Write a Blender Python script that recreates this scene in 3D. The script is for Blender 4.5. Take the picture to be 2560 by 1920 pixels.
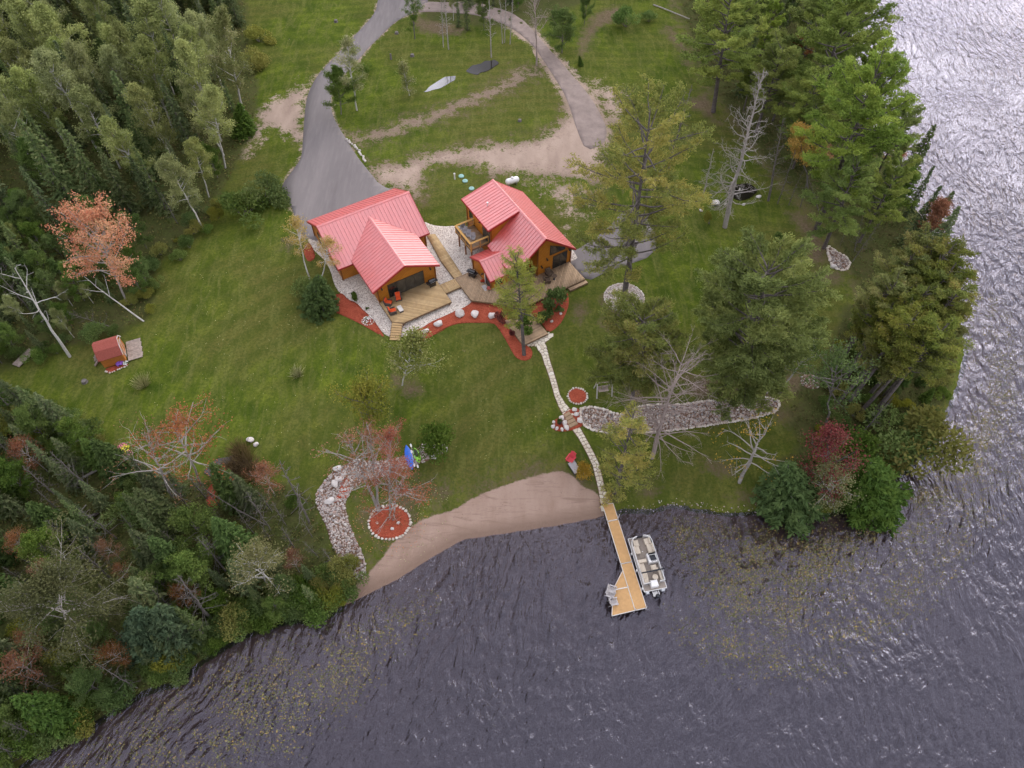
import bpy, math, random
import numpy as np
R = math.radians
for _o in list(bpy.data.objects):
    bpy.data.objects.remove(_o)
SC = bpy.context.scene
COL = SC.collection
# ---------------------------------------------------------------- camera
cam = bpy.data.cameras.new('camera')
cam.sensor_width = 36.0
cam.lens = 25.0
cam.clip_start = 0.5
cam.clip_end = 6000
camo = bpy.data.objects.new('camera', cam)
camo.location = (0, 0, 70)
camo.rotation_euler = (R(35.5), 0, 0)
COL.objects.link(camo)
SC.camera = camo
# ---------------------------------------------------------------- sky, sun, exposure
SUN_EL, SUN_AZ = 29.0, 36.0          # elevation, degrees to the right of the view direction (+Y)
w = bpy.data.worlds.new('World')
SC.world = w
w.use_nodes = True
nt = w.node_tree
nt.nodes.clear()
def wn(t, **k):
    n = nt.nodes.new(t)
    for a, b in k.items():
        setattr(n, a, b)
    return n
wout = wn('ShaderNodeOutputWorld')
bg = wn('ShaderNodeBackground')
bg.inputs[1].default_value = 0.10
sky = wn('ShaderNodeTexSky', sky_type='NISHITA')
sky.sun_disc = False
sky.sun_elevation = R(SUN_EL)
sky.sun_rotation = R(SUN_AZ)
sky.dust_density = 2.0
tc = wn('ShaderNodeTexCoord')
sd = (math.sin(R(SUN_AZ)) * math.cos(R(SUN_EL)), math.cos(R(SUN_AZ)) * math.cos(R(SUN_EL)), math.sin(R(SUN_EL)))
cn = wn('ShaderNodeTexNoise')
cn.inputs['Scale'].default_value = 3.6
cn.inputs['Detail'].default_value = 6
cr = wn('ShaderNodeMapRange')
cr.inputs[1].default_value = 0.3
cr.inputs[2].default_value = 0.62
cr.inputs[3].default_value = 0.25
cr.inputs[4].default_value = 0.97
dot = wn('ShaderNodeVectorMath', operation='DOT_PRODUCT')
dot.inputs[1].default_value = sd
mx0 = wn('ShaderNodeMath', operation='MAXIMUM')
mx0.inputs[1].default_value = 0.0
pw = wn('ShaderNodeMath', operation='POWER')
pw.inputs[1].default_value = 6.0
gl = wn('ShaderNodeMath', operation='MULTIPLY_ADD')     # thin cloud glows around the hidden sun
gl.inputs[1].default_value = 12.0
gl.inputs[2].default_value = 12.5
ccol = wn('ShaderNodeMix', data_type='RGBA', blend_type='MULTIPLY')
ccol.inputs[0].default_value = 1.0
ccol.inputs[6].default_value = (0.97, 0.95, 1.04, 1)
mixc = wn('ShaderNodeMix', data_type='RGBA')
L = nt.links.new
L(tc.outputs['Generated'], cn.inputs['Vector'])
L(tc.outputs['Generated'], dot.inputs[0])
L(cn.outputs['Fac'], cr.inputs[0])
L(dot.outputs['Value'], mx0.inputs[0])
L(mx0.outputs[0], pw.inputs[0])
L(pw.outputs[0], gl.inputs[0])
bn_ = wn('ShaderNodeTexNoise')                          # darker and lighter cloud bellies
bn_.inputs['Scale'].default_value = 6.5
bn_.inputs['Detail'].default_value = 4
br_ = wn('ShaderNodeMapRange')
br_.inputs[1].default_value = 0.36
br_.inputs[2].default_value = 0.64
br_.inputs[3].default_value = 0.25
br_.inputs[4].default_value = 1.9
bm_ = wn('ShaderNodeMath', operation='MULTIPLY')
L(tc.outputs['Generated'], bn_.inputs['Vector'])
L(bn_.outputs['Fac'], br_.inputs[0])
L(br_.outputs[0], bm_.inputs[0])
L(gl.outputs[0], bm_.inputs[1])
L(bm_.outputs[0], ccol.inputs[7])
L(cr.outputs[0], mixc.inputs[0])
L(sky.outputs[0], mixc.inputs[6])
L(ccol.outputs[2], mixc.inputs[7])
L(mixc.outputs[2], bg.inputs[0])
L(bg.outputs[0], wout.inputs[0])
sl = bpy.data.lights.new('sun', 'SUN')
sl.energy = 1.0
sl.angle = R(32)
sl.color = (1.0, 0.96, 0.9)
so = bpy.data.objects.new('sun', sl)
so.rotation_euler = (R(90 - SUN_EL), 0, R(180 - SUN_AZ))
so.location = (60, 120, 120)
COL.objects.link(so)
SC.view_settings.view_transform = 'Standard'
SC.view_settings.look = 'None'
SC.view_settings.exposure = 0.40
SC.view_settings.gamma = 1.0
SC.view_settings.use_curve_mapping = False
SC.cycles.max_bounces = 3
SC.cycles.diffuse_bounces = 1
SC.cycles.use_light_tree = False
SC.cycles.glossy_bounces = 2
SC.cycles.transparent_max_bounces = 8
SC.cycles.adaptive_threshold = 0.03
SC.cycles.sample_clamp_indirect = 4.0
SC.cycles.caustics_reflective = False
SC.cycles.caustics_refractive = False

# ---------------------------------------------------------------- ground shape
SHORE = [(-48.62, 4.26), (-42.54, 9.45), (-37.86, 12.43), (-34.09, 15.18), (-31.32, 15.99), (-29.25, 18.07), (-26.22, 20.23), (-22.89, 21.56), (-18.89, 22.01), (-15.89, 23.38), (-11.52, 25.74), (-8.39, 27.95), (-5.13, 29.97), (-0.29, 30.75), (4.61, 31.54), (9.08, 32.44), (11.89, 33.52), (14.62, 33.41), (17.21, 34.23), (19.63, 33.68), (23.02, 33.14), (26.55, 33.41), (29.41, 32.87), (32.32, 32.60), (35.58, 33.68), (38.81, 34.50), (41.50, 36.75), (44.10, 38.48), (47.70, 41.47), (50.85, 45.89), (53.66, 49.90), (56.33, 54.87), (58.56, 62.58), (60.07, 71.11), (59.39, 79.60), (58.30, 86.81), (58.54, 99.41), (60.02, 115.28), (62.17, 132.24), (65.21, 154.10), (68.74, 175.77)]
def sdist(x, y):
    x = np.asarray(x, float)
    y = np.asarray(y, float)
    best = np.full(x.shape, 1e9)
    ins = np.zeros(x.shape, bool)
    poly = SHORE + [(200, 1500), (-1500, 1500), (-1500, SHORE[0][1] - 20)]
    n = len(poly)
    for i in range(n):
        ax, ay = poly[i]
        bx, by = poly[(i + 1) % n]
        ins ^= ((ay > y) != (by > y)) & (x < (bx - ax) * (y - ay) / (by - ay + 1e-12) + ax)
        if i < len(SHORE) - 1:
            dx, dy = bx - ax, by - ay
            t = np.clip(((x - ax) * dx + (y - ay) * dy) / (dx * dx + dy * dy), 0, 1)
            best = np.minimum(best, np.hypot(x - ax - t * dx, y - ay - t * dy))
    return np.where(ins, best, -best)
def H(x, y):
    d = sdist(x, y)
    return np.where(d > 0, 3.27 * (1 - np.exp(-d / 25.7)), np.maximum(0.06 * d, -2.9))
def hz(x, y):
    return float(H(np.array([x]), np.array([y]))[0])
def inpoly(x, y, poly):
    ins = np.zeros(np.shape(x), bool)
    n = len(poly)
    for i in range(n):
        ax, ay = poly[i]
        bx, by = poly[(i + 1) % n]
        if ay == by:
            continue
        ins ^= ((ay > y) != (by > y)) & (x < (bx - ax) * (y - ay) / (by - ay) + ax)
    return ins
def pdist(x, y, pts, closed=True):
    best = np.full(np.shape(x), 1e9)
    n = len(pts)
    for i in range(n if closed else n - 1):
        ax, ay = pts[i]
        bx, by = pts[(i + 1) % n]
        dx, dy = bx - ax, by - ay
        t = np.clip(((x - ax) * dx + (y - ay) * dy) / (dx * dx + dy * dy + 1e-9), 0, 1)
        best = np.minimum(best, np.hypot(x - ax - t * dx, y - ay - t * dy))
    return best
def soft(x, y, poly, wdt):
    """1 inside, falling to 0 over wdt metres on both sides of the outline"""
    b = pdist(x, y, poly)
    s = np.where(inpoly(x, y, poly), b, -b)
    return np.clip(0.5 + 0.5 * s / wdt, 0, 1)
def smooth_poly(p, it=2):
    for _ in range(it):
        q = []
        n = len(p)
        for i in range(n):
            a, b = p[i], p[(i + 1) % n]
            q += [(a[0] * .75 + b[0] * .25, a[1] * .75 + b[1] * .25), (a[0] * .25 + b[0] * .75, a[1] * .25 + b[1] * .75)]
        p = q
    return p

# ---------------------------------------------------------------- materials
class NT:
    def __init__(s, name):
        s.m = bpy.data.materials.new(name)
        s.m.use_nodes = True
        s.t = s.m.node_tree
        s.b = s.t.nodes['Principled BSDF']
        s.o = s.t.nodes['Material Output']
    def n(s, t, ins=None, **k):
        q = s.t.nodes.new(t)
        for a, b in k.items():
            setattr(q, a, b)
        for a, b in (ins or {}).items():
            if hasattr(b, 'is_linked') or isinstance(b, bpy.types.NodeSocket):
                s.t.links.new(b, q.inputs[a])
            else:
                q.inputs[a].default_value = b
        return q
    def l(s, a, b):
        s.t.links.new(a, b)
    def pos(s, scale=(1, 1, 1), rot=0, obj=False):
        if obj:
            c = s.n('ShaderNodeTexCoord').outputs['Object']
        else:
            c = s.n('ShaderNodeNewGeometry').outputs['Position']
        return s.n('ShaderNodeMapping', {0: c, 2: (.61, .43, rot + .35) if scale == (1, 1, 1) else (0, 0, rot), 3: scale}).outputs[0]
    def noise(s, scale, vec=None, det=4, rough=.55, dist=0):
        q = s.n('ShaderNodeTexNoise', {'Scale': scale, 'Detail': det, 'Roughness': rough, 'Distortion': dist})
        s.l(vec if vec is not None else s.pos(), q.inputs['Vector'])
        return q.outputs['Fac']
    def mix(s, f, a, b, bl='MIX'):
        q = s.n('ShaderNodeMix', data_type='RGBA', blend_type=bl)
        for i, v in ((0, f), (6, a), (7, b)):
            if isinstance(v, bpy.types.NodeSocket):
                s.l(v, q.inputs[i])
            elif i == 0:
                q.inputs[0].default_value = v
            else:
                q.inputs[i].default_value = tuple(v[:3]) + (1,)
        return q.outputs[2]
    def rng(s, v, a, b, c=0., d=1., clamp=True):
        q = s.n('ShaderNodeMapRange', {0: v, 1: a, 2: b, 3: c, 4: d}, clamp=clamp)
        return q.outputs[0]
    def math(s, op, a, b=0., c=None):
        q = s.n('ShaderNodeMath', operation=op)
        for i, v in enumerate((a, b, c)):
            if v is None:
                continue
            if isinstance(v, bpy.types.NodeSocket):
                s.l(v, q.inputs[i])
            else:
                q.inputs[i].default_value = v
        return q.outputs[0]
    def ramp(s, v, stops):
        q = s.n('ShaderNodeValToRGB', {0: v})
        e = q.color_ramp.elements
        while len(e) < len(stops):
            e.new(.5)
        for i, (p, c) in enumerate(stops):
            e[i].position = p
            e[i].color = tuple(c) + (1,)
        return q.outputs[0]
    def attr(s, name):
        return s.n('ShaderNodeAttribute', attribute_name=name)
    def bump(s, h, st, dist=.02):
        q = s.n('ShaderNodeBump', {'Strength': st, 'Distance': dist, 'Height': h})
        s.l(q.outputs[0], s.b.inputs['Normal'])
        return q
    def base(s, c, rough=None, spec=None):
        if isinstance(c, bpy.types.NodeSocket):
            s.l(c, s.b.inputs['Base Color'])
        else:
            s.b.inputs['Base Color'].default_value = tuple(c) + (1,)
        if rough is not None:
            s.b.inputs['Roughness'].default_value = rough
        if spec is not None:
            s.b.inputs['Specular IOR Level'].default_value = spec
        return s.m
MATS = {}
def mat(name, c, rough=.6, var=.18, scale=3., spec=.4, bump=0., bscale=30., metal=0., obj=True):
    """plain painted / natural surface with uneven tone and fine relief"""
    if name in MATS:
        return MATS[name]
    s = NT(name)
    p = s.pos(obj=obj)
    n1 = s.noise(scale, p, 5)
    a = [max(0, v * (1 - var)) for v in c]
    b = [min(1, v * (1 + var)) for v in c]
    s.base(s.mix(s.rng(n1, .3, .7), a, b), rough, spec)
    s.b.inputs['Metallic'].default_value = metal
    s.l(s.rng(s.noise(scale * 2.3, p, 3), .3, .7, rough * .85, min(1, rough * 1.12)), s.b.inputs['Roughness'])
    if bump:
        s.bump(s.noise(bscale, p, 3), bump)
    MATS[name] = s.m
    return s.m
def leafmat(name, cols, trans=.3, gain=2.0):
    """leaves: colour from a per-leaf random value, shifted from tree to tree"""
    s = NT(name)
    a = s.attr('tone').outputs['Fac']
    oi = s.n('ShaderNodeObjectInfo').outputs['Random']
    cols = [(min(.9, q[0] * gain * 1.04), min(.9, q[1] * gain), min(.9, q[2] * gain * .8)) for q in cols]
    k = len(cols)
    c = s.ramp(a, [(i / (k - 1), cols[i]) for i in range(k)])
    hs = s.n('ShaderNodeHueSaturation', {'Hue': s.rng(oi, 0, 1, .488, .508), 'Saturation': s.rng(s.math('FRACT', s.math('MULTIPLY', oi, 7.3)), 0, 1, .80, 1.0), 'Value': s.rng(s.math('FRACT', s.math('MULTIPLY', oi, 13.7)), 0, 1, .75, 1.2), 'Color': c}).outputs[0]
    d = s.n('ShaderNodeBsdfDiffuse', {0: hs})
    t = s.n('ShaderNodeBsdfTranslucent', {0: hs})
    m1 = s.n('ShaderNodeMixShader', {0: trans})
    s.l(d.outputs[0], m1.inputs[1])
    s.l(t.outputs[0], m1.inputs[2])
    gls = s.n('ShaderNodeBsdfGlossy', {'Color': (1, 1, 1, 1), 'Roughness': .45})
    m2 = s.n('ShaderNodeMixShader', {0: .006})
    s.l(m1.outputs[0], m2.inputs[1])
    s.l(gls.outputs[0], m2.inputs[2])
    s.l(m2.outputs[0], s.o.inputs[0])
    MATS[name] = s.m
    return s.m

# ---------------------------------------------------------------- mesh helpers
def setp(o, label=None, cat=None, group=None, kind=None):
    if label: o['label'] = label
    if cat: o['category'] = cat
    if group: o['group'] = group
    if kind: o['kind'] = kind
    return o
def link(name, me, parent=None, loc=(0, 0, 0), rot=(0, 0, 0), sc=(1, 1, 1)):
    o = bpy.data.objects.new(name, me)
    COL.objects.link(o)
    o.location = loc
    o.rotation_euler = rot
    o.scale = sc
    if parent:
        o.parent = parent
    return o
def np_mesh(name, v, f, m=None, smooth=False, tone=None):
    """v (n,3), f (k,4) or (k,3) arrays"""
    v = np.asarray(v, np.float32)
    f = np.asarray(f, np.int32)
    me = bpy.data.meshes.new(name)
    me.vertices.add(len(v))
    me.vertices.foreach_set('co', v.ravel())
    k = f.shape[1]
    me.loops.add(f.size)
    me.loops.foreach_set('vertex_index', f.ravel())
    me.polygons.add(len(f))
    me.polygons.foreach_set('loop_start', np.arange(0, f.size, k, dtype=np.int32))
    me.polygons.foreach_set('loop_total', np.full(len(f), k, np.int32))
    if smooth:
        me.polygons.foreach_set('use_smooth', np.ones(len(f), bool))
    me.update(calc_edges=True)
    if tone is not None:
        at = me.attributes.new('tone', 'FLOAT', 'POINT')
        at.data.foreach_set('value', np.asarray(tone, np.float32))
    if m:
        me.materials.append(m)
    return me
def thing(name, label, cat, loc=(0, 0, 0), rz=0, group=None):
    o = link(name, None, None, loc, (0, 0, rz))
    o.empty_display_size = .3
    return setp(o, label, cat, group)
class MB:
    def __init__(s, org=(0, 0, 0), k=1.0):
        s.v = []
        s.f = []
        s.org = org
        s.k = k
    def add(s, vs, fs):
        b = len(s.v)
        s.v += [tuple(p) for p in vs]
        s.f += [tuple(i + b for i in q) for q in fs]
        return s
    def box(s, x0, x1, y0, y1, z0, z1):
        return s.add([(x0, y0, z0), (x1, y0, z0), (x1, y1, z0), (x0, y1, z0), (x0, y0, z1), (x1, y0, z1), (x1, y1, z1), (x0, y1, z1)],
                     [(0, 3, 2, 1), (4, 5, 6, 7), (0, 1, 5, 4), (1, 2, 6, 5), (2, 3, 7, 6), (3, 0, 4, 7)])
    def bbox(s, x0, x1, y0, y1, z0, z1, b=.02):
        """box with bevelled top edge"""
        return s.add([(x0, y0, z0), (x1, y0, z0), (x1, y1, z0), (x0, y1, z0), (x0, y0, z1 - b), (x1, y0, z1 - b), (x1, y1, z1 - b), (x0, y1, z1 - b),
                      (x0 + b, y0 + b, z1), (x1 - b, y0 + b, z1), (x1 - b, y1 - b, z1), (x0 + b, y1 - b, z1)],
                     [(0, 3, 2, 1), (8, 9, 10, 11), (0, 1, 5, 4), (1, 2, 6, 5), (2, 3, 7, 6), (3, 0, 4, 7), (4, 5, 9, 8), (5, 6, 10, 9), (6, 7, 11, 10), (7, 4, 8, 11)])
    def ext(s, pts, vec):
        """extrude a closed 3D outline along vec"""
        n = len(pts)
        q = [tuple(p[i] + vec[i] for i in range(3)) for p in pts]
        return s.add(list(pts) + q, [tuple(range(n))[::-1], tuple(range(n, 2 * n))] + [(i, (i + 1) % n, n + (i + 1) % n, n + i) for i in range(n)])
    def bar(s, a, b, wd, hh):
        """rectangular bar between two points"""
        a = np.array(a, float); b = np.array(b, float)
        d = b - a
        d /= np.linalg.norm(d)
        up = np.array((0, 0, 1.)) if abs(d[2]) < .95 else np.array((1., 0, 0))
        sd_ = np.cross(d, up); sd_ /= np.linalg.norm(sd_)
        u2 = np.cross(sd_, d)
        c = [a + sd_ * i * wd / 2 + u2 * j * hh / 2 for i, j in ((-1, -1), (1, -1), (1, 1), (-1, 1))]
        return s.ext([tuple(p) for p in c], tuple(b - a))
    def tube(s, pts, rad, n=6, cap=True):
        pts = [np.array(p, float) for p in pts]
        if not hasattr(rad, '__len__'):
            rad = [rad] * len(pts)
        b0 = len(s.v)
        for i, p in enumerate(pts):
            d = pts[min(i + 1, len(pts) - 1)] - pts[max(i - 1, 0)]
            d /= np.linalg.norm(d) + 1e-9
            up = np.array((0, 0, 1.)) if abs(d[2]) < .9 else np.array((1., 0, 0))
            x = np.cross(d, up); x /= np.linalg.norm(x)
            y = np.cross(d, x)
            for j in range(n):
                t = 2 * math.pi * j / n
                s.v.append(tuple(p + rad[i] * (x * math.cos(t) + y * math.sin(t))))
        for i in range(len(pts) - 1):
            for j in range(n):
                s.f.append((b0 + i * n + j, b0 + i * n + (j + 1) % n, b0 + (i + 1) * n + (j + 1) % n, b0 + (i + 1) * n + j))
        if cap:
            s.f.append(tuple(b0 + j for j in range(n))[::-1])
            s.f.append(tuple(b0 + (len(pts) - 1) * n + j for j in range(n)))
        return s
    def lathe(s, prof, c=(0, 0, 0), n=16):
        return s.tube_z([(c[0], c[1], c[2] + z, r) for r, z in prof], n)
    def tube_z(s, rings, n):
        b0 = len(s.v)
        for x, y, z, r in rings:
            for j in range(n):
                t = 2 * math.pi * j / n
                s.v.append((x + r * math.cos(t), y + r * math.sin(t), z))
        m = len(rings)
        for i in range(m - 1):
            for j in range(n):
                s.f.append((b0 + i * n + j, b0 + i * n + (j + 1) % n, b0 + (i + 1) * n + (j + 1) % n, b0 + (i + 1) * n + j))
        s.f.append(tuple(b0 + j for j in range(n))[::-1])
        s.f.append(tuple(b0 + (m - 1) * n + j for j in range(n)))
        return s
    def build(s, name, m, parent=None, smooth=False, kind=None, label=None, loc=(0, 0, 0), rot=(0, 0, 0)):
        me = bpy.data.meshes.new(name)
        ox, oy, oz = s.org
        me.from_pydata([((x - ox) * s.k, (y - oy) * s.k, (z - oz) * s.k) for x, y, z in s.v], [], s.f)
        if smooth:
            me.polygons.foreach_set('use_smooth', [True] * len(me.polygons))
            me.set_sharp_from_angle(angle=R(40))
        me.update()
        me.materials.append(MATS[m] if isinstance(m, str) else m)
        o = link(name, me, parent, loc, rot)
        if kind: o['kind'] = kind
        if label: o['label'] = label
        return o
def copy_tree(o, parent=None):
    c = o.copy()
    COL.objects.link(c)
    c.parent = parent
    for ch in o.children:
        copy_tree(ch, c)
    return c
ICO_V = None
def ico(sub=1):
    t = (1 + 5 ** .5) / 2
    v = [(-1, t, 0), (1, t, 0), (-1, -t, 0), (1, -t, 0), (0, -1, t), (0, 1, t), (0, -1, -t), (0, 1, -t), (t, 0, -1), (t, 0, 1), (-t, 0, -1), (-t, 0, 1)]
    f = [(0, 11, 5), (0, 5, 1), (0, 1, 7), (0, 7, 10), (0, 10, 11), (1, 5, 9), (5, 11, 4), (11, 10, 2), (10, 7, 6), (7, 1, 8), (3, 9, 4), (3, 4, 2), (3, 2, 6), (3, 6, 8), (3, 8, 9), (4, 9, 5), (2, 4, 11), (6, 2, 10), (8, 6, 7), (9, 8, 1)]
    v = [np.array(p) / np.linalg.norm(p) for p in v]
    for _ in range(sub):
        mid = {}
        nf = []
        def m(a, b):
            k = (min(a, b), max(a, b))
            if k not in mid:
                p = v[a] + v[b]
                v.append(p / np.linalg.norm(p))
                mid[k] = len(v) - 1
            return mid[k]
        for a, b, c in f:
            x, y, z = m(a, b), m(b, c), m(c, a)
            nf += [(a, x, z), (b, y, x), (c, z, y), (x, y, z)]
        f = nf
    return np.array(v), np.array(f)
ICO = [ico(0), ico(1), ico(2)]
def rock_mesh(name, seed, m, sub=2, sz=(1, 1, .7), rough=.25):
    rg = np.random.default_rng(seed)
    v, f = ICO[sub]
    v = v.copy()
    for _ in range(7):                                  # chop flat facets off a ball
        d = rg.normal(size=3); d /= np.linalg.norm(d)
        t = rg.uniform(.55, .85)
        h = v @ d
        v -= np.outer(np.maximum(h - t, 0) * .85, d)
    v *= 1 + rough * .25 * (rg.random((len(v), 1)) - .5)
    v *= np.array(sz)
    return np_mesh(name, v, f, m, smooth=True)

# ---------------------------------------------------------------- areas of the ground (plan outlines, metres)
DRIVE = [(-25.26, 139.78), (-25.17, 136.23), (-25.10, 131.67), (-26.64, 126.73), (-27.91, 123.55), (-30.08, 117.46), (-31.83, 113.14), (-32.67, 110.14), (-33.21, 106.34), (-33.12, 102.48), (-32.51, 97.56), (-31.89, 92.89), (-31.49, 89.54), (-31.88, 87.72), (-32.91, 84.55), (-33.29, 82.66), (-32.68, 80.82), (-31.23, 78.87), (-30.29, 76.64), (-29.70, 75.08), (-28.65, 72.66), (-25.94, 71.49), (-20.26, 73.33), (-14.31, 78.65), (-16.14, 81.92), (-18.92, 82.92), (-21.12, 86.36), (-23.40, 89.94), (-25.92, 94.83), (-27.57, 97.98), (-28.67, 100.83), (-29.33, 104.19), (-29.41, 107.68), (-27.57, 112.69), (-25.77, 117.25), (-25.20, 119.23), (-23.45, 123.07), (-21.44, 127.85), (-19.94, 129.94), (-17.57, 132.30), (-15.96, 134.02), (-15.48, 139.89)]
APRON = [(7.68, 69.39), (12.80, 73.80), (16.25, 78.82), (18.54, 77.58), (20.03, 73.51), (19.15, 69.42), (14.59, 67.36), (12.46, 66.39), (9.65, 64.56), (7.61, 67.89), (5.13, 67.60), (4.37, 70.43)]
TRACK = [(-19.93, 135.88), (-17.29, 135.91), (-12.59, 135.56), (-7.73, 136.04), (-3.63, 134.11), (0.01, 131.82), (2.37, 128.80), (4.64, 124.02), (6.09, 120.49), (8.20, 116.07), (10.54, 110.87), (12.46, 106.53), (13.90, 101.77), (14.92, 96.94), (14.12, 93.08), (11.19, 91.39), (10.14, 96.51), (9.12, 103.70), (8.23, 107.64), (6.43, 113.02), (5.05, 117.00), (3.81, 120.43), (2.13, 123.60), (0.01, 126.49), (-3.56, 129.43), (-7.57, 131.28), (-12.40, 131.99), (-16.99, 131.93), (-19.55, 131.51)]
SAND_DRIVE = [(-32.39, 110.83), (-36.05, 105.90), (-38.25, 104.16), (-40.39, 99.96), (-39.76, 95.16), (-40.96, 91.33), (-41.71, 89.48), (-39.86, 89.49), (-39.00, 92.10), (-37.47, 96.35), (-34.44, 95.58), (-31.81, 92.13), (-33.07, 102.48), (-33.04, 107.67)]
SAND_BAND = [(-21.97, 87.77), (-19.40, 87.43), (-15.56, 88.34), (-12.92, 90.34), (-8.30, 91.84), (-1.23, 93.21), (3.53, 93.88), (6.01, 96.69), (8.07, 99.59), (9.09, 104.68), (11.32, 104.75), (14.62, 98.15), (14.74, 90.36), (12.85, 83.82), (8.18, 84.75), (1.10, 85.40), (-3.48, 86.07), (-6.75, 88.18), (-11.82, 87.81), (-12.98, 84.65), (-13.38, 80.94), (-14.80, 81.93), (-18.92, 82.92), (-20.58, 85.66)]
RIDGE_LINE = [(-23.63, 93.69), (-20.42, 94.85), (-16.34, 97.61), (-12.82, 99.63), (-9.98, 101.74), (-6.34, 104.35), (-3.36, 106.58), (-0.56, 108.65), (2.04, 111.67), (3.88, 112.18)]
LEAF_DIRT = [(11.96, 111.02), (14.77, 110.20), (18.79, 108.55), (19.65, 104.19), (16.85, 98.22), (14.45, 95.74), (13.77, 99.75), (12.86, 104.80)]
DRY_GRASS = [(-2.18, 85.24), (2.07, 86.89), (11.78, 86.07), (11.99, 75.58), (7.92, 74.42), (4.05, 79.66), (0.99, 83.66)]
BARE_SPOTS = [[(28.06, 128.75), (30.08, 126.75), (31.33, 121.65), (31.01, 115.72), (29.65, 115.62), (28.52, 123.50), (26.15, 127.02)], [(26.55, 104.52), (29.25, 105.55), (32.95, 109.34), (33.12, 104.08), (33.14, 98.24), (31.28, 100.58), (29.13, 102.96)],
              [(38.81, 79.16), (42.25, 78.41), (43.52, 74.63), (43.55, 69.77), (40.92, 69.60), (39.92, 74.38)], [(38.70, 72.96), (43.16, 73.25), (42.93, 69.05), (41.61, 67.25), (40.17, 68.30), (39.59, 71.20)], [(39.39, 66.84), (41.68, 67.54), (44.42, 67.43), (44.15, 64.90), (42.08, 64.23), (39.83, 65.19)],
              [(11.14, 61.99), (12.76, 62.26), (14.78, 60.22), (15.19, 58.24), (13.68, 56.53), (11.71, 56.04), (11.12, 58.70)], [(-14.61, 50.36), (-13.46, 49.93), (-11.61, 49.74), (-10.08, 48.88), (-10.32, 46.96), (-12.47, 46.71), (-14.04, 48.18)],
              [(20.54, 49.89), (24.30, 50.31), (27.86, 49.43), (33.82, 51.27), (37.43, 50.49), (37.64, 47.45), (30.88, 46.02), (23.66, 46.04), (20.58, 47.32)], [(13.46, 49.45), (16.10, 49.91), (15.72, 46.08), (13.45, 45.03)], [(13.89, 37.87), (15.82, 36.44), (16.02, 35.02), (13.61, 34.65)],
              [(30.44, 45.61), (34.55, 46.10), (35.83, 43.68), (33.78, 42.62), (30.49, 43.98)], [(21.14, 38.82), (23.73, 39.03), (24.86, 38.00), (23.43, 36.98), (21.38, 37.44)], [(23.09, 34.66), (25.06, 35.21), (27.25, 34.56), (27.76, 33.90), (25.65, 33.70), (23.81, 33.91)],
              [(-18.43, 129.97), (-15.09, 130.40), (-11.42, 128.53), (-7.82, 127.08), (-7.36, 124.87), (-10.40, 123.72), (-14.64, 123.67), (-17.47, 125.46)], [(12.98, 127.61), (15.72, 133.09), (21.05, 135.72), (20.55, 130.20), (15.69, 126.96), (13.23, 118.97), (11.19, 116.16), (10.96, 118.89)],
              [(-31.23, 72.17), (-29.94, 73.00), (-29.23, 71.38), (-29.77, 69.58), (-30.90, 70.36)], [(-12.98, 82.19), (-11.81, 80.19), (-11.57, 78.09), (-12.73, 78.68), (-13.52, 80.95)], [(7.51, 61.01), (9.65, 61.49), (9.98, 59.14), (8.52, 57.54), (7.67, 58.67)]]
BEACH = [(-16.81, 23.51), (-15.46, 25.21), (-14.48, 26.31), (-13.43, 27.60), (-12.40, 29.41), (-11.21, 30.60), (-9.83, 31.82), (-8.07, 32.55), (-5.96, 33.29), (-4.99, 33.99), (-3.18, 35.05), (0.19, 36.33), (3.61, 37.41), (5.67, 37.69), (6.76, 37.02), (7.56, 35.86), (9.22, 35.27), (9.81, 33.87), (9.95, 32.21), (9.30, 30.10), (4.93, 26.73), (-2.94, 24.31), (-10.51, 21.99), (-16.40, 20.49)]
LITTER = [(-17.19, 30.80), (-14.69, 30.01), (-12.08, 29.42), (-10.26, 30.96), (-8.80, 33.74), (-6.50, 34.15), (-5.70, 35.21), (-8.26, 35.89), (-10.00, 36.94), (-13.87, 35.03), (-16.36, 33.55)]
WOODS = [[(-122.59, 154.77), (-55.03, 154.83), (-46.12, 120.02), (-42.33, 111.43), (-40.04, 95.03), (-41.42, 81.08), (-42.19, 73.51), (-47.38, 67.37), (-44.62, 58.67), (-48.58, 55.69), (-54.86, 52.79), (-60.36, 50.00), (-69.28, 46.01)],
         [(-73.87, 44.71), (-58.75, 45.98), (-52.35, 44.30), (-46.10, 41.07), (-44.36, 37.94), (-38.94, 37.19), (-31.10, 35.40), (-25.23, 35.73), (-21.03, 34.18), (-20.22, 31.87), (-17.81, 27.97), (-16.09, 25.19), (-18.45, 22.10), (-22.89, 21.56), (-29.25, 18.07), (-31.32, 15.99), (-37.86, 12.43), (-42.54, 9.45), (-50.39, 4.25), (-57.50, 4.21)],
         [(31.31, 160.91), (31.98, 131.26), (33.30, 107.78), (36.05, 101.58), (38.15, 93.37), (40.55, 84.78), (44.76, 77.00), (45.40, 69.70), (45.83, 62.28), (50.30, 58.75), (57.89, 62.51), (59.01, 78.55), (58.54, 99.41), (62.17, 132.24), (67.46, 166.67)],
         [(43.53, 62.92), (39.35, 53.79), (33.53, 48.25), (31.65, 44.48), (32.52, 40.96), (29.49, 38.70), (27.72, 34.43), (29.46, 33.12), (34.56, 33.66), (38.88, 34.77), (44.26, 39.05), (51.06, 46.52), (55.70, 54.82), (58.51, 64.18)],
         [(-22.76, 151.02), (-13.52, 151.13), (14.32, 151.82), (17.23, 140.69), (10.67, 133.48), (4.51, 126.74), (-2.17, 126.59), (-10.57, 128.04), (-17.39, 129.58)]]

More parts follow.
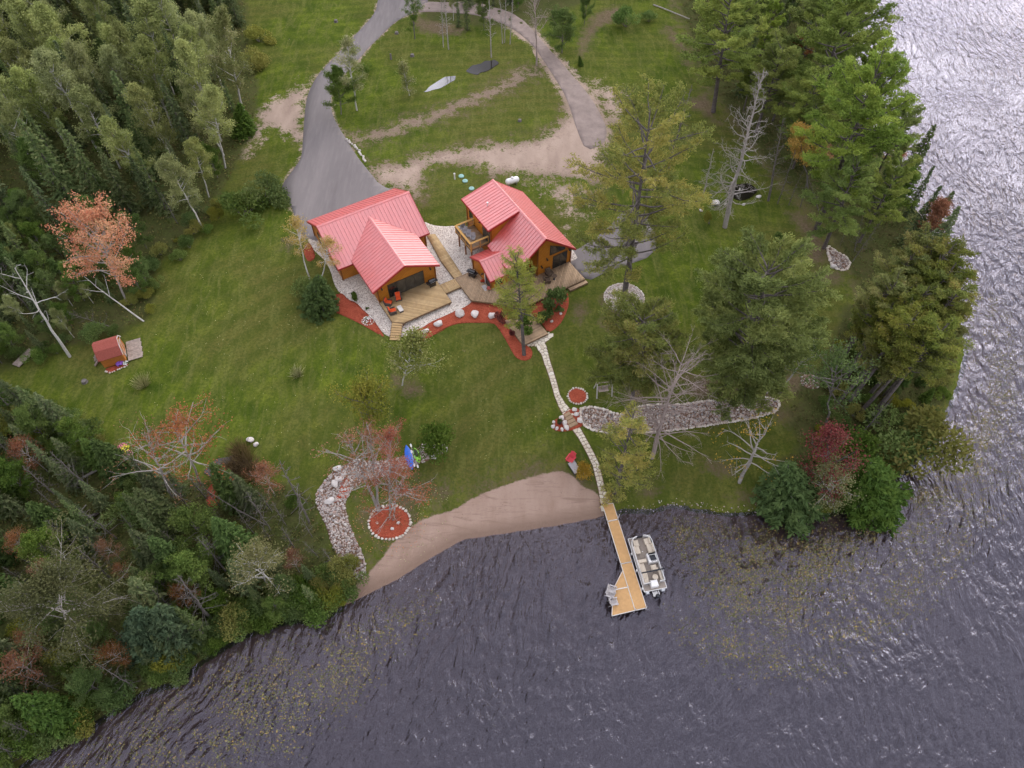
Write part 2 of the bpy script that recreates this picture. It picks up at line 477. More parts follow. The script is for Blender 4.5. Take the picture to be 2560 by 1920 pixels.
# ---------------------------------------------------------------- terrain sheet
def axis(a, b, st, far):
    core = list(np.arange(a, b + 1e-6, st))
    out = []
    s_, p = st, b
    while p < far[1]:
        s_ *= 1.35
        p += s_
        out.append(p)
    lo = []
    s_, p = st, a
    while p > far[0]:
        s_ *= 1.35
        p -= s_
        lo.append(p)
    return np.array(lo[::-1] + core + out)
gx = axis(-112, 84, .42, (-1400, 1400))
gy = axis(4, 158, .42, (-700, 2200))
X, Y = np.meshgrid(gx, gy)
SD = sdist(X, Y)
Z = np.where(SD > 0, 3.27 * (1 - np.exp(-SD / 25.7)), np.maximum(0.06 * SD, -2.9))
rs = np.random.default_rng(3)
def wob(x, y, seed, lam):
    r_ = np.random.default_rng(seed)
    o = 0
    for i in range(6):
        a = r_.uniform(0, 6.28)
        k = 6.28 / (lam * r_.uniform(.6, 1.6))
        o = o + np.sin((x * math.cos(a) + y * math.sin(a)) * k + r_.uniform(0, 6.28))
    return o / 6
edge = np.clip(SD / 6, 0, 1)
A_dirt = np.zeros_like(X)
for pl in (SAND_DRIVE, SAND_BAND):
    A_dirt = np.maximum(A_dirt, .86 * soft(X, Y, pl, 2.6))
A_dirt = np.maximum(A_dirt, .50 * np.clip(1.15 - pdist(X, Y, RIDGE_LINE, False) / 3.2, 0, 1))
A_dirt = np.maximum(A_dirt, .6 * soft(X, Y, LEAF_DIRT, 2.5))
A_dirt = np.maximum(A_dirt, .52 * soft(X, Y, DRY_GRASS, 4))
A_dirt = np.maximum(A_dirt, .62 * np.clip(1.2 - np.maximum(0, pdist(X, Y, TRACK)) / 1.6, 0, 1))
A_dirt = np.maximum(A_dirt, .55 * np.clip(1 - np.maximum(0, pdist(X, Y, DRIVE)) / .9, 0, 1))
A_bare = np.zeros_like(X)
for pl in BARE_SPOTS:
    A_bare = np.maximum(A_bare, .8 * soft(X, Y, smooth_poly(pl), 1.6))
A_bare = np.maximum(A_bare, .75 * soft(X, Y, LITTER, 3))
A_bare = np.maximum(A_bare, .52 * np.clip(1.1 - pdist(X, Y, RIDGE_LINE, False) / 6.5, 0, 1))
A_bare = np.maximum(A_bare, .42 * np.clip(1.1 - pdist(X, Y, SAND_BAND) / 5., 0, 1))
A_bare = np.maximum(A_bare, .45 * np.clip(1.1 - pdist(X, Y, smooth_poly(BEACH)) / 4.5, 0, 1))
A_bare = np.maximum(A_bare, .5 * np.clip(1.1 - pdist(X, Y, WOODS[2]) / 5., 0, 1))
A_sand = soft(X, Y, smooth_poly(BEACH), .55)
A_sand = np.maximum(A_sand, np.clip(-SD / 1.0, 0, 1) * .8)
A_wood = np.zeros_like(X)
for pl in WOODS:
    A_wood = np.maximum(A_wood, soft(X, Y, smooth_poly(pl), 2.2))
far_w = np.clip((np.maximum(np.abs(X) - 110, Y - 150)) / 10, 0, 1)
A_wood = np.maximum(A_wood, far_w)
Z = Z + edge * (.05 * wob(X, Y, 1, 9) + .05 * wob(X, Y, 5, 22)) * (1 - .8 * A_sand)
Z = Z + np.clip(A_wood, 0, 1) * edge * .12 * wob(X, Y, 8, 3)
bank = np.clip((X - 14) / 3, 0, 1) * np.clip((64 - Y) / 10, 0, 1)
Z = Z + bank * .32 * np.clip(SD / .5, 0, 1) * np.exp(-np.maximum(SD, 0) / 9)          # undercut turf bank east of the dock
ny, nx = X.shape
ix = np.arange(ny * nx).reshape(ny, nx)
F = np.stack([ix[:-1, :-1], ix[:-1, 1:], ix[1:, 1:], ix[1:, :-1]], -1).reshape(-1, 4)
def zat(x, y):
    """height of the terrain sheet as built"""
    x = np.asarray(x, float); y = np.asarray(y, float)
    i = np.clip(np.searchsorted(gx, x) - 1, 0, nx - 2)
    j = np.clip(np.searchsorted(gy, y) - 1, 0, ny - 2)
    fx = (x - gx[i]) / (gx[i + 1] - gx[i])
    fy = (y - gy[j]) / (gy[j + 1] - gy[j])
    return (Z[j, i] * (1 - fx) + Z[j, i + 1] * fx) * (1 - fy) + (Z[j + 1, i] * (1 - fx) + Z[j + 1, i + 1] * fx) * fy
def z1(x, y):
    return float(zat(np.array([x]), np.array([y]))[0])
def at3(p, dz=0.):
    return (p[0], p[1], z1(p[0], p[1]) + dz)

s = NT('ground')
P = s.pos()
big = s.noise(.05, P, 5, .6)
med = s.noise(.35, P, 4, .65)
fine = s.noise(3.2, P, 4, .7)
tuft = s.noise(9., s.pos((1, .55, 1), .5), 4, .75)
swirl = s.n('ShaderNodeTexWave', {'Vector': s.n('ShaderNodeMapping', {0: P, 1: (8, -40, 0)}).outputs[0], 'Scale': .16, 'Distortion': 7., 'Detail': 3., 'Detail Scale': .35}, wave_type='RINGS').outputs['Fac']
swirl2 = s.noise(.9, s.pos((1, .22, 1), .9), 5, .65, 1.2)
g1 = s.mix(s.rng(med, .36, .64), (.048, .075, .009), (.132, .164, .019))
g2 = s.mix(s.rng(big, .44, .62, 0, .8), g1, (.125, .112, .033))
g3 = s.mix(s.math('MULTIPLY', s.rng(swirl, .35, .75), .34), g2, (.047, .077, .008))
g4 = s.mix(s.math('MULTIPLY', s.rng(swirl2, .46, .66), .7), g3, (.155, .155, .044))
g5 = s.mix(s.rng(fine, .36, .7, 0, .7), g4, (.030, .056, .008))
g6 = s.mix(s.math('MULTIPLY', s.rng(tuft, .55, .8), .6), g5, (.16, .165, .055))
dn = s.math('MULTIPLY_ADD', s.noise(.55, P, 5, .72), 1.7, -.85)
dn2 = s.math('MULTIPLY_ADD', s.noise(3.6, P, 3, .7), .9, -.45)
dd = s.rng(s.math('ADD', s.math('ADD', s.attr('dirt').outputs['Fac'], dn), dn2), .36, .62)
dcol = s.mix(s.rng(s.noise(.5, s.pos((1, .35, 1), -.2), 4, .6), .3, .7), (.30, .225, .18), (.42, .325, .262))
dcol = s.mix(s.rng(s.noise(11, P, 3, .75), .5, .8, 0, .4), dcol, (.17, .12, .085))
c1 = s.mix(dd, g6, dcol)
bn = s.rng(s.math('ADD', s.math('ADD', s.attr('bare').outputs['Fac'], s.math('MULTIPLY', dn, .8)), dn2), .3, .75, 0, .85)
c2 = s.mix(bn, c1, s.mix(s.rng(fine, .3, .7), (.085, .058, .036), (.20, .145, .105)))
wn_ = s.rng(s.math('ADD', s.attr('wood').outputs['Fac'], s.math('MULTIPLY', dn, .7)), .35, .65)
wcol = s.mix(s.rng(fine, .3, .7), s.mix(s.rng(med, .35, .65), (.040, .052, .015), (.075, .060, .030)), (.085, .100, .030))
c3 = s.mix(wn_, c2, wcol)
sn = s.rng(s.math('ADD', s.attr('sand').outputs['Fac'], s.math('MULTIPLY', s.math('ADD', dn, dn2), .3)), .42, .58)
hh_ = s.n('ShaderNodeSeparateXYZ', {0: s.n('ShaderNodeNewGeometry').outputs['Position']}).outputs[2]
wet = s.rng(s.math('ADD', hh_, s.math('MULTIPLY', dn, .05)), .05, .22, 1, 0)
scol = s.mix(s.rng(s.noise(.6, s.pos((1, .3, 1), .2), 6, .6), .3, .7), (.31, .215, .165), (.40, .29, .23))
scol = s.mix(s.rng(s.noise(6, P, 5, .7), .55, .85, 0, .45), scol, (.14, .095, .075))
scol = s.mix(s.rng(s.noise(.9, s.pos((.25, 1.6, 1), .25), 5, .7, 1.5), .52, .64, 0, .5), scol, (.22, .15, .115))
scol = s.mix(s.rng(s.noise(2.2, s.pos((1, 1, 1)), 4, .8, 2.), .64, .7, 0, .7), scol, (.10, .07, .05))
scol = s.mix(wet, scol, (.225, .155, .118))
c4 = s.mix(sn, c3, scol)
s.base(c4, .92, .03)
s.l(s.math('SUBTRACT', .95, s.math('MULTIPLY', s.math('MULTIPLY', wet, sn), .35)), s.b.inputs['Roughness'])
hgt = s.math('ADD', s.math('MULTIPLY', fine, .7), s.math('MULTIPLY', s.noise(12, P, 4, .8), .5))
s.bump(hgt, .55, .12)
me = np_mesh('lawn', np.stack([X, Y, Z], -1).reshape(-1, 3), F, s.m, smooth=True)
for nm, A in (('dirt', A_dirt), ('bare', A_bare), ('sand', A_sand), ('wood', A_wood)):
    at = me.attributes.new(nm, 'FLOAT', 'POINT')
    at.data.foreach_set('value', A.ravel().astype(np.float32))
setp(link('ground', me), 'mown green lawn running from the wooded edges down to a sandy beach', 'ground', kind='structure')

# ---------------------------------------------------------------- lake
s = NT('lake_water')
Pw = s.pos()
sx = s.n('ShaderNodeSeparateXYZ', {0: Pw}).outputs[0]
def wave_set(rot):
    wp = s.n('ShaderNodeVectorMath', {0: Pw, 1: s.n('ShaderNodeVectorMath', {0: s.n('ShaderNodeTexNoise', {'Vector': Pw, 'Scale': .06, 'Detail': 2.}).outputs['Color'], 3: 5.}, operation='SCALE').outputs[0]}, operation='ADD').outputs[0]
    mp = s.n('ShaderNodeMapping', {0: wp, 2: (0, 0, R(rot)), 3: (1, .13, 1)}).outputs[0]
    a_ = s.noise(1.35, mp, 3, .5, .2)
    return a_
sel = s.rng(sx, -4, 22)
wA = wave_set(28)
wB = wave_set(-34)
wm = s.math('ADD', s.math('MULTIPLY', wA, s.math('SUBTRACT', 1., sel)), s.math('MULTIPLY', wB, sel))
w3 = s.noise(2.6, s.pos((1, .45, 1), R(-20)), 3, .6, .4)
calm = s.rng(s.noise(.035, Pw, 3), .35, .65, .55, 1)
hgt = s.math('ADD', s.math('MULTIPLY', wm, calm), s.math('MULTIPLY', w3, .045))
bp = s.n('ShaderNodeBump', {'Strength': 1., 'Distance': .8, 'Height': hgt})
fr = s.n('ShaderNodeFresnel', {'IOR': 1.8})
s.l(bp.outputs[0], fr.inputs['Normal'])
gls = s.n('ShaderNodeBsdfGlossy', {'Color': (.74, .72, .85, 1), 'Roughness': .16})
s.l(bp.outputs[0], gls.inputs['Normal'])
tr = s.n('ShaderNodeBsdfTransparent', {0: (.9, .9, .92, 1)})
tb = s.n('ShaderNodeBsdfDiffuse', {0: (.052, .044, .064, 1)})          # light scattered back by the turbid water
s.l(bp.outputs[0], tb.inputs['Normal'])
mb = s.n('ShaderNodeMixShader', {0: .2})
s.l(tr.outputs[0], mb.inputs[1])
s.l(tb.outputs[0], mb.inputs[2])
mxs = s.n('ShaderNodeMixShader', {0: fr.outputs[0]})
s.l(mb.outputs[0], mxs.inputs[1])
s.l(gls.outputs[0], mxs.inputs[2])
s.l(mxs.outputs[0], s.o.inputs[0])
va = s.n('ShaderNodeVolumeAbsorption', {'Color': (.30, .17, .10, 1), 'Density': 1.6})
s.l(va.outputs[0], s.o.inputs['Volume'])
s.t.nodes.remove(s.b)
MATS['lake_water'] = s.m
b = MB()
b.box(-1300, 1300, -650, 2100, -5, 0)
o = b.build('lake', 'lake_water')
setp(o, 'dark rippled lake water brightening towards the top right', 'lake', kind='structure')

# ---------------------------------------------------------------- sheets draped on the ground
def drape(name, poly, m, dz=.03, step=.6, label=None, cat=None, kind='structure', sm=1, parent=None):
    p = smooth_poly(poly, sm) if sm else poly
    xs = [q[0] for q in p]; ys = [q[1] for q in p]
    import bmesh
    bm = bmesh.new()
    vs = [bm.verts.new((q[0], q[1], 0)) for q in p]
    fc = bm.faces.new(vs)
    for ax, lo, hi in ((0, min(xs), max(xs)), (1, min(ys), max(ys))):
        t = lo + step
        while t < hi:
            co = (t, 0, 0) if ax == 0 else (0, t, 0)
            no = (1, 0, 0) if ax == 0 else (0, 1, 0)
            bmesh.ops.bisect_plane(bm, geom=bm.verts[:] + bm.edges[:] + bm.faces[:], plane_co=co, plane_no=no, dist=1e-5)
            t += step
    bmesh.ops.triangulate(bm, faces=bm.faces[:])
    bm.normal_update()
    for f in bm.faces:
        if f.normal.z < 0:
            f.normal_flip()
    co = np.array([v.co[:] for v in bm.verts])
    zz = zat(co[:, 0], co[:, 1])
    for v, z in zip(bm.verts, zz):
        v.co.z = z + dz
    ex = bmesh.ops.extrude_edge_only(bm, edges=[e for e in bm.edges if e.is_boundary])
    for v in ex['geom']:
        if isinstance(v, bmesh.types.BMVert):
            v.co.z -= dz + .08
    me = bpy.data.meshes.new(name)
    bm.to_mesh(me)
    bm.free()
    me.polygons.foreach_set('use_smooth', [True] * len(me.polygons))
    me.materials.append(MATS[m])
    o = link(name, me, parent)
    return setp(o, label, cat, kind=kind)
s = NT('asphalt')
P = s.pos()
c = s.mix(s.rng(s.noise(.25, s.pos((1, .2, 1), .15), 5), .3, .7), (.165, .148, .146), (.225, .202, .196))
c = s.mix(s.rng(s.noise(2.2, s.pos((1, .12, 1), .1), 5, .6), .45, .75, 0, .5), c, (.27, .245, .235))
c = s.mix(s.rng(s.noise(30, P, 3, .8), .4, .8, 0, .5), c, (.12, .105, .105))
s.base(c, .9, .25)
s.bump(s.noise(40, P, 3), .4, .02)
MATS['asphalt'] = s.m
s = NT('track')
c = s.mix(s.rng(s.noise(.7, s.pos((1, 1, 1)), 6, .65), .3, .7), (.22, .175, .155), (.33, .265, .235))
c = s.mix(s.rng(s.noise(18, s.pos(), 4, .8), .45, .8, 0, .6), c, (.15, .12, .105))
s.base(c, .95, .15)
s.bump(s.noise(9, s.pos(), 5, .8), .5, .08)
MATS['track'] = s.m
drape('driveway', DRIVE, 'asphalt', .035, 1.0, 'smooth grey asphalt driveway curving down to the garage', 'driveway')
drape('parking_apron', APRON, 'asphalt', .035, 1.0, 'small grey paved apron beside the right house', 'pavement')
drape('track', TRACK, 'track', .03, 1.0, 'rutted brown gravel track winding through the trees', 'track')
s = NT('mulch')
P = s.pos()
vr = s.n('ShaderNodeTexVoronoi', {'Vector': s.pos((1, 2.2, 1), .7), 'Scale': 9.})
c = s.mix(s.rng(vr.outputs['Color'], .1, .9), (.27, .050, .026), (.47, .115, .065))
c = s.mix(s.rng(s.noise(.9, P, 5), .45, .75, 0, .55), c, (.21, .040, .018))
c = s.mix(s.rng(s.noise(22, P, 3, .8), .5, .8, 0, .5), c, (.13, .022, .010))
s.base(c, .95, .15)
s.bump(s.math('ADD', vr.outputs['Distance'], s.noise(25, P, 3)), .8, .05)
MATS['mulch'] = s.m
s = NT('white_gravel')
vr = s.n('ShaderNodeTexVoronoi', {'Vector': s.pos(), 'Scale': 11.})
sp = s.n('ShaderNodeSeparateColor', {0: vr.outputs['Color']})
c = s.ramp(sp.outputs[0], [(0, (.17, .14, .12)), (.2, (.44, .37, .32)), (.6, (.60, .53, .46)), (1, (.74, .69, .62))])
c = s.mix(s.rng(s.noise(.8, s.pos(), 4), .5, .75, 0, .4), c, (.30, .25, .23))
s.base(c, .85, .3)
s.bump(vr.outputs['Distance'], -.9, .06)
MATS['white_gravel'] = s.m
GRAVEL = [(-27.72, 71.40), (-26.23, 69.62), (-24.73, 68.07), (-23.75, 66.18), (-23.03, 63.96), (-22.15, 62.52), (-21.40, 61.99), (-20.61, 61.11), (-19.63, 60.78), (-18.68, 59.57), (-17.79, 58.72), (-16.85, 57.39), (-15.86, 55.99), (-14.90, 55.45), (-12.43, 55.70), (-11.78, 56.60), (-11.00, 56.94), (-10.15, 57.74), (-8.67, 58.61), (-7.16, 59.49), (-7.35, 59.48), (-6.36, 59.84), (-5.03, 61.03), (-3.79, 63.33), (-1.97, 67.33), (-3.39, 71.31), (-4.05, 74.36), (-6.24, 74.42), (-7.85, 74.84), (-9.44, 74.69), (-11.06, 74.97), (-12.11, 75.61), (-15.13, 76.90), (-21.66, 72.58), (-27.82, 74.22)]
drape('gravel_bed', GRAVEL, 'white_gravel', .03, .5, 'pale pea gravel spread around and between the two houses', 'gravel', sm=1)
drape('gravel_bed', [(7.93, 70.44), (8.26, 70.04), (8.73, 68.85), (8.42, 68.45), (7.71, 68.06), (7.03, 68.53), (7.09, 70.03)], 'white_gravel', .06, .5, 'small pale gravel wedge at the right corner of the right house', 'gravel', sm=0)
MULCH = [
 ('long red mulch bed left of the left house beside the gravel', [(-22.13, 62.43), (-21.57, 62.26), (-20.91, 61.37), (-19.78, 60.90), (-18.99, 59.91), (-18.08, 59.01), (-17.18, 58.00), (-16.69, 57.14), (-15.84, 55.83), (-15.73, 55.42), (-17.13, 56.34), (-18.84, 57.48), (-20.54, 58.47), (-22.53, 59.43), (-23.91, 59.76), (-24.37, 60.18), (-24.08, 60.89), (-23.24, 61.61)]),
 ('small red mulch patch at the left corner of the garage', [(-28.01, 70.29), (-27.55, 71.64), (-26.55, 70.01), (-26.12, 68.45), (-26.92, 67.76), (-27.65, 68.92)]),
 ('curving red mulch bed with white boulders in front of both decks', [(-12.55, 54.43), (-12.34, 55.70), (-11.79, 56.66), (-11.05, 57.00), (-10.25, 57.80), (-8.72, 58.67), (-7.26, 59.55), (-7.36, 59.58), (-6.37, 59.96), (-5.12, 61.03), (-5.05, 61.63), (-1.62, 61.16), (-0.06, 60.94), (1.33, 61.43), (1.32, 59.77), (-0.87, 58.59), (0.31, 56.78), (1.50, 54.68), (1.98, 54.14), (2.40, 53.72), (2.52, 53.07), (2.22, 52.31), (1.43, 52.05), (0.56, 52.42), (0.08, 53.22), (-0.41, 54.34), (-1.03, 55.66), (-1.85, 57.22), (-2.40, 57.76), (-4.03, 57.79), (-5.47, 57.81), (-7.09, 57.62), (-9.01, 56.50), (-9.86, 55.80), (-7.78, 57.13), (-10.02, 55.61), (-11.37, 54.50)]),
 ('red mulch bed with leafy shrubs right of the lower deck', [(2.05, 59.78), (2.70, 60.61), (3.74, 61.57), (4.96, 62.43), (6.39, 63.29), (6.95, 63.20), (7.24, 62.44), (7.25, 61.01), (6.99, 59.83), (6.29, 58.09), (5.53, 57.06), (4.47, 56.20), (3.57, 58.06)]),
 ('round red mulch circle ringed with white stones on the lawn', [(0, 0)]),
 ('red mulch ring with stone edging under the red maple', [(0, 0)]),
 ('red mulch around the wooden garden steps on the stone path', [(4.57, 43.30), (4.89, 43.97), (5.65, 44.32), (6.07, 44.89), (6.69, 45.30), (7.51, 45.66), (7.98, 44.92), (8.15, 43.35), (7.69, 43.01), (6.68, 42.60), (5.68, 42.48), (4.75, 42.61)]),
 ('red mulch strip with pale stones along the shed wall', [(-48.03, 49.99), (-48.03, 50.41), (-46.84, 50.95), (-45.81, 51.22), (-45.56, 50.96), (-46.36, 50.37), (-47.31, 49.74), (-47.69, 49.73)]),
 ('red mulch patch half hidden in the thicket', [(-36.65, 31.65), (-36.11, 32.46), (-34.49, 32.57), (-33.58, 32.18), (-33.58, 31.23), (-35.10, 30.81)]),
 ('narrow red mulch patch among young spruces in the thicket', [(-32.59, 35.47), (-31.40, 35.66), (-30.89, 34.00), (-31.25, 32.86), (-32.38, 33.17)]),
 ('red mulch pocket within the pale river stones', [(-18.57, 36.11), (-17.75, 36.65), (-17.41, 35.36), (-17.49, 34.47), (-18.00, 33.83), (-19.25, 33.56), (-18.46, 34.71)])]
def ell(c, ax, ay, n=40):
    return [(c[0] + ax * math.cos(2 * math.pi * i / n), c[1] + ay * math.sin(2 * math.pi * i / n)) for i in range(n)]
C_CIRC, C_MAPLE, C_PINE = (7.66, 47.15), (-12.87, 31.61), (14.37, 61.96)
MULCH[4] = (MULCH[4][0], ell(C_CIRC, 1.12, 1.08))
MULCH[5] = (MULCH[5][0], ell(C_MAPLE, 2.15, 1.85))
for lab, pl in MULCH:
    drape('mulch_bed', pl, 'mulch', .075, .4, lab, 'mulch bed', sm=1)
# still water: puddles and ponds
s = NT('still_water')
s.base((.012, .010, .008), .04, .5)
s.b.inputs['IOR'].default_value = 3.0
s.bump(s.noise(3, s.pos(), 3), .03, .02)
MATS['still_water'] = s.m
s = NT('dark_water')
s.base((.012, .010, .008), .04, .5)
s.b.inputs['IOR'].default_value = 1.6
s.bump(s.noise(3, s.pos(), 3), .05, .02)
MATS['dark_water'] = s.m
def flat_pool(name, poly, m, dz, label, cat):
    rj = random.Random(len(label))
    p = smooth_poly(poly, 1)
    p = [(x + rj.uniform(-.28, .28), y + rj.uniform(-.28, .28)) for x, y in p]
    p = smooth_poly(p, 2)
    z = max(z1(*q) for q in p) + dz
    b = MB()
    b.ext([(q[0], q[1], z - .08) for q in p], (0, 0, .08))
    return setp(b.build(name, m), label, cat, kind='structure')
flat_pool('puddle', [(-14.63, 106.44), (-13.59, 108.16), (-12.28, 110.08), (-10.71, 111.06), (-9.09, 111.41), (-9.39, 110.12), (-10.41, 108.83), (-11.59, 107.56), (-13.32, 106.67)], 'still_water', .03, 'bright puddle reflecting the sky in the upper meadow', 'puddle')
flat_pool('puddle', [(-8.04, 112.40), (-7.17, 113.72), (-5.73, 114.74), (-4.08, 115.78), (-2.60, 115.81), (-2.21, 114.81), (-3.30, 113.46), (-4.74, 112.12), (-6.18, 111.39)], 'dark_water', .03, 'darker puddle under bare trees in the upper meadow', 'puddle')
flat_pool('pond', [(-33.59, 37.16), (-32.70, 38.04), (-31.50, 39.02), (-30.06, 38.95), (-28.75, 37.91), (-28.86, 36.88), (-30.96, 36.51), (-32.78, 36.32)], 'dark_water', .05, 'dark little pond edged by dry reeds below the lawn', 'pond')
flat_pool('pond', [(31.38, 82.80), (32.30, 84.07), (34.00, 84.52), (35.30, 84.08), (35.48, 82.69), (34.35, 81.08), (32.76, 80.48), (31.52, 81.09)], 'dark_water', .05, 'black garden pond at the foot of the tall dead tree', 'pond')

# ---------------------------------------------------------------- the two houses (plan axes u, v turned 31.2 degrees)
K = 7 / 6
AZ = R(31.2)
UX, UY = math.cos(AZ), math.sin(AZ)
def W(u, v):
    return ((u * UX - v * UY) * K, (u * UY + v * UX) * K)
s = NT('red_metal_roof')
n1 = s.noise(.7, s.pos(obj=True), 5)
s.base(s.mix(s.rng(n1, .3, .7), (.52, .034, .028), (.62, .052, .040)), .36, 1.0)
s.b.inputs['IOR'].default_value = 2.1
s.l(s.rng(s.noise(1.3, s.pos(obj=True), 4), .3, .7, .40, .55), s.b.inputs['Roughness'])
MATS['red_metal_roof'] = s.m
s = NT('rib_shade_red')
s.base((.46, .032, .028), .5, 1.0)  # same paint as the panels, darkened to paint in the ribs' shadow lines
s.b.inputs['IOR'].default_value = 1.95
MATS['rib_shade_red'] = s.m
s = NT('red_trim')
s.base((.36, .022, .022), .5, .5)
MATS['red_trim'] = s.m
s = NT('log_siding')
po = s.pos(obj=True)
zz = s.n('ShaderNodeSeparateXYZ', {0: po}).outputs[2]
fr_ = s.math('FRACT', s.math('MULTIPLY', zz, 1 / .19))
grain = s.noise(1.2, s.n('ShaderNodeMapping', {0: po, 3: (1, 1, 9)}).outputs[0], 5, .6)
c = s.mix(s.rng(grain, .3, .7), (.40, .135, .010), (.54, .205, .018))
s.base(s.mix(s.rng(fr_, .0, .1, .35, 0), c, (.16, .05, .006)), .55, .4)
s.bump(s.math('SINE', s.math('MULTIPLY', fr_, 3.1416)), .8, .04)
MATS['log_siding'] = s.m
mat('corner_trim', (.20, .065, .010), .6)
mat('window_frame', (.035, .030, .028), .4)
mat('white_paint', (.74, .72, .70), .45, .06)
mat('dark_metal', (.015, .015, .018), .3, .2, spec=.6)
s = NT('window_glass')
s.base((.020, .020, .018), .05, .8)
s.b.inputs['IOR'].default_value = 1.5
MATS['window_glass'] = s.m
s = NT('blind_glass')
s.base(s.mix(s.rng(s.noise(2, s.pos(obj=True), 3), .3, .7), (.050, .045, .036), (.085, .075, .058)), .12, .5)
MATS['blind_glass'] = s.m
def wood_mat(name, a, b_, dark, sc=1.0):
    s = NT(name)
    p = s.pos(obj=True)
    rnd = s.attr('tone').outputs['Fac']
    g = s.noise(2.2 * sc, s.n('ShaderNodeMapping', {0: p, 3: (1, 1, 1)}).outputs[0], 6, .65)
    c = s.mix(rnd, a, b_)
    c = s.mix(s.rng(g, .4, .75, 0, .6), c, dark)
    s.base(c, .75, .25)
    s.bump(s.noise(20, p, 4), .15, .01)
    MATS[name] = s.m
wood_mat('new_deck_wood', (.46, .31, .15), (.60, .43, .23), (.34, .235, .13))
wood_mat('old_deck_wood', (.36, .25, .155), (.50, .35, .22), (.22, .16, .11))
wood_mat('rail_wood', (.56, .32, .10), (.66, .42, .17), (.40, .22, .08))

def roof_plane(parent, o0, poly, axis_a, name='roof', sp=.42):
    """slab with standing ribs; poly: planar 3D outline in house axes; axis_a: unit horizontal eave direction (u,v)"""
    P3 = [np.array(p, float) for p in poly]
    b = MB(o0, K)
    b.ext([(p[0], p[1], p[2] - .11) for p in P3], (0, 0, .11))
    ro = b.build(name, 'red_metal_roof', parent)
    a = np.array((axis_a[0], axis_a[1], 0.))
    nrm = np.cross(P3[1] - P3[0], P3[2] - P3[0])
    nrm /= np.linalg.norm(nrm)
    if nrm[2] < 0:
        nrm = -nrm
    d = np.cross(nrm, a)
    d /= np.linalg.norm(d)
    A = [float(p @ a) for p in P3]
    D = [float(p @ d) for p in P3]
    c0 = P3[0] - a * A[0] - d * D[0]
    rb = MB(o0, K)
    t = min(A) + .03
    end = False
    while not end:
        if t > max(A) - .03:
            t = max(A) - .03
            end = True
        cr_ = []
        for i in range(len(P3)):
            j = (i + 1) % len(P3)
            if (A[i] - t) * (A[j] - t) < 0:
                cr_.append(D[i] + (D[j] - D[i]) * (t - A[i]) / (A[j] - A[i]))
        if len(cr_) >= 2:
            p0 = c0 + a * t + d * min(cr_)
            p1 = c0 + a * t + d * max(cr_)
            hw = .016
            q = [p0 - a * hw, p0 + a * hw, p0 + a * hw * .6 + nrm * .035, p0 - a * hw * .6 + nrm * .035]
            rb.ext([tuple(z) for z in q], tuple(p1 - p0))
        t += sp
    rb.build('roof_ribs', 'rib_shade_red', ro, kind='stuff')
    return ro
def ridge_cap(roof, o0, p, q, axis):
    """folded cap over a ridge, axis: horizontal unit across the ridge"""
    b = MB(o0, K)
    for sgn in (-1, 1):
        ax_ = np.array((axis[0], axis[1], 0.)) * sgn
        p_, q_ = np.array(p, float), np.array(q, float)
        dn_ = ax_ * .16 + np.array((0, 0, -.16 * axis[2]))
        up = np.array((0, 0, .05))
        b.ext([tuple(p_ + up), tuple(p_ + up + dn_), tuple(p_ + up + dn_ - np.array((0, 0, .05))), tuple(p_ + up - np.array((0, 0, .05)))], tuple(q_ - p_))
    b.build('ridge_cap', 'red_metal_roof', roof)
def fascia(roof, o0, pts, name='fascia'):
    b = MB(o0, K)
    for p, q in zip(pts[:-1], pts[1:]):
        b.bar((p[0], p[1], p[2] - .13), (q[0], q[1], q[2] - .13), .05, .17)
    b.build(name, 'red_trim', roof)
def window(parent, o0, face, c, wd, h0, h1, name='window', panes=1, glass='window_glass', fr=.07, off=.03, top=None):
    """face: 'v' wall facing -v at v=c[1]; 'u' wall facing -u at u=c[0]; c centre; top: optional (left,right) top heights"""
    tl, tr_ = top or (h1, h1)
    def pt(t, z, dpt):
        return (c[0] + t, c[1] - dpt, z) if face == 'v' else (c[0] - dpt, c[1] - t, z)
    w2 = wd / 2
    out = [(-w2, h0), (w2, h0), (w2, tr_), (-w2, tl)]
    b = MB(o0, K)
    vec = (0, -off, 0) if face == 'v' else (-off, 0, 0)
    sc_ = [(-w2 - fr, h0 - fr), (w2 + fr, h0 - fr), (w2 + fr, tr_ + fr), (-w2 - fr, tl + fr)]
    for i in range(4):
        j = (i + 1) % 4
        b.ext([pt(*sc_[i], 0), pt(*sc_[j], 0), pt(*out[j], 0), pt(*out[i], 0)], tuple(1.6 * q for q in vec))
    for i in range(1, panes):
        t = -w2 + wd * i / panes
        zt = tl + (tr_ - tl) * i / panes
        b.ext([pt(t - fr * .45, h0, 0), pt(t + fr * .45, h0, 0), pt(t + fr * .45, zt, 0), pt(t - fr * .45, zt, 0)], tuple(1.5 * q for q in vec))
    fo = b.build(name, 'window_frame', parent)
    for i in range(panes):
        t0, t1_ = -w2 + wd * i / panes, -w2 + wd * (i + 1) / panes
        za, zb = tl + (tr_ - tl) * i / panes, tl + (tr_ - tl) * (i + 1) / panes
        g_ = MB(o0, K)
        g_.ext([pt(t0 + .01, h0, .004), pt(t1_ - .01, h0, .004), pt(t1_ - .01, zb, .004), pt(t0 + .01, za, .004)], tuple(.5 * q for q in vec))
        g_.build('pane', glass if not isinstance(glass, (list, tuple)) else glass[i % len(glass)], fo)
    return fo
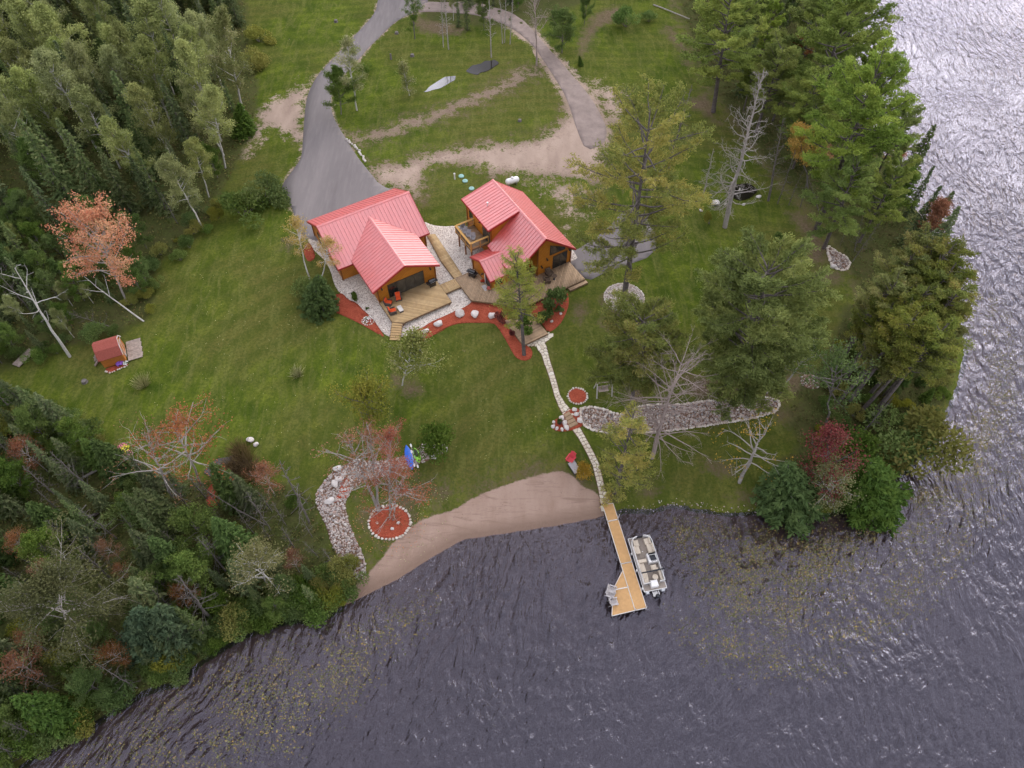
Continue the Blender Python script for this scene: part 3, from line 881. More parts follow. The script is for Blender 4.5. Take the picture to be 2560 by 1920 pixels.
def wall_lamp(parent, o0, u, v, z, face='v'):
    b = MB(o0, K)
    du, dv = (0, -1) if face == 'v' else (-1, 0)
    b.box(u - .05 - .03 * abs(dv), u + .05 + .03 * abs(dv), v - .05, v + .05, z - .1, z + .05)
    b.tube([(u + du * .05, v + dv * .05, z + .02), (u + du * .2, v + dv * .2, z + .06)], .02)
    b.lathe([(.11, -.12), (.09, -.02), (.03, .05)], (u + du * .2, v + dv * .2, z), 10)
    b.build('wall_lamp', 'dark_metal', parent)

# ---- left house (garage with a cross wing)
O1 = (18.0, 57.0, z1(*W(18, 54)) / K)
H1 = thing('garage_house', 'orange-brown log house with pink-red metal cross-gable roof, left of the two', 'house', (W(*O1[:2])[0], W(*O1[:2])[1], O1[2] * K), AZ)
g0 = O1[2] - .3
b = MB(O1, K)
b.ext([(12.65, 57.17, g0), (12.65, 65.25, g0), (12.65, 65.25, 4.62), (12.65, 61.2, 6.96), (12.65, 57.17, 4.58)], (10.35, 0, 0))
b.build('wall', 'log_siding', H1)
b = MB(O1, K)
b.ext([(14.69, 51.9, g0), (21.49, 51.9, g0), (21.49, 51.9, 4.68), (18.0, 51.9, 6.36), (14.69, 51.9, 4.72)], (0, 5.2, 0))
wg = b.build('wing_wall', 'log_siding', H1)
for (u, v) in ((14.66, 51.87), (21.52, 51.87), (12.62, 57.14), (23.03, 57.14), (12.62, 65.28), (23.03, 65.28)):
    b = MB(O1, K)
    b.box(u - .07, u + .07, v - .07, v + .07, g0, 4.5)
    b.build('corner_post', 'corner_trim', H1)
sF = (7.12 - 4.42) / (61.2 - 56.72)
front = roof_plane(H1, O1, [(12.28, 56.72, 4.42), (23.42, 56.72, 4.42), (23.42, 61.2, 7.12), (12.28, 61.2, 7.12)], (1, 0))
back = roof_plane(H1, O1, [(12.28, 61.2, 7.12), (23.42, 61.2, 7.12), (23.42, 65.75, 4.42), (12.28, 65.75, 4.42)], (1, 0))
ridge_cap(front, O1, (12.26, 61.2, 7.13), (23.44, 61.2, 7.13), (0, 1, sF))
fascia(front, O1, [(12.26, 65.75, 4.42), (12.26, 61.2, 7.12), (12.26, 56.72, 4.42), (23.44, 56.72, 4.42), (23.44, 61.2, 7.12), (23.44, 65.75, 4.42), (12.26, 65.75, 4.42)])
zr, ze = 6.56, 4.62
vr_ = 56.72 + (zr - 4.42) / sF            # where the wing ridge dies into the main roof
def main_z(v): return 4.42 + (v - 56.72) * sF
ve = 56.72 + (ze - 4.42) / sF
wl = roof_plane(H1, O1, [(14.03, 51.45, ze), (18.0, 51.45, zr), (18.0, vr_ + .05, zr), (14.03, ve, ze)], (0, 1))
wr = roof_plane(H1, O1, [(21.97, 51.45, ze), (18.0, 51.45, zr), (18.0, vr_ + .05, zr), (21.97, ve, ze)], (0, 1))
ridge_cap(wl, O1, (18.0, 51.42, zr + .01), (18.0, vr_, zr + .01), (1, 0, (zr - ze) / 3.97))
fascia(wl, O1, [(14.02, ve - .1, ze), (14.02, 51.43, ze), (18.0, 51.43, zr), (21.98, 51.43, ze), (21.98, ve - .1, ze)])
window(H1, O1, 'v', (18.0, 51.9), 4.15, 2.42, 4.3, 'sliding_door', 4, ['window_glass', 'blind_glass', 'blind_glass', 'blind_glass'])
wall_lamp(H1, O1, 15.15, 51.9, 4.35)
wall_lamp(H1, O1, 20.95, 51.9, 4.35)
window(H1, O1, 'u', (12.65, 59.3), .9, 2.45, 4.3, 'side_door', 1, 'window_frame')
window(H1, O1, 'u', (12.65, 62.4), 2.2, 2.3, 4.3, 'garage_door', 1, 'window_glass')

# ---- right house
O2 = (32.0, 50.0, z1(*W(31, 50)) / K)
H2 = thing('lake_house', 'two-storey orange-brown log house with steep red metal roof and shed dormer, right of the two', 'house', (W(*O2[:2])[0], W(*O2[:2])[1], O2[2] * K), AZ)
g0 = O2[2] - .3
b = MB(O2, K)
b.ext([(28.44, 47.9, g0), (35.75, 47.9, g0), (35.75, 47.9, 4.75), (32.0, 47.9, 7.86), (28.44, 47.9, 4.85)], (0, 8.85, 0))
b.build('wall', 'log_siding', H2)
b = MB(O2, K)
b.ext([(31.4, 46.42, g0), (35.77, 46.42, g0), (35.77, 46.42, 4.74), (32.0, 46.42, 7.84), (31.4, 46.42, 7.34)], (0, 1.5, 0))
b.build('gable_wall', 'log_siding', H2)
b = MB(O2, K)
b.ext([(28.42, 51.4, 3.5), (31.98, 51.4, 3.5), (31.98, 51.4, 7.84), (28.42, 51.4, 6.99)], (0, 5.37, 0))
b.build('dormer_wall', 'log_siding', H2)
b = MB(O2, K)
b.ext([(25.95, 47.28, g0), (25.95, 51.2, g0), (25.95, 51.2, 4.0), (25.95, 49.25, 5.0), (25.95, 47.28, 4.0)], (2.7, 0, 0))
b.build('porch_wall', 'log_siding', H2)
for (u, v, t) in ((35.78, 46.40, 4.6), (31.37, 46.40, 7.2), (25.93, 47.26, 3.9), (25.93, 51.22, 3.9), (28.40, 56.8, 6.9), (28.40, 51.38, 6.9)):
    b = MB(O2, K)
    b.box(u - .07, u + .07, v - .07, v + .07, g0, t)
    b.build('corner_post', 'corner_trim', H2)
zR, zE, uE = 8.0, 4.58, 4.08
rr = roof_plane(H2, O2, [(32, 45.9, zR), (32, 57.1, zR), (32 + uE, 57.1, zE), (32 + uE, 45.9, zE)], (0, 1))
rl = roof_plane(H2, O2, [(32, 45.9, zR), (32, 51.38, zR), (32 - uE, 51.38, zE), (32 - uE, 45.9, zE)], (0, 1))
dm = roof_plane(H2, O2, [(32.02, 51.05, zR + .03), (32.02, 57.12, zR + .03), (27.93, 57.12, 7.05), (27.93, 51.05, 7.05)], (0, 1), 'dormer_roof')
ridge_cap(rr, O2, (32, 45.87, zR + .02), (32, 57.13, zR + .05), (1, 0, .6))
fascia(rr, O2, [(32 - uE, 51.2, zE), (32 - uE, 45.88, zE), (32, 45.88, zR), (32 + uE, 45.88, zE), (32 + uE, 57.12, zE), (32, 57.12, zR)])
fascia(dm, O2, [(32, 51.03, zR + .02), (27.92, 51.03, 7.05), (27.92, 57.13, 7.05), (32, 57.13, zR + .02)])
pf = roof_plane(H2, O2, [(25.72, 47.02, 3.95), (28.5, 47.02, 3.95), (29.45, 49.25, 5.15), (25.72, 49.25, 5.15)], (1, 0), 'porch_roof')
pb = roof_plane(H2, O2, [(25.72, 49.25, 5.15), (29.45, 49.25, 5.15), (28.42, 51.5, 3.95), (25.72, 51.5, 3.95)], (1, 0), 'porch_roof')
ridge_cap(pf, O2, (25.7, 49.25, 5.16), (29.4, 49.25, 5.16), (0, 1, .52))
fascia(pf, O2, [(28.4, 47.0, 3.95), (25.7, 47.0, 3.95), (25.7, 49.25, 5.15), (25.7, 51.5, 3.95)])
b = MB(O2, K)
b.tube([(29.6, 54.1, 7.4), (29.6, 54.1, 7.95)], .06, 8)
b.lathe([(.12, 0), (.12, .05), (.03, .1)], (29.6, 54.1, 7.93), 8)
b.build('vent_pipe', 'white_paint', H2)
window(H2, O2, 'v', (34.35, 46.42), 1.75, 2.43, 4.25, 'patio_door', 2)
window(H2, O2, 'v', (33.95, 46.42), 1.9, 4.75, 6.4, 'gable_window', 2, top=(6.1, 4.95))
window(H2, O2, 'v', (30.0, 47.9), 2.4, 2.6, 5.6, 'tall_window', 2, top=(5.3, 6.0))
window(H2, O2, 'v', (26.95, 47.28), .75, 2.75, 3.65, 'porch_window', 1)
window(H2, O2, 'u', (28.42, 52.4), 1.5, 4.45, 6.4, 'balcony_door', 3, 'blind_glass')
window(H2, O2, 'u', (28.42, 55.9), .7, 4.9, 5.9, 'window', 1)
do = window(H2, O2, 'u', (25.95, 47.95), .85, 2.44, 3.85, 'door', 1, 'window_frame')
b = MB(O2, K)
b.box(25.86, 25.93, 48.42, 48.52, 2.44, 3.9)
b.build('door_frame', 'white_paint', do)
for (u, v, z, f) in ((32.55, 46.42, 4.45, 'v'), (35.5, 46.42, 4.45, 'v'), (31.9, 46.42, 3.6, 'v'), (25.95, 48.9, 3.5, 'u'), (28.42, 53.6, 6.2, 'u')):
    wall_lamp(H2, O2, u, v, z, f)

# ---- balcony on the dormer side
fz = 4.38
b = MB(O2, K)
def boards(poly, z, ang, wd=.14, gap=.022, th=.04, rnd=None, org=(0, 0, 0)):
    """deck boards clipped to a convex outline; returns mesh arrays with a tone per board"""
    ca, sa = math.cos(ang), math.sin(ang)
    Pq = [((x - org[0]) * ca + (y - org[1]) * sa, -(x - org[0]) * sa + (y - org[1]) * ca) for x, y in poly]
    lo, hi = min(p[1] for p in Pq), max(p[1] for p in Pq)
    V, Fq, T = [], [], []
    t = lo
    rg = random.Random(int(abs(lo * 77)) + 5)
    def rangeat(y):
        c = []
        for i in range(len(Pq)):
            (x0, y0), (x1_, y1_) = Pq[i], Pq[(i + 1) % len(Pq)]
            if (y0 - y) * (y1_ - y) <= 0 and y0 != y1_:
                c.append(x0 + (x1_ - x0) * (y - y0) / (y1_ - y0))
        return (min(c), max(c)) if len(c) >= 2 else None
    while t < hi - .01:
        e = min(t + wd, hi)
        r0, r1_ = rangeat(t + 1e-4), rangeat(e - 1e-4)
        if r0 and r1_:
            base = len(V)
            dz = rg.uniform(-.002, .002)
            for zz in (z - th, z + dz):
                for (x, y) in ((r0[0], t), (r0[1], t), (r1_[1], e), (r1_[0], e)):
                    V.append((x * ca - y * sa, x * sa + y * ca, zz - org[2]))
            Fq += [tuple(base + i for i in q) for q in ((4, 5, 6, 7), (0, 1, 5, 4), (1, 2, 6, 5), (2, 3, 7, 6), (3, 0, 4, 7))]
            T += [rg.random()] * 8
        t += wd + gap
    return np.array(V), np.array(Fq), np.array(T)
def deck(parent, o0, poly, z, ang, m, rim=True, name='deck_boards', wd=.14):
    V, Fq, T = boards(poly, z, ang, wd, org=o0)
    o = link(name, np_mesh(name, V * K, Fq, MATS[m], tone=T), parent)
    o['kind'] = 'stuff'
    if rim:
        b = MB(o0, K)
        n = len(poly)
        for i in range(n):
            p, q = poly[i], poly[(i + 1) % n]
            b.bar((p[0], p[1], z - .135), (q[0], q[1], z - .135), .05, .2)
        b.build('rim_joist', 'rim_wood', parent)
    return o
mat('rim_wood', (.19, .125, .07), .8, .3, 5)
mat('post_wood', (.22, .10, .045), .8, .25, 5)
BAL = [(26.12, 51.95), (28.4, 51.95), (28.4, 55.3), (26.12, 55.3)]
BO = thing('balcony', 'raised wooden balcony with golden railing on posts at the dormer of the right house', 'balcony', (W(26.2, 53.6)[0], W(26.2, 53.6)[1], z1(*W(26.2, 53.6))), AZ)
OB = (26.2, 53.6, z1(*W(26.2, 53.6)) / K)
deck(BO, OB, BAL, fz, 0, 'old_deck_wood', True, 'balcony_boards')
for i, (u, v) in enumerate(((26.3, 52.15), (26.3, 53.6), (26.3, 55.1))):
    b = MB(OB, K)
    b.box(u - .07, u + .07, v - .07, v + .07, OB[2] - .3, fz - .05)
    b.build('post', 'post_wood', BO)
rz = fz + .92
for (p, q) in (((26.1, 51.87), (26.1, 55.4)), ((26.22, 51.95), (28.4, 51.95)), ((26.22, 55.32), (28.4, 55.32))):
    b = MB(OB, K)
    b.bar((p[0], p[1], rz), (q[0], q[1], rz), .24, .045)
    b.build('hand_rail', 'rail_wood', BO)
    b = MB(OB, K)
    n = max(2, round(math.hypot(q[0] - p[0], q[1] - p[1]) / 1.15))
    for i in range(n + 1):
        x, y = p[0] + (q[0] - p[0]) * i / n, p[1] + (q[1] - p[1]) * i / n
        b.box(x - .05, x + .05, y - .05, y + .05, fz - .25, rz - .03)
    b.bar((p[0], p[1], fz + .12), (q[0], q[1], fz + .12), .05, .08)
    b.build('rail_post', 'rail_wood', BO)
    b = MB(OB, K)
    m_ = int(math.hypot(q[0] - p[0], q[1] - p[1]) / .11)
    for i in range(1, m_):
        x, y = p[0] + (q[0] - p[0]) * i / m_, p[1] + (q[1] - p[1]) * i / m_
        b.box(x - .012, x + .012, y - .012, y + .012, fz + .1, rz - .02)
    b.build('baluster', 'dark_metal', BO, kind='stuff')

# ---- decks and walks
def deck_thing(name, label, poly, z, ang, m, cat='deck', legs=True, wd=.14):
    cu = sum(p[0] for p in poly) / len(poly)
    cv = sum(p[1] for p in poly) / len(poly)
    gz = z1(*W(cu, cv)) / K
    t = thing(name, label, cat, (W(cu, cv)[0], W(cu, cv)[1], gz * K), AZ)
    o0 = (cu, cv, gz)
    deck(t, o0, poly, z, ang, m, wd=wd)
    if legs:
        for p in poly:
            b = MB(o0, K)
            u, v = p[0] + (cu - p[0]) * .06, p[1] + (cv - p[1]) * .06
            b.box(u - .06, u + .06, v - .06, v + .06, z1(*W(u, v)) / K - .2, z - .06)
            b.build('support_post', 'post_wood', t)
    return t, o0
DZ = 2.42
dl, odl = deck_thing('garage_deck', 'light new wooden deck with diagonal boards in front of the left house', [(14.6, 51.88), (14.6, 48.7), (15.45, 47.92), (21.35, 47.92), (21.42, 51.88)], DZ, R(-45), 'new_deck_wood')
dr, odr = deck_thing('lake_deck', 'large weathered wooden deck with narrow boards around the right house', [(23.3, 50.8), (23.3, 47.0), (27.75, 43.2), (35.65, 43.2), (35.65, 46.5), (28.6, 50.8)], DZ, R(45), 'old_deck_wood', wd=.15)
deck_thing('deck_bridge', 'short light plank bridge linking the two decks', [(21.43, 49.35), (23.27, 49.35), (23.27, 50.78), (21.43, 50.78)], DZ - .01, R(90), 'new_deck_wood', 'walkway', wd=.2)
deck_thing('boardwalk', 'long light boardwalk running back between the two houses', [(23.28, 50.85), (24.3, 50.85), (24.78, 58.3), (23.85, 58.7), (23.3, 54.2)], DZ - .02, R(0), 'new_deck_wood', 'walkway', wd=.2)
deck_thing('lower_deck', 'square lower wooden deck at the top of the flagstone path', [(25.02, 39.0), (28.05, 39.0), (28.05, 42.3), (25.02, 42.9)], 2.05, R(0), 'old_deck_wood', wd=.15)
deck_thing('deck_step', 'long single wooden step along the right edge of the large deck', [(33.4, 42.75), (35.75, 42.75), (35.75, 43.15), (33.4, 43.15)], 2.22, R(0), 'old_deck_wood', 'step', legs=False)
def stairs(label, p0, p1, n, wd, za, zb, m, name='deck_stairs'):
    """treads from p0 (top) to p1 (bottom) in house axes"""
    gz = z1(*W(*p1)) / K
    t = thing(name, label, 'stairs', (W(*p1)[0], W(*p1)[1], gz * K), AZ)
    o0 = (p1[0], p1[1], gz)
    d = np.array(p1) - np.array(p0)
    ln = np.linalg.norm(d); d /= ln
    sd_ = np.array((-d[1], d[0])) * wd / 2
    run = ln / n
    for i in range(n):
        a = np.array(p0) + d * run * i
        e = a + d * run * 1.02
        z = za + (zb - za) * (i + 1) / n
        b = MB(o0, K)
        b.ext([(a[0] - sd_[0], a[1] - sd_[1], z - .05), (a[0] + sd_[0], a[1] + sd_[1], z - .05), (e[0] + sd_[0], e[1] + sd_[1], z - .05), (e[0] - sd_[0], e[1] - sd_[1], z - .05)], (0, 0, .05))
        V = np.array([((x - o0[0]) * K, (y - o0[1]) * K, (zz_ - o0[2]) * K) for x, y, zz_ in b.v])
        o = b.build('tread', m, t)
    for sg in (-1, 1):
        b = MB(o0, K)
        b.bar((p0[0] + sd_[0] * sg * .97, p0[1] + sd_[1] * sg * .97, za - .12), (p1[0] + sd_[0] * sg * .97, p1[1] + sd_[1] * sg * .97, zb - .12), .05, .2)
        b.build('stringer', 'rim_wood', t)
    return t
stairs('flight of light wooden steps at the lower left corner of the left deck', (15.02, 48.3), (13.9, 46.7), 7, 1.15, DZ, z1(*W(13.9, 46.7)) / K + .1, 'new_deck_wood')
stairs('short wooden steps between the large deck and the lower deck', (26.9, 43.25), (26.75, 42.75), 2, 1.6, DZ, 2.07, 'old_deck_wood')

# ---------------------------------------------------------------- stones
def stone_mat(name, cols, bump=.4):
    s = NT(name)
    oi = s.n('ShaderNodeObjectInfo').outputs['Random']
    at_ = s.attr('tone').outputs['Fac']
    v = s.math('FRACT', s.math('ADD', oi, at_))
    c = s.ramp(v, [(i / (len(cols) - 1), q) for i, q in enumerate(cols)])
    p = s.pos(obj=True)
    c = s.mix(s.rng(s.noise(3.5, p, 5, .65), .42, .75, 0, .5), c, tuple(x * .5 for x in cols[0]))
    s.base(c, .85, .25)
    s.bump(s.noise(6, p, 5, .7), bump, .05)
    MATS[name] = s.m
stone_mat('pale_boulder', [(.62, .57, .53), (.74, .70, .66), (.68, .61, .57)])
stone_mat('flagstone', [(.66, .58, .46), (.76, .70, .58), (.58, .49, .37), (.78, .73, .63)])
stone_mat('border_stone', [(.62, .54, .46), (.76, .71, .64), (.52, .43, .35), (.70, .60, .52)])
stone_mat('river_stone', [(.16, .14, .14), (.46, .35, .28), (.30, .29, .30), (.64, .57, .50), (.36, .22, .17), (.76, .71, .64), (.26, .23, .22), (.54, .44, .37)])
stone_mat('pale_river_stone', [(.24, .20, .19), (.50, .43, .38), (.38, .35, .34), (.60, .54, .49), (.40, .26, .21), (.68, .64, .60), (.33, .28, .25), (.54, .46, .40)])
mat('joint_soil', (.17, .10, .065), .95, .3, 4, obj=False)
def scatter_mesh(name, pts, size, m, seed, sub=0, flat=.62, dz=.0):
    """many small stones as one mesh; pts (n,2), size (n)"""
    rg = np.random.default_rng(seed)
    v0, f0 = ICO[sub]
    n = len(pts)
    sc_ = size[:, None] * rg.uniform(.75, 1.25, (n, 3)) * np.array((1, 1, flat))
    a = rg.uniform(0, 6.28, n)
    V = v0[None] * (1 + .22 * (rg.random((n, len(v0), 1)) - .5)) * sc_[:, None, :]
    ca, sa = np.cos(a)[:, None], np.sin(a)[:, None]
    x = V[..., 0] * ca - V[..., 1] * sa + pts[:, 0, None]
    y = V[..., 0] * sa + V[..., 1] * ca + pts[:, 1, None]
    z = V[..., 2] + (zat(pts[:, 0], pts[:, 1]) + dz + size * flat * .35)[:, None]
    V = np.stack([x, y, z], -1).reshape(-1, 3)
    Fq = (f0[None] + (np.arange(n) * len(v0))[:, None, None]).reshape(-1, 3)
    return np_mesh(name, V, Fq, MATS[m], smooth=False, tone=np.repeat(rg.random(n), len(v0)))
def fill(poly, dens, seed):
    rg = np.random.default_rng(seed)
    p = np.array(poly)
    lo, hi = p.min(0), p.max(0)
    n = int((hi[0] - lo[0]) * (hi[1] - lo[1]) * dens)
    q = lo + rg.random((n, 2)) * (hi - lo)
    return q[inpoly(q[:, 0], q[:, 1], poly)]
def along(poly, gap, seed, closed=True, jit=.05):
    rg = random.Random(seed)
    out = []
    n = len(poly)
    carry = 0
    for i in range(n if closed else n - 1):
        a, b_ = poly[i], poly[(i + 1) % n]
        L_ = math.hypot(b_[0] - a[0], b_[1] - a[1])
        t = carry
        while t < L_:
            out.append((a[0] + (b_[0] - a[0]) * t / L_ + rg.uniform(-jit, jit), a[1] + (b_[1] - a[1]) * t / L_ + rg.uniform(-jit, jit)))
            t += gap * rg.uniform(.85, 1.15)
        carry = t - L_
    return np.array(out)
RIVER_A = [(7.81, 45.44), (8.42, 45.64), (9.23, 45.69), (10.23, 45.58), (11.11, 45.24), (11.60, 44.96), (12.48, 44.70), (13.31, 45.07), (14.05, 45.65), (15.72, 46.04), (20.05, 46.03), (23.37, 46.56), (25.72, 46.46), (27.35, 46.46), (29.09, 47.08), (31.18, 46.65), (30.87, 45.50), (30.11, 44.84), (26.94, 44.05), (22.36, 43.25), (18.95, 42.81), (16.08, 42.46), (11.90, 42.32), (10.82, 42.39), (9.84, 42.52), (8.87, 42.89), (8.10, 43.40)]
RIVER_B = [(-7.31, 40.77), (-7.57, 39.81), (-8.64, 39.05), (-9.95, 38.49), (-11.02, 38.13), (-12.19, 37.55), (-13.93, 36.85), (-14.74, 36.46), (-16.14, 36.17), (-17.12, 35.37), (-17.47, 34.34), (-17.75, 33.71), (-17.46, 32.48), (-16.84, 30.91), (-16.12, 29.62), (-15.28, 28.13), (-14.84, 26.88), (-14.81, 25.77), (-15.32, 25.29), (-16.53, 26.29), (-17.56, 27.40), (-18.53, 28.87), (-19.21, 30.63), (-20.43, 32.79), (-20.90, 33.65), (-20.86, 35.04), (-20.21, 36.34), (-19.40, 37.41), (-17.94, 38.24), (-16.88, 38.53), (-15.19, 38.57), (-13.50, 38.74), (-11.72, 39.33), (-10.46, 40.59), (-8.76, 41.17)]
RIVER_C = [(43.25, 72.27), (44.36, 71.02), (45.61, 69.74), (45.46, 68.43), (44.39, 67.42), (42.88, 67.98), (42.87, 69.82)]
RIVER_D = [(34.24, 49.73), (35.14, 50.41), (36.56, 50.02), (36.87, 48.93), (35.75, 48.14), (34.33, 48.42)]
PINE_RING = ell(C_PINE, 2.55, 2.4)
def rockbed(label, poly, m, dens, size, seed, edge_m=None, edge=.16, under='joint_soil'):
    poly = smooth_poly(poly, 1)
    base = drape('rock_bed', poly, under, .02, .8, label, 'rock bed', sm=0)
    p = fill(poly, dens, seed)
    rg = np.random.default_rng(seed + 1)
    o = link('stones', scatter_mesh('stones', p, size * rg.uniform(.6, 1.35, len(p)) * (1 + .6 * (rg.random(len(p)) > .93)), m, seed, dz=.02), base)
    o['kind'] = 'stuff'
    if edge_m:
        q = along(poly, edge * 1.75, seed)
        o = link('edging_stones', scatter_mesh('edging_stones', q, edge * rg.uniform(.8, 1.2, len(q)), edge_m, seed + 7, sub=1, dz=.03), base)
        o['kind'] = 'stuff'
    return base
rockbed('long bed of brown and grey river stones right of the garden steps', RIVER_A, 'river_stone', 46, .098, 11, 'border_stone', .15)
rockbed('pale dry stream of river stones curving down to the beach left', RIVER_B, 'pale_river_stone', 46, .10, 12)
rockbed('small patch of river stones at the edge of the right wood', RIVER_C, 'river_stone', 26, .11, 13, 'border_stone', .18)
rockbed('little patch of stones among the birches', RIVER_D, 'river_stone', 26, .10, 14)
rockbed('ring of pale pebbles around the foot of the big pine', PINE_RING, 'pale_river_stone', 42, .085, 15, 'border_stone', .10, 'white_gravel')
q = along(SHORE[16:24], .16, 4, False, .45)
q = q[sdist(q[:, 0], q[:, 1]) > -.5]
setp(link('shore_pebbles', scatter_mesh('shore_pebbles', q, np.random.default_rng(2).uniform(.03, .085, len(q)), 'river_stone', 21)), 'scatter of small pebbles along the waterline right of the dock', 'pebbles', kind='stuff')
# stone rings around the mulch circles: each stone a part
RSTONES = [rock_mesh('ring_stone_%d' % i, 40 + i, MATS['border_stone'], 1, (1, .8, .6)) for i in range(5)]
BSTONES = [rock_mesh('boulder_%d' % i, 60 + i, MATS['pale_boulder'], 2, (1, .85, .75), .5) for i in range(6)]
def ring(name, label, poly, gap, size, seed, cat='edging'):
    rg = random.Random(seed)
    c = (sum(p[0] for p in poly) / len(poly), sum(p[1] for p in poly) / len(poly))
    z0 = z1(*c)
    t = thing(name, label, cat, (c[0], c[1], z0))
    for p in along(poly, gap, seed, True, .03):
        s_ = size * rg.uniform(.8, 1.25)
        link('stone', rg.choice(RSTONES), t, (p[0] - c[0], p[1] - c[1], z1(*p) + .08 - z0), (0, 0, rg.uniform(0, 6.28)), (s_, s_, s_))
    return t
ring('stone_ring', 'ring of white stones around the round mulch circle', ell(C_CIRC, 1.13, 1.09), .30, .15, 5)
ring('stone_ring', 'ring of pale stones around the mulch under the red maple', ell(C_MAPLE, 2.18, 1.88), .36, .19, 6)
ring('flower_stones', 'ring of pale stones around the flower clump in the left mulch bed', ell((-17.96, 57.95), .72, .66, 24), .3, .13, 7)
def boulder(p, sx, sy, sz_, rz, seed, label, group=None, m=None, name='boulder', dz=0):
    o = link(name, (m or BSTONES)[seed % len(m or BSTONES)], None, (p[0], p[1], z1(*p) + sz_ * .45 + dz), (0, 0, rz), (sx, sy, sz_))
    return setp(o, label, 'boulder', group)
G = 'white boulders in the mulch bed'
boulder((-9.16, 57.51), .62, .55, .6, .3, 0, 'rounded white boulder in the mulch, nearest the left deck stairs of the five large ones', G)
boulder((-6.56, 59.08), .62, .72, .7, 1.1, 1, 'tall wedge-shaped white boulder in the mulch, second large one from the left', G)
boulder((-4.63, 58.97), .58, .62, .62, 2.0, 2, 'squat white boulder with a dark crack at the middle of the mulch bed', G)
boulder((-2.44, 58.76), .58, .56, .6, .6, 3, 'smooth grey-white boulder beside the dark red shrub', G)
boulder((-10.75, 56.32), .55, .36, .4, .5, 4, 'long pinkish-grey boulder near the bottom of the left deck stairs', G)
boulder((-11.97, 54.99), .42, .42, .45, .2, 5, 'small white boulder at the left tip of the mulch bed', G)
boulder((4.97, 58.02), .22, .24, .3, .3, 0, 'single small white stone in the right mulch bed')
boulder((6.15, 59.24), .2, .22, .26, 1.3, 1, 'small white stone beside the leafy shrub in the right mulch bed')
boulder((28.97, 79.78), .62, .58, .6, .4, 2, 'round white boulder beside the garden pond')
boulder((24.33, 81.27), .45, .42, .45, .9, 3, 'white boulder left of the garden pond under the big pine')
boulder((35.61, 81.66), .42, .3, .35, .2, 4, 'flat pale boulder at the right end of the garden pond')
boulder((33.09, 79.82), .3, .22, .25, .2, 5, 'low pale stone on the front rim of the garden pond')
boulder((30.40, 79.85), .3, .22, .25, 1.2, 0, 'small pale stone between the white boulder and the dead tree')
boulder((26.68, 78.29), .3, .24, .25, 2.2, 1, 'small pale stone at the left end of the garden pond')
boulder((-29.15, 40.85), .45, .4, .45, .1, 2, 'white stone at the upper edge of the reedy pond', None)
boulder((-28.37, 40.37), .36, .34, .36, 1.1, 3, 'smaller white stone beside the reedy pond')
boulder((43.06, 68.04), .5, .4, .45, .2, 3, 'yellowish boulder at the corner of the stone patch by the right wood')
boulder((-19.02, 37.57), .55, .45, .5, .2, 0, 'white boulder at the upper bend of the pale stone stream')
boulder((-18.26, 36.90), .4, .38, .42, 1.2, 1, 'white boulder just right of the upper bend of the pale stone stream')
boulder((-19.04, 35.72), .5, .45, .5, 2.2, 2, 'white boulder at the left of the mulch pocket in the stone stream')
boulder((-18.60, 36.31), .6, .42, .5, .5, 3, 'longest white boulder above the mulch pocket in the stone stream')
boulder((-19.41, 33.74), .6, .42, .45, .6, 4, 'grey-white boulder below the mulch pocket in the stone stream')
boulder((-17.05, 38.42), .5, .36, .4, .1, 5, 'tan boulder on the upper rim of the pale stone stream')
boulder((-7.53, 40.15), .36, .55, .5, .3, 1, 'pinkish upright boulder at the right end of the stone bed by the dark bush')
boulder((-8.67, 39.09), .36, .36, .4, .3, 2, 'round grey boulder on the rim below the dark bush')
boulder((-12.50, 30.89), .22, .22, .28, .3, 3, 'white stone on the mulch ring in front of the maple')
boulder((-14.17, 31.49), .16, .16, .2, .3, 4, 'small white stone on the left half of the maple mulch ring')
boulder((-11.96, 31.51), .22, .2, .26, .3, 5, 'grey stone on the right half of the maple mulch ring')
rg = random.Random(9)
for i in range(15):
    t = i / 14
    a, e = (-25.29, 93.68), (-21.99, 88.49)
    p = (a[0] + (e[0] - a[0]) * t + .5 * math.sin(t * 3.1), a[1] + (e[1] - a[1]) * t)
    boulder((p[0] + rg.uniform(-.12, .12), p[1]), rg.uniform(.17, .29), rg.uniform(.16, .24), rg.uniform(.18, .28), rg.uniform(0, 6), i, 'white stone in the row edging the right side of the driveway', 'white stones along the driveway')
for i, (p, sx, sy, lb) in enumerate((((5.70, 44.20), .45, .62, 'white boulder at the upper left of the garden steps'), ((6.02, 43.53), .5, .48, 'white boulder beside the planter at the garden steps'), ((6.21, 42.93), .58, .5, 'big white boulder at the lower left of the garden steps'),
        ((7.16, 45.25), .5, .44, 'white boulder at the top right of the garden steps'), ((7.42, 44.69), .45, .52, 'grey boulder right of the garden steps'), ((7.71, 43.88), .66, .6, 'largest white boulder right of the garden steps'),
        ((4.69, 43.08), .36, .45, 'pale boulder at the far left tip of the step mulch'), ((5.10, 42.80), .34, .3, 'pale boulder on the lower rim of the step mulch'), ((5.69, 42.66), .38, .3, 'pale boulder below the step planter'), ((4.73, 43.58), .3, .3, 'small pale boulder above the far left tip of the step mulch'))):
    boulder(p, sx * .72, sy * .72, .36, .2 + i, i, lb, 'boulders around the garden steps')
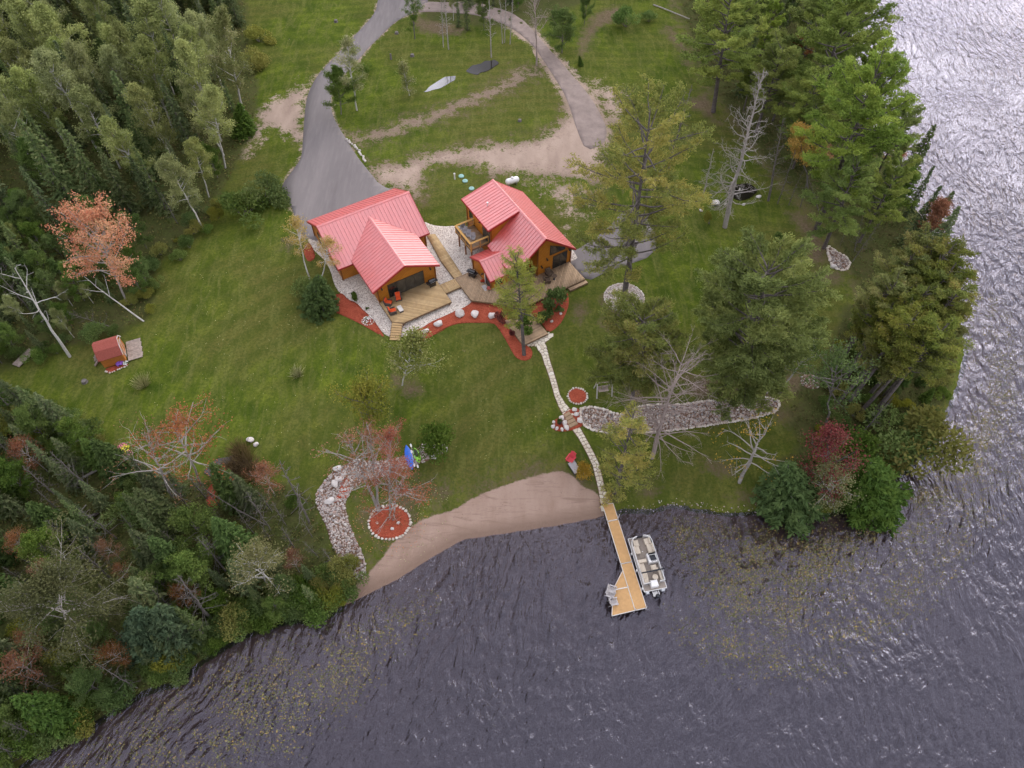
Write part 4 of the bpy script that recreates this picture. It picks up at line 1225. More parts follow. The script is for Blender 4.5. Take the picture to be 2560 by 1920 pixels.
# ---------------------------------------------------------------- flagstone path: every stone cut and laid
def clip_half(poly, px, py, nx_, ny_):
    out = []
    n = len(poly)
    for i in range(n):
        a, c = poly[i], poly[(i + 1) % n]
        da = (a[0] - px) * nx_ + (a[1] - py) * ny_
        dc = (c[0] - px) * nx_ + (c[1] - py) * ny_
        if da <= 0:
            out.append(a)
        if da * dc < 0:
            t = da / (da - dc)
            out.append((a[0] + (c[0] - a[0]) * t, a[1] + (c[1] - a[1]) * t))
    return out
def flag_path(label, cl, wd, seed, cell=.42):
    rg = random.Random(seed)
    pts = []
    P_ = [np.array(p) for p in cl]
    acc = 0.
    for a, c, wa, wc in zip(P_[:-1], P_[1:], wd[:-1], wd[1:]):
        L_ = np.linalg.norm(c - a)
        d = (c - a) / L_
        nn = np.array((-d[1], d[0]))
        t = acc
        while t < L_:
            wv = wa + (wc - wa) * t / L_
            k = max(1, round(wv / cell + rg.uniform(-.35, .35)))
            for j in range(k):
                o_ = ((j + .5) / k - .5) * wv
                pts.append((a + d * (t + rg.uniform(-.4, .4) * cell) + nn * (o_ + rg.uniform(-.06, .06)), d, nn, wv, a + d * t))
            t += cell * rg.uniform(.9, 1.2)
        acc = t - L_
    left = [tuple(p + np.array((-(q - p)[1], (q - p)[0])) / np.linalg.norm(q - p) * w_ * .56) for p, q, w_ in zip(P_, P_[1:] + [2 * P_[-1] - P_[-2]], wd)]
    right = [tuple(p - np.array((-(q - p)[1], (q - p)[0])) / np.linalg.norm(q - p) * w_ * .56) for p, q, w_ in zip(P_, P_[1:] + [2 * P_[-1] - P_[-2]], wd)]
    base = drape('path', left + right[::-1], 'joint_soil', .025, .5, label, 'path', sm=0)
    S_ = np.array([p[0] for p in pts])
    for i, (p, d, nn, wv, cpt) in enumerate(pts):
        poly = [tuple(p + np.array(e) * cell * 1.3) for e in ((-1, -1), (1, -1), (1, 1), (-1, 1))]
        near = np.argsort(np.hypot(*(S_ - p).T))[1:14]
        for j in near:
            m_ = (S_[j] + p) / 2
            q_ = S_[j] - p
            if np.hypot(*q_) < 1e-4:
                continue
            poly = clip_half(poly, m_[0], m_[1], q_[0], q_[1])
        for sg in (-1, 1):
            e = cpt + nn * sg * wv / 2
            poly = clip_half(poly, e[0], e[1], nn[0] * sg, nn[1] * sg)
        if len(poly) < 3:
            continue
        c_ = np.mean(poly, 0)
        if max(np.hypot(*(np.array(poly) - c_).T)) < .09:
            continue
        def shr(pl, k):
            o_ = []
            for x, y in pl:
                v_ = np.array((x, y)) - c_
                l_ = np.hypot(*v_) + 1e-6
                o_.append(c_ + v_ * max(.3, (l_ - k) / l_))
            return o_
        lo, hi_ = shr(poly, .032), shr(poly, .05)
        zc = z1(*c_)
        b = MB((c_[0], c_[1], zc))
        n = len(poly)
        dz = rg.uniform(.055, .075)
        b.add([(x, y, zc + .0) for x, y in lo] + [(x, y, zc + dz - .015) for x, y in lo] + [(x, y, zc + dz) for x, y in hi_],
              [tuple(range(2 * n, 3 * n))] + [(k, (k + 1) % n, n + (k + 1) % n, n + k) for k in range(n)] + [(n + k, n + (k + 1) % n, 2 * n + (k + 1) % n, 2 * n + k) for k in range(n)])
        b.build('flagstone', 'flagstone', base, loc=(c_[0], c_[1], zc))
    return base
flag_path('pale flagstone path from the garden steps down to the dock', [(10.06, 33.83), (9.97, 34.60), (9.77, 35.59), (9.63, 36.39), (9.47, 37.40), (9.30, 38.42), (8.88, 39.57), (8.36, 40.78), (7.83, 41.91), (7.30, 42.89)], [1.15, .95, .72, .72, .74, .76, .76, .74, .76, .9], 3)
flag_path('pale flagstone path from the lower deck down to the garden steps', [(6.28, 45.07), (5.81, 45.92), (5.30, 47.20), (5.08, 48.38), (4.77, 49.83), (4.44, 51.19), (4.30, 51.62), (3.99, 53.09), (3.57, 54.27)], [1.1, .85, .66, .68, .7, .72, .76, .8, 1.2], 4)
flag_path('pale flagstone landing along the edge of the lower deck', [(1.98, 54.36), (2.78, 54.70), (3.68, 55.26), (4.50, 55.82)], [.35, .95, 1.25, .8], 5)
# garden steps
GS = thing('garden_steps', 'four broad wooden steps set in red mulch on the flagstone path', 'steps', at3((6.74, 44.00)))
gs0 = at3((6.74, 44.00))
qa, qb, qc, qd = [np.array(p) for p in ((5.91, 44.57), (6.56, 45.04), (7.59, 43.39), (6.61, 42.88))]
for i in range(4):
    f0, f1 = i / 4, (i + 1) / 4 - .035
    pl = [qa + (qd - qa) * f0, qb + (qc - qb) * f0, qb + (qc - qb) * f1, qa + (qd - qa) * f1]
    zt = max(z1(*p) for p in pl) + .16 - .02 * i
    b = MB(gs0)
    b.ext([(p[0], p[1], zt - .3) for p in pl], (0, 0, .3))
    b.build('tread', 'old_deck_wood', GS)
    b = MB(gs0)
    b.ext([(p[0], p[1], zt - .3) for p in (pl[3], pl[2], pl[2] + (qc - qb) * .03, pl[3] + (qd - qa) * .03)], (0, 0, .24))
    b.build('riser', 'rim_wood', GS)

# ---------------------------------------------------------------- dock
mat('dock_deck', (.52, .305, .125), .6, .1, 2.5, bump=.1, obj=False)
mat('dock_frame', (.70, .66, .60), .5, .08)
DOCK = thing('dock', 'tan dock with white trim reaching from the beach into the lake', 'dock', ((10.04, 31.76)[0], (10.04, 31.76)[1], 0))
d0 = (DOCK.location.x, DOCK.location.y, 0)
dA, dB = np.array((9.69, 33.62)), np.array((10.84, 33.82))
dC, dD = np.array((12.06, 22.38)), np.array((13.28, 22.64))
dirv = (dC - dA) / np.linalg.norm(dC - dA)
side = np.array((-dirv[1], dirv[0]))
if np.dot(side, dB - dA) < 0:
    side = -side
LD = np.linalg.norm(dC - dA)
wD = 1.16
def dk(s_, t_):
    return dA + dirv * s_ + side * t_
def section(poly, z, th=.12):
    c_ = np.mean(poly, 0)
    b = MB(d0)
    ins = [c_ + (np.array(p) - c_) * (1 - .05 / max(.3, np.linalg.norm(np.array(p) - c_))) for p in poly]
    b.ext([(p[0], p[1], z - th) for p in ins], (0, 0, th))
    o = b.build('dock_panel', 'dock_deck', DOCK)
    b = MB(d0)
    n = len(poly)
    for i in range(n):
        p, q = poly[i], poly[(i + 1) % n]
        b.bar((p[0], p[1], z - .06), (q[0], q[1], z - .06), .05, .15)
    b.build('frame', 'dock_frame', o)
s1_ = float(np.dot(np.array((10.04, 31.76)) - dA, dirv))
s2_ = float(np.dot(np.array((11.09, 27.11)) - dA, dirv))
z_a = .52
section([dk(0, 0), dk(0, wD), dk(s1_, wD), dk(s1_, 0)], z_a + .04)
section([dk(s1_ + .03, 0), dk(s1_ + .03, wD), dk(s2_, wD), dk(s2_, 0)], z_a)
section([dk(s2_ + .03, 0), dk(s2_ + .03, wD), dk(LD, wD), dk(LD, 0)], z_a)
pT, pK, pE, pTT = [np.array(p) for p in ((10.04, 24.39), (11.58, 24.70), (9.73, 21.83), (11.20, 26.39))]
sK, sT = float(np.dot(pK - dA, dirv)), float(np.dot(pTT - dA, dirv))
section([dk(sT, -.03), dk(sK - .02, -.03), pT + dirv * -.02], z_a)
section([dk(sK + .03, -.03), dk(LD, -.03), pE, pT + dirv * .03], z_a)
mat('galvanised', (.45, .45, .46), .35, .15, metal=.6)
for (s_, t_) in ((s1_, .04), (s1_, wD - .04), (s2_, .04), (s2_, wD - .04), (LD - .1, wD - .04), (LD - .1, .05), (sK, .02)):
    p = dk(s_, t_)
    b = MB(d0)
    b.tube([(p[0], p[1], -1.6), (p[0], p[1], z_a + .14)], .04, 8)
    b.build('dock_post', 'galvanised', DOCK)
for p in (pT, pE):
    b = MB(d0)
    b.tube([(p[0] + .1, p[1], -1.6), (p[0] + .1, p[1], z_a + .12)], .04, 8)
    b.build('dock_post', 'galvanised', DOCK)
p = dk(s1_ - .1, wD + .05)
b = MB(d0)
b.tube([(p[0], p[1], -.4), (p[0] + .05, p[1] + .1, z_a + .75)], .03, 6)
b.build('mooring_pole', 'white_paint', DOCK)

# ---------------------------------------------------------------- pontoon boat
mat('boat_floor', (.30, .255, .215), .8, .08, 6)
mat('boat_vinyl', (.60, .52, .41), .45, .05)
mat('boat_white', (.78, .77, .75), .35, .04)
mat('boat_dark', (.02, .022, .028), .4, .2)
mat('boat_alu', (.62, .64, .66), .3, .08, metal=.7)
stl, strr = np.array((13.13, 24.26)), np.array((15.42, 24.69))
bwl = np.array((12.05, 29.79))
bdir = (bwl - stl) / np.linalg.norm(bwl - stl)
BL = float(np.linalg.norm(bwl - stl))
BW = float(np.linalg.norm(strr - stl))
bc = (stl + strr) / 2
BT = thing('pontoon_boat', 'white pontoon boat with cream seats moored at the right side of the dock', 'boat', (bc[0], bc[1], 0), math.atan2(bdir[1], bdir[0]))
hb = BW / 2
for sg in (-1, 1):                         # local x forward, y left
    b = MB()
    y = sg * (hb - .36)
    xs = [-.25, .0, BL - .9, BL - .3, BL + .1]
    b.tube([(x, y, .12 + (.0 if i < 3 else (.06 if i == 3 else .2))) for i, x in enumerate(xs)], [.2, .3, .3, .24, .05], 14)
    b.build('pontoon', 'boat_alu', BT, smooth=True)
b = MB()
b.bbox(-.05, BL, -hb, hb, .44, .54)
dk_ = b.build('boat_deck', 'boat_floor', BT)
b = MB()
for q in ((-.05, -hb, BL, -hb), (-.05, hb, BL, hb), (-.07, -hb, -.07, hb), (BL, -hb, BL, hb)):
    b.bar((q[0], q[1], .5), (q[2], q[3], .5), .05, .13)
b.build('deck_trim', 'boat_white', dk_)
# fence: rounded rail at the bow, open at the stern corner
x0, x1f, hh = .55, BL - .12, 1.12
rad = .75
out = [(x0, hb - .1)]
for i in range(7):
    a = i / 6 * math.pi / 2
    out.append((x1f - rad + rad * math.sin(a), hb - .1 - rad + rad * math.cos(a)))
bowl = out[-1]
outR = [(x, -y) for x, y in out[::-1]]
def fence(pts):
    b = MB()
    for p, q in zip(pts[:-1], pts[1:]):
        b.ext([(p[0], p[1], .56), (q[0], q[1], .56), (q[0], q[1], hh), (p[0], p[1], hh)], (0.0, -.02 if p[1] > 0 else .02, 0))
    b.build('fence_panel', 'boat_white', BT)
    b = MB()
    b.tube([(p[0], p[1], hh + .03) for p in pts], .035, 8)
    b.build('rail', 'boat_white', BT, smooth=True)
fence(out)
fence(outR)
fence([(x0, hb - .1), (x0, .35)])
fence([(x0, -.55), (x0, -hb + .1)])
b = MB()
b.box(x1f - .03, x1f + .02, -(hb - .1 - rad), hb - .1 - rad, .58, 1.02)
b.build('bow_gate', 'boat_dark', BT)
def couch(pts, wd_, back):
    """bench seat following pts, back: offset direction sign"""
    b = MB()
    for (xa, xb, ya, yb) in pts:
        b.bbox(xa, xb, ya, yb, .54, .92, .05)
    b.build('seat', 'boat_vinyl', BT, smooth=False)
    b = MB()
    for (xa, xb, ya, yb) in pts:
        if back > 0:
            b.bbox(xa, xb, yb - .16, yb, .92, 1.16, .05)
        else:
            b.bbox(xa, xb, ya, ya + .16, .92, 1.16, .05)
    b.build('seat_back', 'boat_vinyl', BT)
yi = hb - .14
couch([(x1f - 1.75, x1f - .95, yi - .62, yi), (x1f - .95, x1f - .3, yi - .72, yi - .12)], .6, 1)
couch([(x1f - 1.9, x1f - .95, -yi, -yi + .62), (x1f - .95, x1f - .3, -yi + .12, -yi + .72)], .6, -1)
couch([(1.05, 2.7, yi - .6, yi)], .6, 1)
b = MB()
b.bbox(2.72, 3.05, yi - .9, yi, .54, 1.14, .06)
b.build('arm_rest', 'boat_vinyl', BT)
b = MB()
b.bbox(2.55, 3.55, -yi, -yi + .95, .54, 1.12, .06)
con = b.build('helm_console', 'boat_white', BT)
b = MB()
b.ext([(2.72, -yi + .12, 1.12), (3.3, -yi + .16, 1.12), (3.1, -yi + .2, 1.3), (2.72, -yi + .12, 1.2)], (0, .6, 0))
b.build('dashboard', 'boat_dark', con)
b = MB()
b.tube([(2.6, -yi + .45 + .19 * math.cos(a * .5236), 1.15 + .19 * math.sin(a * .5236)) for a in range(13)], .02, 6, False)
b.build('steering_wheel', 'boat_dark', con)
b = MB()
b.ext([(3.36, -yi + .1, 1.12), (3.5, -yi + .1, 1.12), (3.42, -yi + .1, 1.42)], (0, .72, 0))
b.build('windscreen', 'window_glass', con)
b = MB()
b.lathe([(.08, 0), (.08, .3)], (2.05, -yi + .62, .54), 8)
b.bbox(1.78, 2.32, -yi + .32, -yi + .9, .84, .98, .05)
b.bbox(1.7, 1.84, -yi + .32, -yi + .9, .98, 1.36, .05)
b.build('captain_chair', 'boat_vinyl', BT)
b = MB()
b.lathe([(.08, 0), (.08, .26)], (1.1, -yi + .75, .54), 8)
b.lathe([(.28, .26), (.3, .34), (.24, .4)], (1.1, -yi + .75, .54), 14)
b.build('swivel_seat', 'boat_vinyl', BT)
b = MB()
b.bbox(.62, 1.7, -yi, -yi + .28, .54, .88, .04)
b.build('side_locker', 'boat_vinyl', BT)
b = MB()
b.bbox(.12, .78, -.32, .42, .54, 1.08, .06)
b.build('engine_cover', 'boat_white', BT)
b = MB()
b.bbox(.6, 1.1, .48, .98, .54, .95, .07)
b.build('stern_seat', 'boat_vinyl', BT)
b = MB()
b.lathe([(.05, 0), (.05, .02)], (x1f - 1.5, .1, .545), 12)
b.build('table_mount', 'boat_white', BT)
b = MB()                                   # folded bimini lying across the stern quarter
b.tube([(1.55, hb - .05, 1.45), (1.5, 0, 1.62), (1.55, -hb - .1, 1.5)], [.07, .08, .07], 8)
bm_ = b.build('folded_bimini', 'boat_dark', BT, smooth=True)
b = MB()
for sg in (-1, 1):
    b.tube([(2.3, sg * (hb - .1), 1.12), (1.55, sg * hb, 1.46)], .018, 6)
    b.tube([(1.0, sg * (hb - .1), 1.12), (1.55, sg * hb, 1.46)], .018, 6)
b.build('bimini_frame', 'boat_alu', bm_)
b = MB()
b.bbox(-.62, -.08, -.22, .22, .1, .2, .03)
b.bar((-.1, .3, .3), (-.62, .3, .3), .06, .1)
b.bar((-.1, -.3, .3), (-.62, -.3, .3), .06, .1)
b.build('motor_bracket', 'boat_white', BT)
b = MB()
b.tube_z([(-.72, 0, -.6, .06), (-.72, 0, .25, .1), (-.72, 0, .3, .2), (-.75, 0, .7, .24), (-.75, 0, .86, .18)], 10)
b.build('outboard_motor', 'boat_dark', BT, smooth=True)
b = MB()
for x in (.3, 2.2, 4.0):
    b.lathe([(.03, -.3), (.1, -.22), (.1, .22), (.03, .3)], (x, hb + .1, .45), 8)
b.build('fender', 'boat_white', BT, smooth=True)

# ---------------------------------------------------------------- furniture
mat('orange_cushion', (.62, .075, .015), .8, .12, 5, bump=.2)
mat('wicker', (.085, .070, .062), .8, .3, 12, bump=.5)
mat('grey_resin', (.34, .32, .33), .6, .1)
mat('grey_resin_light', (.46, .43, .42), .6, .1)
mat('red_resin', (.62, .055, .075), .5, .1)
mat('pale_stone_top', (.60, .57, .53), .6, .08)
mat('black_enamel', (.010, .011, .014), .22, .2, spec=.7)
mat('brown_wicker', (.11, .075, .05), .8, .3, 10, bump=.4)
def armchair(label, loc, rz, cush, frame, group=None, name='armchair', s_=1.0, cat='chair'):
    t = thing(name, label, cat, loc, rz, group)
    t.scale = (s_, s_, s_)
    b = MB()                               # front is +x
    b.box(-.4, .38, -.4, .4, .06, .30)
    b.box(-.4, .38, -.42, -.32, .30, .55)
    b.box(-.4, .38, .32, .42, .30, .55)
    b.build('frame', frame, t)
    b = MB()
    b.ext([(-.46, -.4, .25), (-.34, -.4, .25), (-.46, -.4, .85), (-.56, -.4, .85)], (0, .8, 0))
    b.build('backrest', frame, t)
    b = MB()
    b.bbox(-.3, .4, -.31, .31, .31, .47, .05)
    b.build('seat_cushion', cush, t)
    b = MB()
    b.ext([(-.31, -.3, .47), (-.18, -.3, .47), (-.33, -.3, .93), (-.45, -.3, .93)], (0, .6, 0))
    b.build('back_cushion', cush, t)
    for x in (-.36, .33):
        for y in (-.36, .36):
            b = MB()
            b.box(x - .03, x + .03, y - .03, y + .03, 0, .06)
            b.build('leg', frame, t)
    return t
zd = DZ * K
def ond(p, z=None):
    return (p[0], p[1], zd if z is None else z)
armchair('orange-cushioned wicker armchair against the glass door of the left house', ond((-14.39, 61.11)), R(-75), 'orange_cushion', 'wicker', 'orange armchairs on the left deck')
armchair('orange-cushioned wicker armchair at the left corner of the left house wall', ond((-15.53, 60.26)), R(-8), 'orange_cushion', 'wicker', 'orange armchairs on the left deck')
armchair('orange-cushioned wicker armchair nearest the stairs of the left deck', ond((-14.88, 58.82)), R(22), 'orange_cushion', 'wicker', 'orange armchairs on the left deck', s_=1.1)
t = thing('side_table', 'low wicker side table with white top on the left deck', 'table', ond((-13.97, 59.24)), R(-60))
b = MB(); b.bbox(-.5, .5, -.28, .28, .36, .42, .02); b.build('table_top', 'pale_stone_top', t)
b = MB(); b.box(-.46, .46, -.24, .24, .04, .36); b.build('base', 'wicker', t)
def grill(label, loc, rz):
    t = thing('grill', label, 'grill', loc, rz, None)
    b = MB()
    b.box(-.42, .42, -.28, .28, .12, .72)
    b.build('cart', 'black_enamel', t)
    b = MB()
    for (x, y) in ((-.38, -.24), (.38, -.24), (-.38, .24), (.38, .24)):
        b.lathe([(.06, 0), (.06, .12)], (x, y, 0), 8)
    b.build('caster', 'dark_metal', t)
    b = MB()
    pr = [(-.3, .74), (.3, .74), (.3, .86), (.2, 1.06), (.0, 1.13), (-.2, 1.06), (-.3, .86)]
    b.ext([(-.42, y, z) for y, z in pr], (.84, 0, 0))
    ld = b.build('lid', 'black_enamel', t)
    b = MB(); b.tube([(-.3, -.36, .92), (.3, -.36, .92)], .018, 6); b.build('handle', 'galvanised', ld)
    for sg in (-1, 1):
        b = MB()
        b.bbox(min(sg * .44, sg * .78), max(sg * .44, sg * .78), -.25, .25, .72, .77, .01)
        b.build('side_shelf', 'dark_metal', t)
    return t
grill('black barbecue grill in the right corner of the left deck', ond((-10.25, 63.48)), AZ)
grill('black barbecue grill beside the porch of the right house', ond((-5.14, 65.15)), AZ + R(-60))
t = thing('door_mat', 'grey door mat in front of the porch door', 'mat', ond((-3.45, 63.09), zd), AZ)
b = MB(); b.bbox(-.3, .3, -.5, .5, .004, .03, .01); b.build('mat_pile', 'grey_resin_light', t)
# wicker bistro set in front of the gable
armchair('brown rattan chair against the gable wall of the right house', ond(W(32.6, 45.75)), AZ + R(-90), 'brown_wicker', 'brown_wicker', 'rattan chairs on the large deck', 'rattan_chair')
armchair('brown rattan chair facing sideways in front of the gable', ond(W(31.8, 45.0)), AZ + R(-20), 'brown_wicker', 'brown_wicker', 'rattan chairs on the large deck', 'rattan_chair')
t = thing('bistro_table', 'small round brown table between the rattan chairs', 'table', ond(W(32.7, 44.95)), AZ)
b = MB(); b.lathe([(.34, .58), (.36, .6), (.36, .63), (.34, .64)], (0, 0, 0), 18); b.build('table_top', 'brown_wicker', t)
b = MB(); b.lathe([(.2, 0), (.05, .06), (.04, .58)], (0, 0, 0), 10); b.build('pedestal', 'dark_metal', t)
def adirondack(label, loc, rz, m, group=None, s_=1.0, name='adirondack_chair'):
    t = thing(name, label, 'chair', loc, rz, group)
    t.scale = (s_, s_, s_)
    for i in range(5):                     # front is +x
        b = MB()
        y = -.25 + i * .125
        hgt = .95 + .07 * (2 - abs(i - 2))
        b.ext([(-.22, y - .055, .25), (-.19, y - .055, .25), (-.55, y - .055, hgt), (-.58, y - .055, hgt)], (0, .11, 0))
        b.build('back_slat', m, t)
    for i in range(5):
        b = MB()
        x = -.2 + i * .13
        b.bbox(x, x + .115, -.29, .29, .24 + .025 * i, .27 + .025 * i, .005)
        b.build('seat_slat', m, t)
    for sg in (-1, 1):
        b = MB()
        b.bbox(-.4, .45, min(sg * .29, sg * .43), max(sg * .29, sg * .43), .56, .59, .006)
        b.build('arm_rest', m, t)
        b = MB()
        b.box(.32, .42, min(sg * .31, sg * .35), max(sg * .31, sg * .35), 0, .56)
        b.build('leg', m, t)
        b = MB()
        b.ext([(.4, sg * .29, .3), (.4, sg * .29, .36), (-.6, sg * .29, .1), (-.6, sg * .29, .0)], (0, sg * .025, 0))
        b.build('side_rail', m, t)
    return t
zb_ = fz * K + .003
for i, (p, lb) in enumerate((((-6.58, 71.50), 'grey chair on the balcony, farthest back of the four'), ((-6.16, 70.75), 'grey chair on the balcony, second from the back'), ((-5.67, 70.13), 'grey chair on the balcony, third from the back'), ((-5.10, 69.58), 'grey chair on the balcony, nearest the front railing'))):
    adirondack(lb, (p[0], p[1], zb_), AZ + R(-130), 'grey_resin', 'grey chairs on the balcony', .8)
zk = z_a + .004
for p, lb, rz in (((9.66, 24.26), 'grey chair on the dock end, farthest from the lake', -20), ((9.48, 23.76), 'pale grey table-like chair in the middle of the dock trio', -30), ((9.72, 23.03), 'grey chair on the dock, nearest the outer corner', 10)):
    q = np.array(p)
    q = q + side * .25
    adirondack(lb, (q[0], q[1], zk), R(rz), 'grey_resin_light', 'grey chairs on the dock', .9)
adirondack('red garden chair on the grass above the beach', at3((6.50, 38.95)), R(-125), 'red_resin', None, 1.05)
t = thing('fire_table', 'dark grey rectangular fire table beside the red chair', 'table', at3((6.86, 37.87)), R(-62))
b = MB(); b.bbox(-.75, .75, -.42, .42, .5, .58, .02); b.build('table_top', 'grey_resin', t)
b = MB(); b.box(-.68, .68, -.36, .36, 0, .5); b.build('base', 'dark_metal', t)

# kayaks and paddles
mat('kayak_blue', (.02, .13, .62), .35, .2, 2.5, spec=.5)
mat('kayak_green', (.22, .58, .035), .35, .15, 2.5, spec=.5)
def kayak(label, a, c, m, wd, deck_hole):
    a, c = np.array(a), np.array(c)
    L_ = np.linalg.norm(c - a)
    d = (c - a) / L_
    mid = (a + c) / 2
    t = thing('kayak', label, 'kayak', (mid[0], mid[1], z1(*mid)), math.atan2(d[1], d[0]))
    V, Fq = [], []
    ns, nr = 15, 12
    for i in range(ns):
        u = -1 + 2 * i / (ns - 1)
        ww = wd / 2 * max(.02, (1 - abs(u) ** 2.6)) 
        hh_ = .17 * max(.08, (1 - abs(u) ** 3.5))
        lift = .12 * abs(u) ** 3
        for j in range(nr):
            an = 2 * math.pi * j / nr
            V.append((u * L_ / 2, ww * math.cos(an), .18 + lift + hh_ * math.sin(an) * (.8 if math.sin(an) > 0 else 1)))
    for i in range(ns - 1):
        for j in range(nr):
            Fq.append((i * nr + j, i * nr + (j + 1) % nr, (i + 1) * nr + (j + 1) % nr, (i + 1) * nr + j))
    b = MB()
    b.add(V, Fq + [tuple(range(nr))[::-1], tuple((ns - 1) * nr + j for j in range(nr))])
    b.build('hull', m, t, smooth=True)
    if deck_hole:
        b = MB()
        b.tube([(-.25 + .5 * math.cos(k * .5236), .2 * math.sin(k * .5236), .335) for k in range(13)], .025, 6, False)
        b.build('cockpit_rim', 'dark_metal', t)
        b = MB()
        b.ext([(-.25 + .46 * math.cos(k * .5236), .17 * math.sin(k * .5236), .3) for k in range(12)], (0, 0, .03))
        b.build('cockpit', 'dark_metal', t)
        b = MB(); b.lathe([(.09, 0), (.09, .02)], (.75, 0, .32), 10); b.build('hatch', 'dark_metal', t)
    return t
kayak('blue kayak lying upside down on the stone bed', (-11.83, 40.58), (-10.88, 37.43), 'kayak_blue', .85, False)
kayak('lime green kayak lying beside the blue one', (-10.93, 40.27), (-10.15, 38.30), 'kayak_green', .72, True)
def paddle(label, a, c):
    a, c = np.array(a), np.array(c)
    L_ = float(np.linalg.norm(c - a))
    t = thing('paddle', label, 'paddle', at3((a + c) / 2, .28), math.atan2(*(c - a)[::-1]), 'white kayak paddles')
    b = MB(); b.tube([(-L_ / 2, 0, 0), (L_ / 2, 0, 0)], .018, 6); b.build('shaft', 'white_paint', t)
    for sg in (-1, 1):
        b = MB()
        b.ext([(sg * (L_ / 2 - .02), 0, 0), (sg * (L_ / 2 + .12), .1, 0), (sg * (L_ / 2 + .42), .09, 0), (sg * (L_ / 2 + .48), 0, 0), (sg * (L_ / 2 + .42), -.09, 0), (sg * (L_ / 2 + .12), -.1, 0)], (0, 0, .02))
        b.build('blade', 'white_paint', t)
paddle('white paddle lying between the two kayaks', (-11.20, 40.27), (-10.41, 38.10))
paddle('white paddle lying against the blue kayak', (-11.08, 39.49), (-10.77, 38.27))

# shed
ZS = z1(*(-47.61, 52.76))
mat('shed_shingle', (.30, .075, .055), .85, .15, 6, bump=.4)
mat('shed_wall', (.42, .15, .03), .6, .15, 4)
mat('shed_trim', (.68, .60, .58), .5, .06)
SH = thing('garden_shed', 'small barn-roofed red shed with orange walls at the edge of the left wood', 'shed', (0, 0, ZS), 0)
A_, B_ = np.array((-45.92, 51.44)), np.array((-48.22, 50.46))
ea = (A_ - B_) / np.linalg.norm(A_ - B_)          # along the long side
eb = np.array((-ea[1], ea[0]))
SH.location = (B_[0], B_[1], ZS)
SH.rotation_euler = (0, 0, math.atan2(ea[1], ea[0]))
Ls, Ws = float(np.linalg.norm(A_ - B_)), 2.75
prof = [(0, 0), (Ws, 0), (Ws, 1.45), (Ws * .78, 2.25), (Ws * .5, 2.62), (Ws * .22, 2.25), (0, 1.45)]
b = MB()
b.ext([(0, y, z) for y, z in prof], (Ls, 0, 0))
b.build('wall', 'shed_wall', SH)
rp = [(-.14, 1.36), (Ws * .2, 2.3), (Ws * .5, 2.72), (Ws * .8, 2.3), (Ws + .14, 1.36)]
ro = None
for (p, q) in zip(rp[:-1], rp[1:]):
    b = MB()
    b.ext([(-.12, p[0], p[1]), (-.12, q[0], q[1]), (-.12, q[0], q[1] + .06), (-.12, p[0], p[1] + .06)], (Ls + .24, 0, 0))
    ro = b.build('roof_panel', 'shed_shingle', SH)
b = MB()
for (p, q) in zip(rp[:-1], rp[1:]):
    b.bar((Ls + .14, p[0], p[1] + .0), (Ls + .14, q[0], q[1] + .0), .03, .12)
b.bar((Ls + .03, 0, 1.45), (Ls + .03, Ws, 1.45), .03, .1)
b.build('gable_trim', 'shed_trim', SH)
b = MB()
b.box(Ls + .005, Ls + .05, Ws * .5 - .65, Ws * .5 + .65, .1, 1.85)
dr_ = b.build('door', 'shed_wall', SH)
b = MB()
for q in ((-.65, .1, .65, .1), (-.65, 1.85, .65, 1.85), (-.65, .1, -.65, 1.85), (.65, .1, .65, 1.85), (-.65, .1, .65, 1.85)):
    b.bar((Ls + .06, Ws * .5 + q[0], q[1]), (Ls + .06, Ws * .5 + q[2], q[3]), .03, .08)
b.build('door_brace', 'shed_trim', dr_)
mat('old_plank', (.33, .27, .23), .85, .3, 3, bump=.3)
SP = thing('plank_platform', 'weathered grey plank platform at the shed door', 'platform', SH.location, SH.rotation_euler[2])
for i in range(11):
    b = MB()
    y = -.1 + i * .285
    b.bbox(Ls + .2, Ls + 1.85 + .05 * (i % 3), y, y + .27, .08 - .01 * (i % 2), .14, .01)
    b.build('plank', 'old_plank', SP)
q = along([(-47.99, 49.88), (-47.27, 49.74), (-46.78, 50.06), (-46.32, 50.38), (-45.88, 50.59), (-45.63, 50.91)], .3, 2, False, .05)
t = thing('shed_edging', 'row of pale stones edging the shed flower strip', 'edging', at3((-46.79, 50.11)))
for p in q:
    r_ = rg.uniform(.1, .17)
    link('stone', rg.choice(RSTONES), t, (p[0] - t.location.x, p[1] - t.location.y, z1(*p) + .08 - t.location.z), (0, 0, rg.uniform(0, 6)), (r_, r_, r_))
# firewood beside the shed
mat('firewood', (.26, .21, .18), .9, .4, 5)
for i in range(9):
    p = np.array((-49.42, 51.93)) + np.array((rg.uniform(-.35, .35), rg.uniform(-1.0, .9)))
    b = MB()
    a = rg.uniform(0, 3.1)
    L_ = rg.uniform(.3, .5)
    b.tube([(-L_, 0, 0), (L_, 0, 0)], rg.uniform(.08, .14), 8)
    o = b.build('firewood_log', 'firewood', None, loc=(p[0], p[1], z1(*p) + .12 + .1 * (i % 3)), rot=(0, 0, a))
    setp(o, 'cut firewood log in the heap against the shed wall', 'log', 'firewood heaped by the shed')
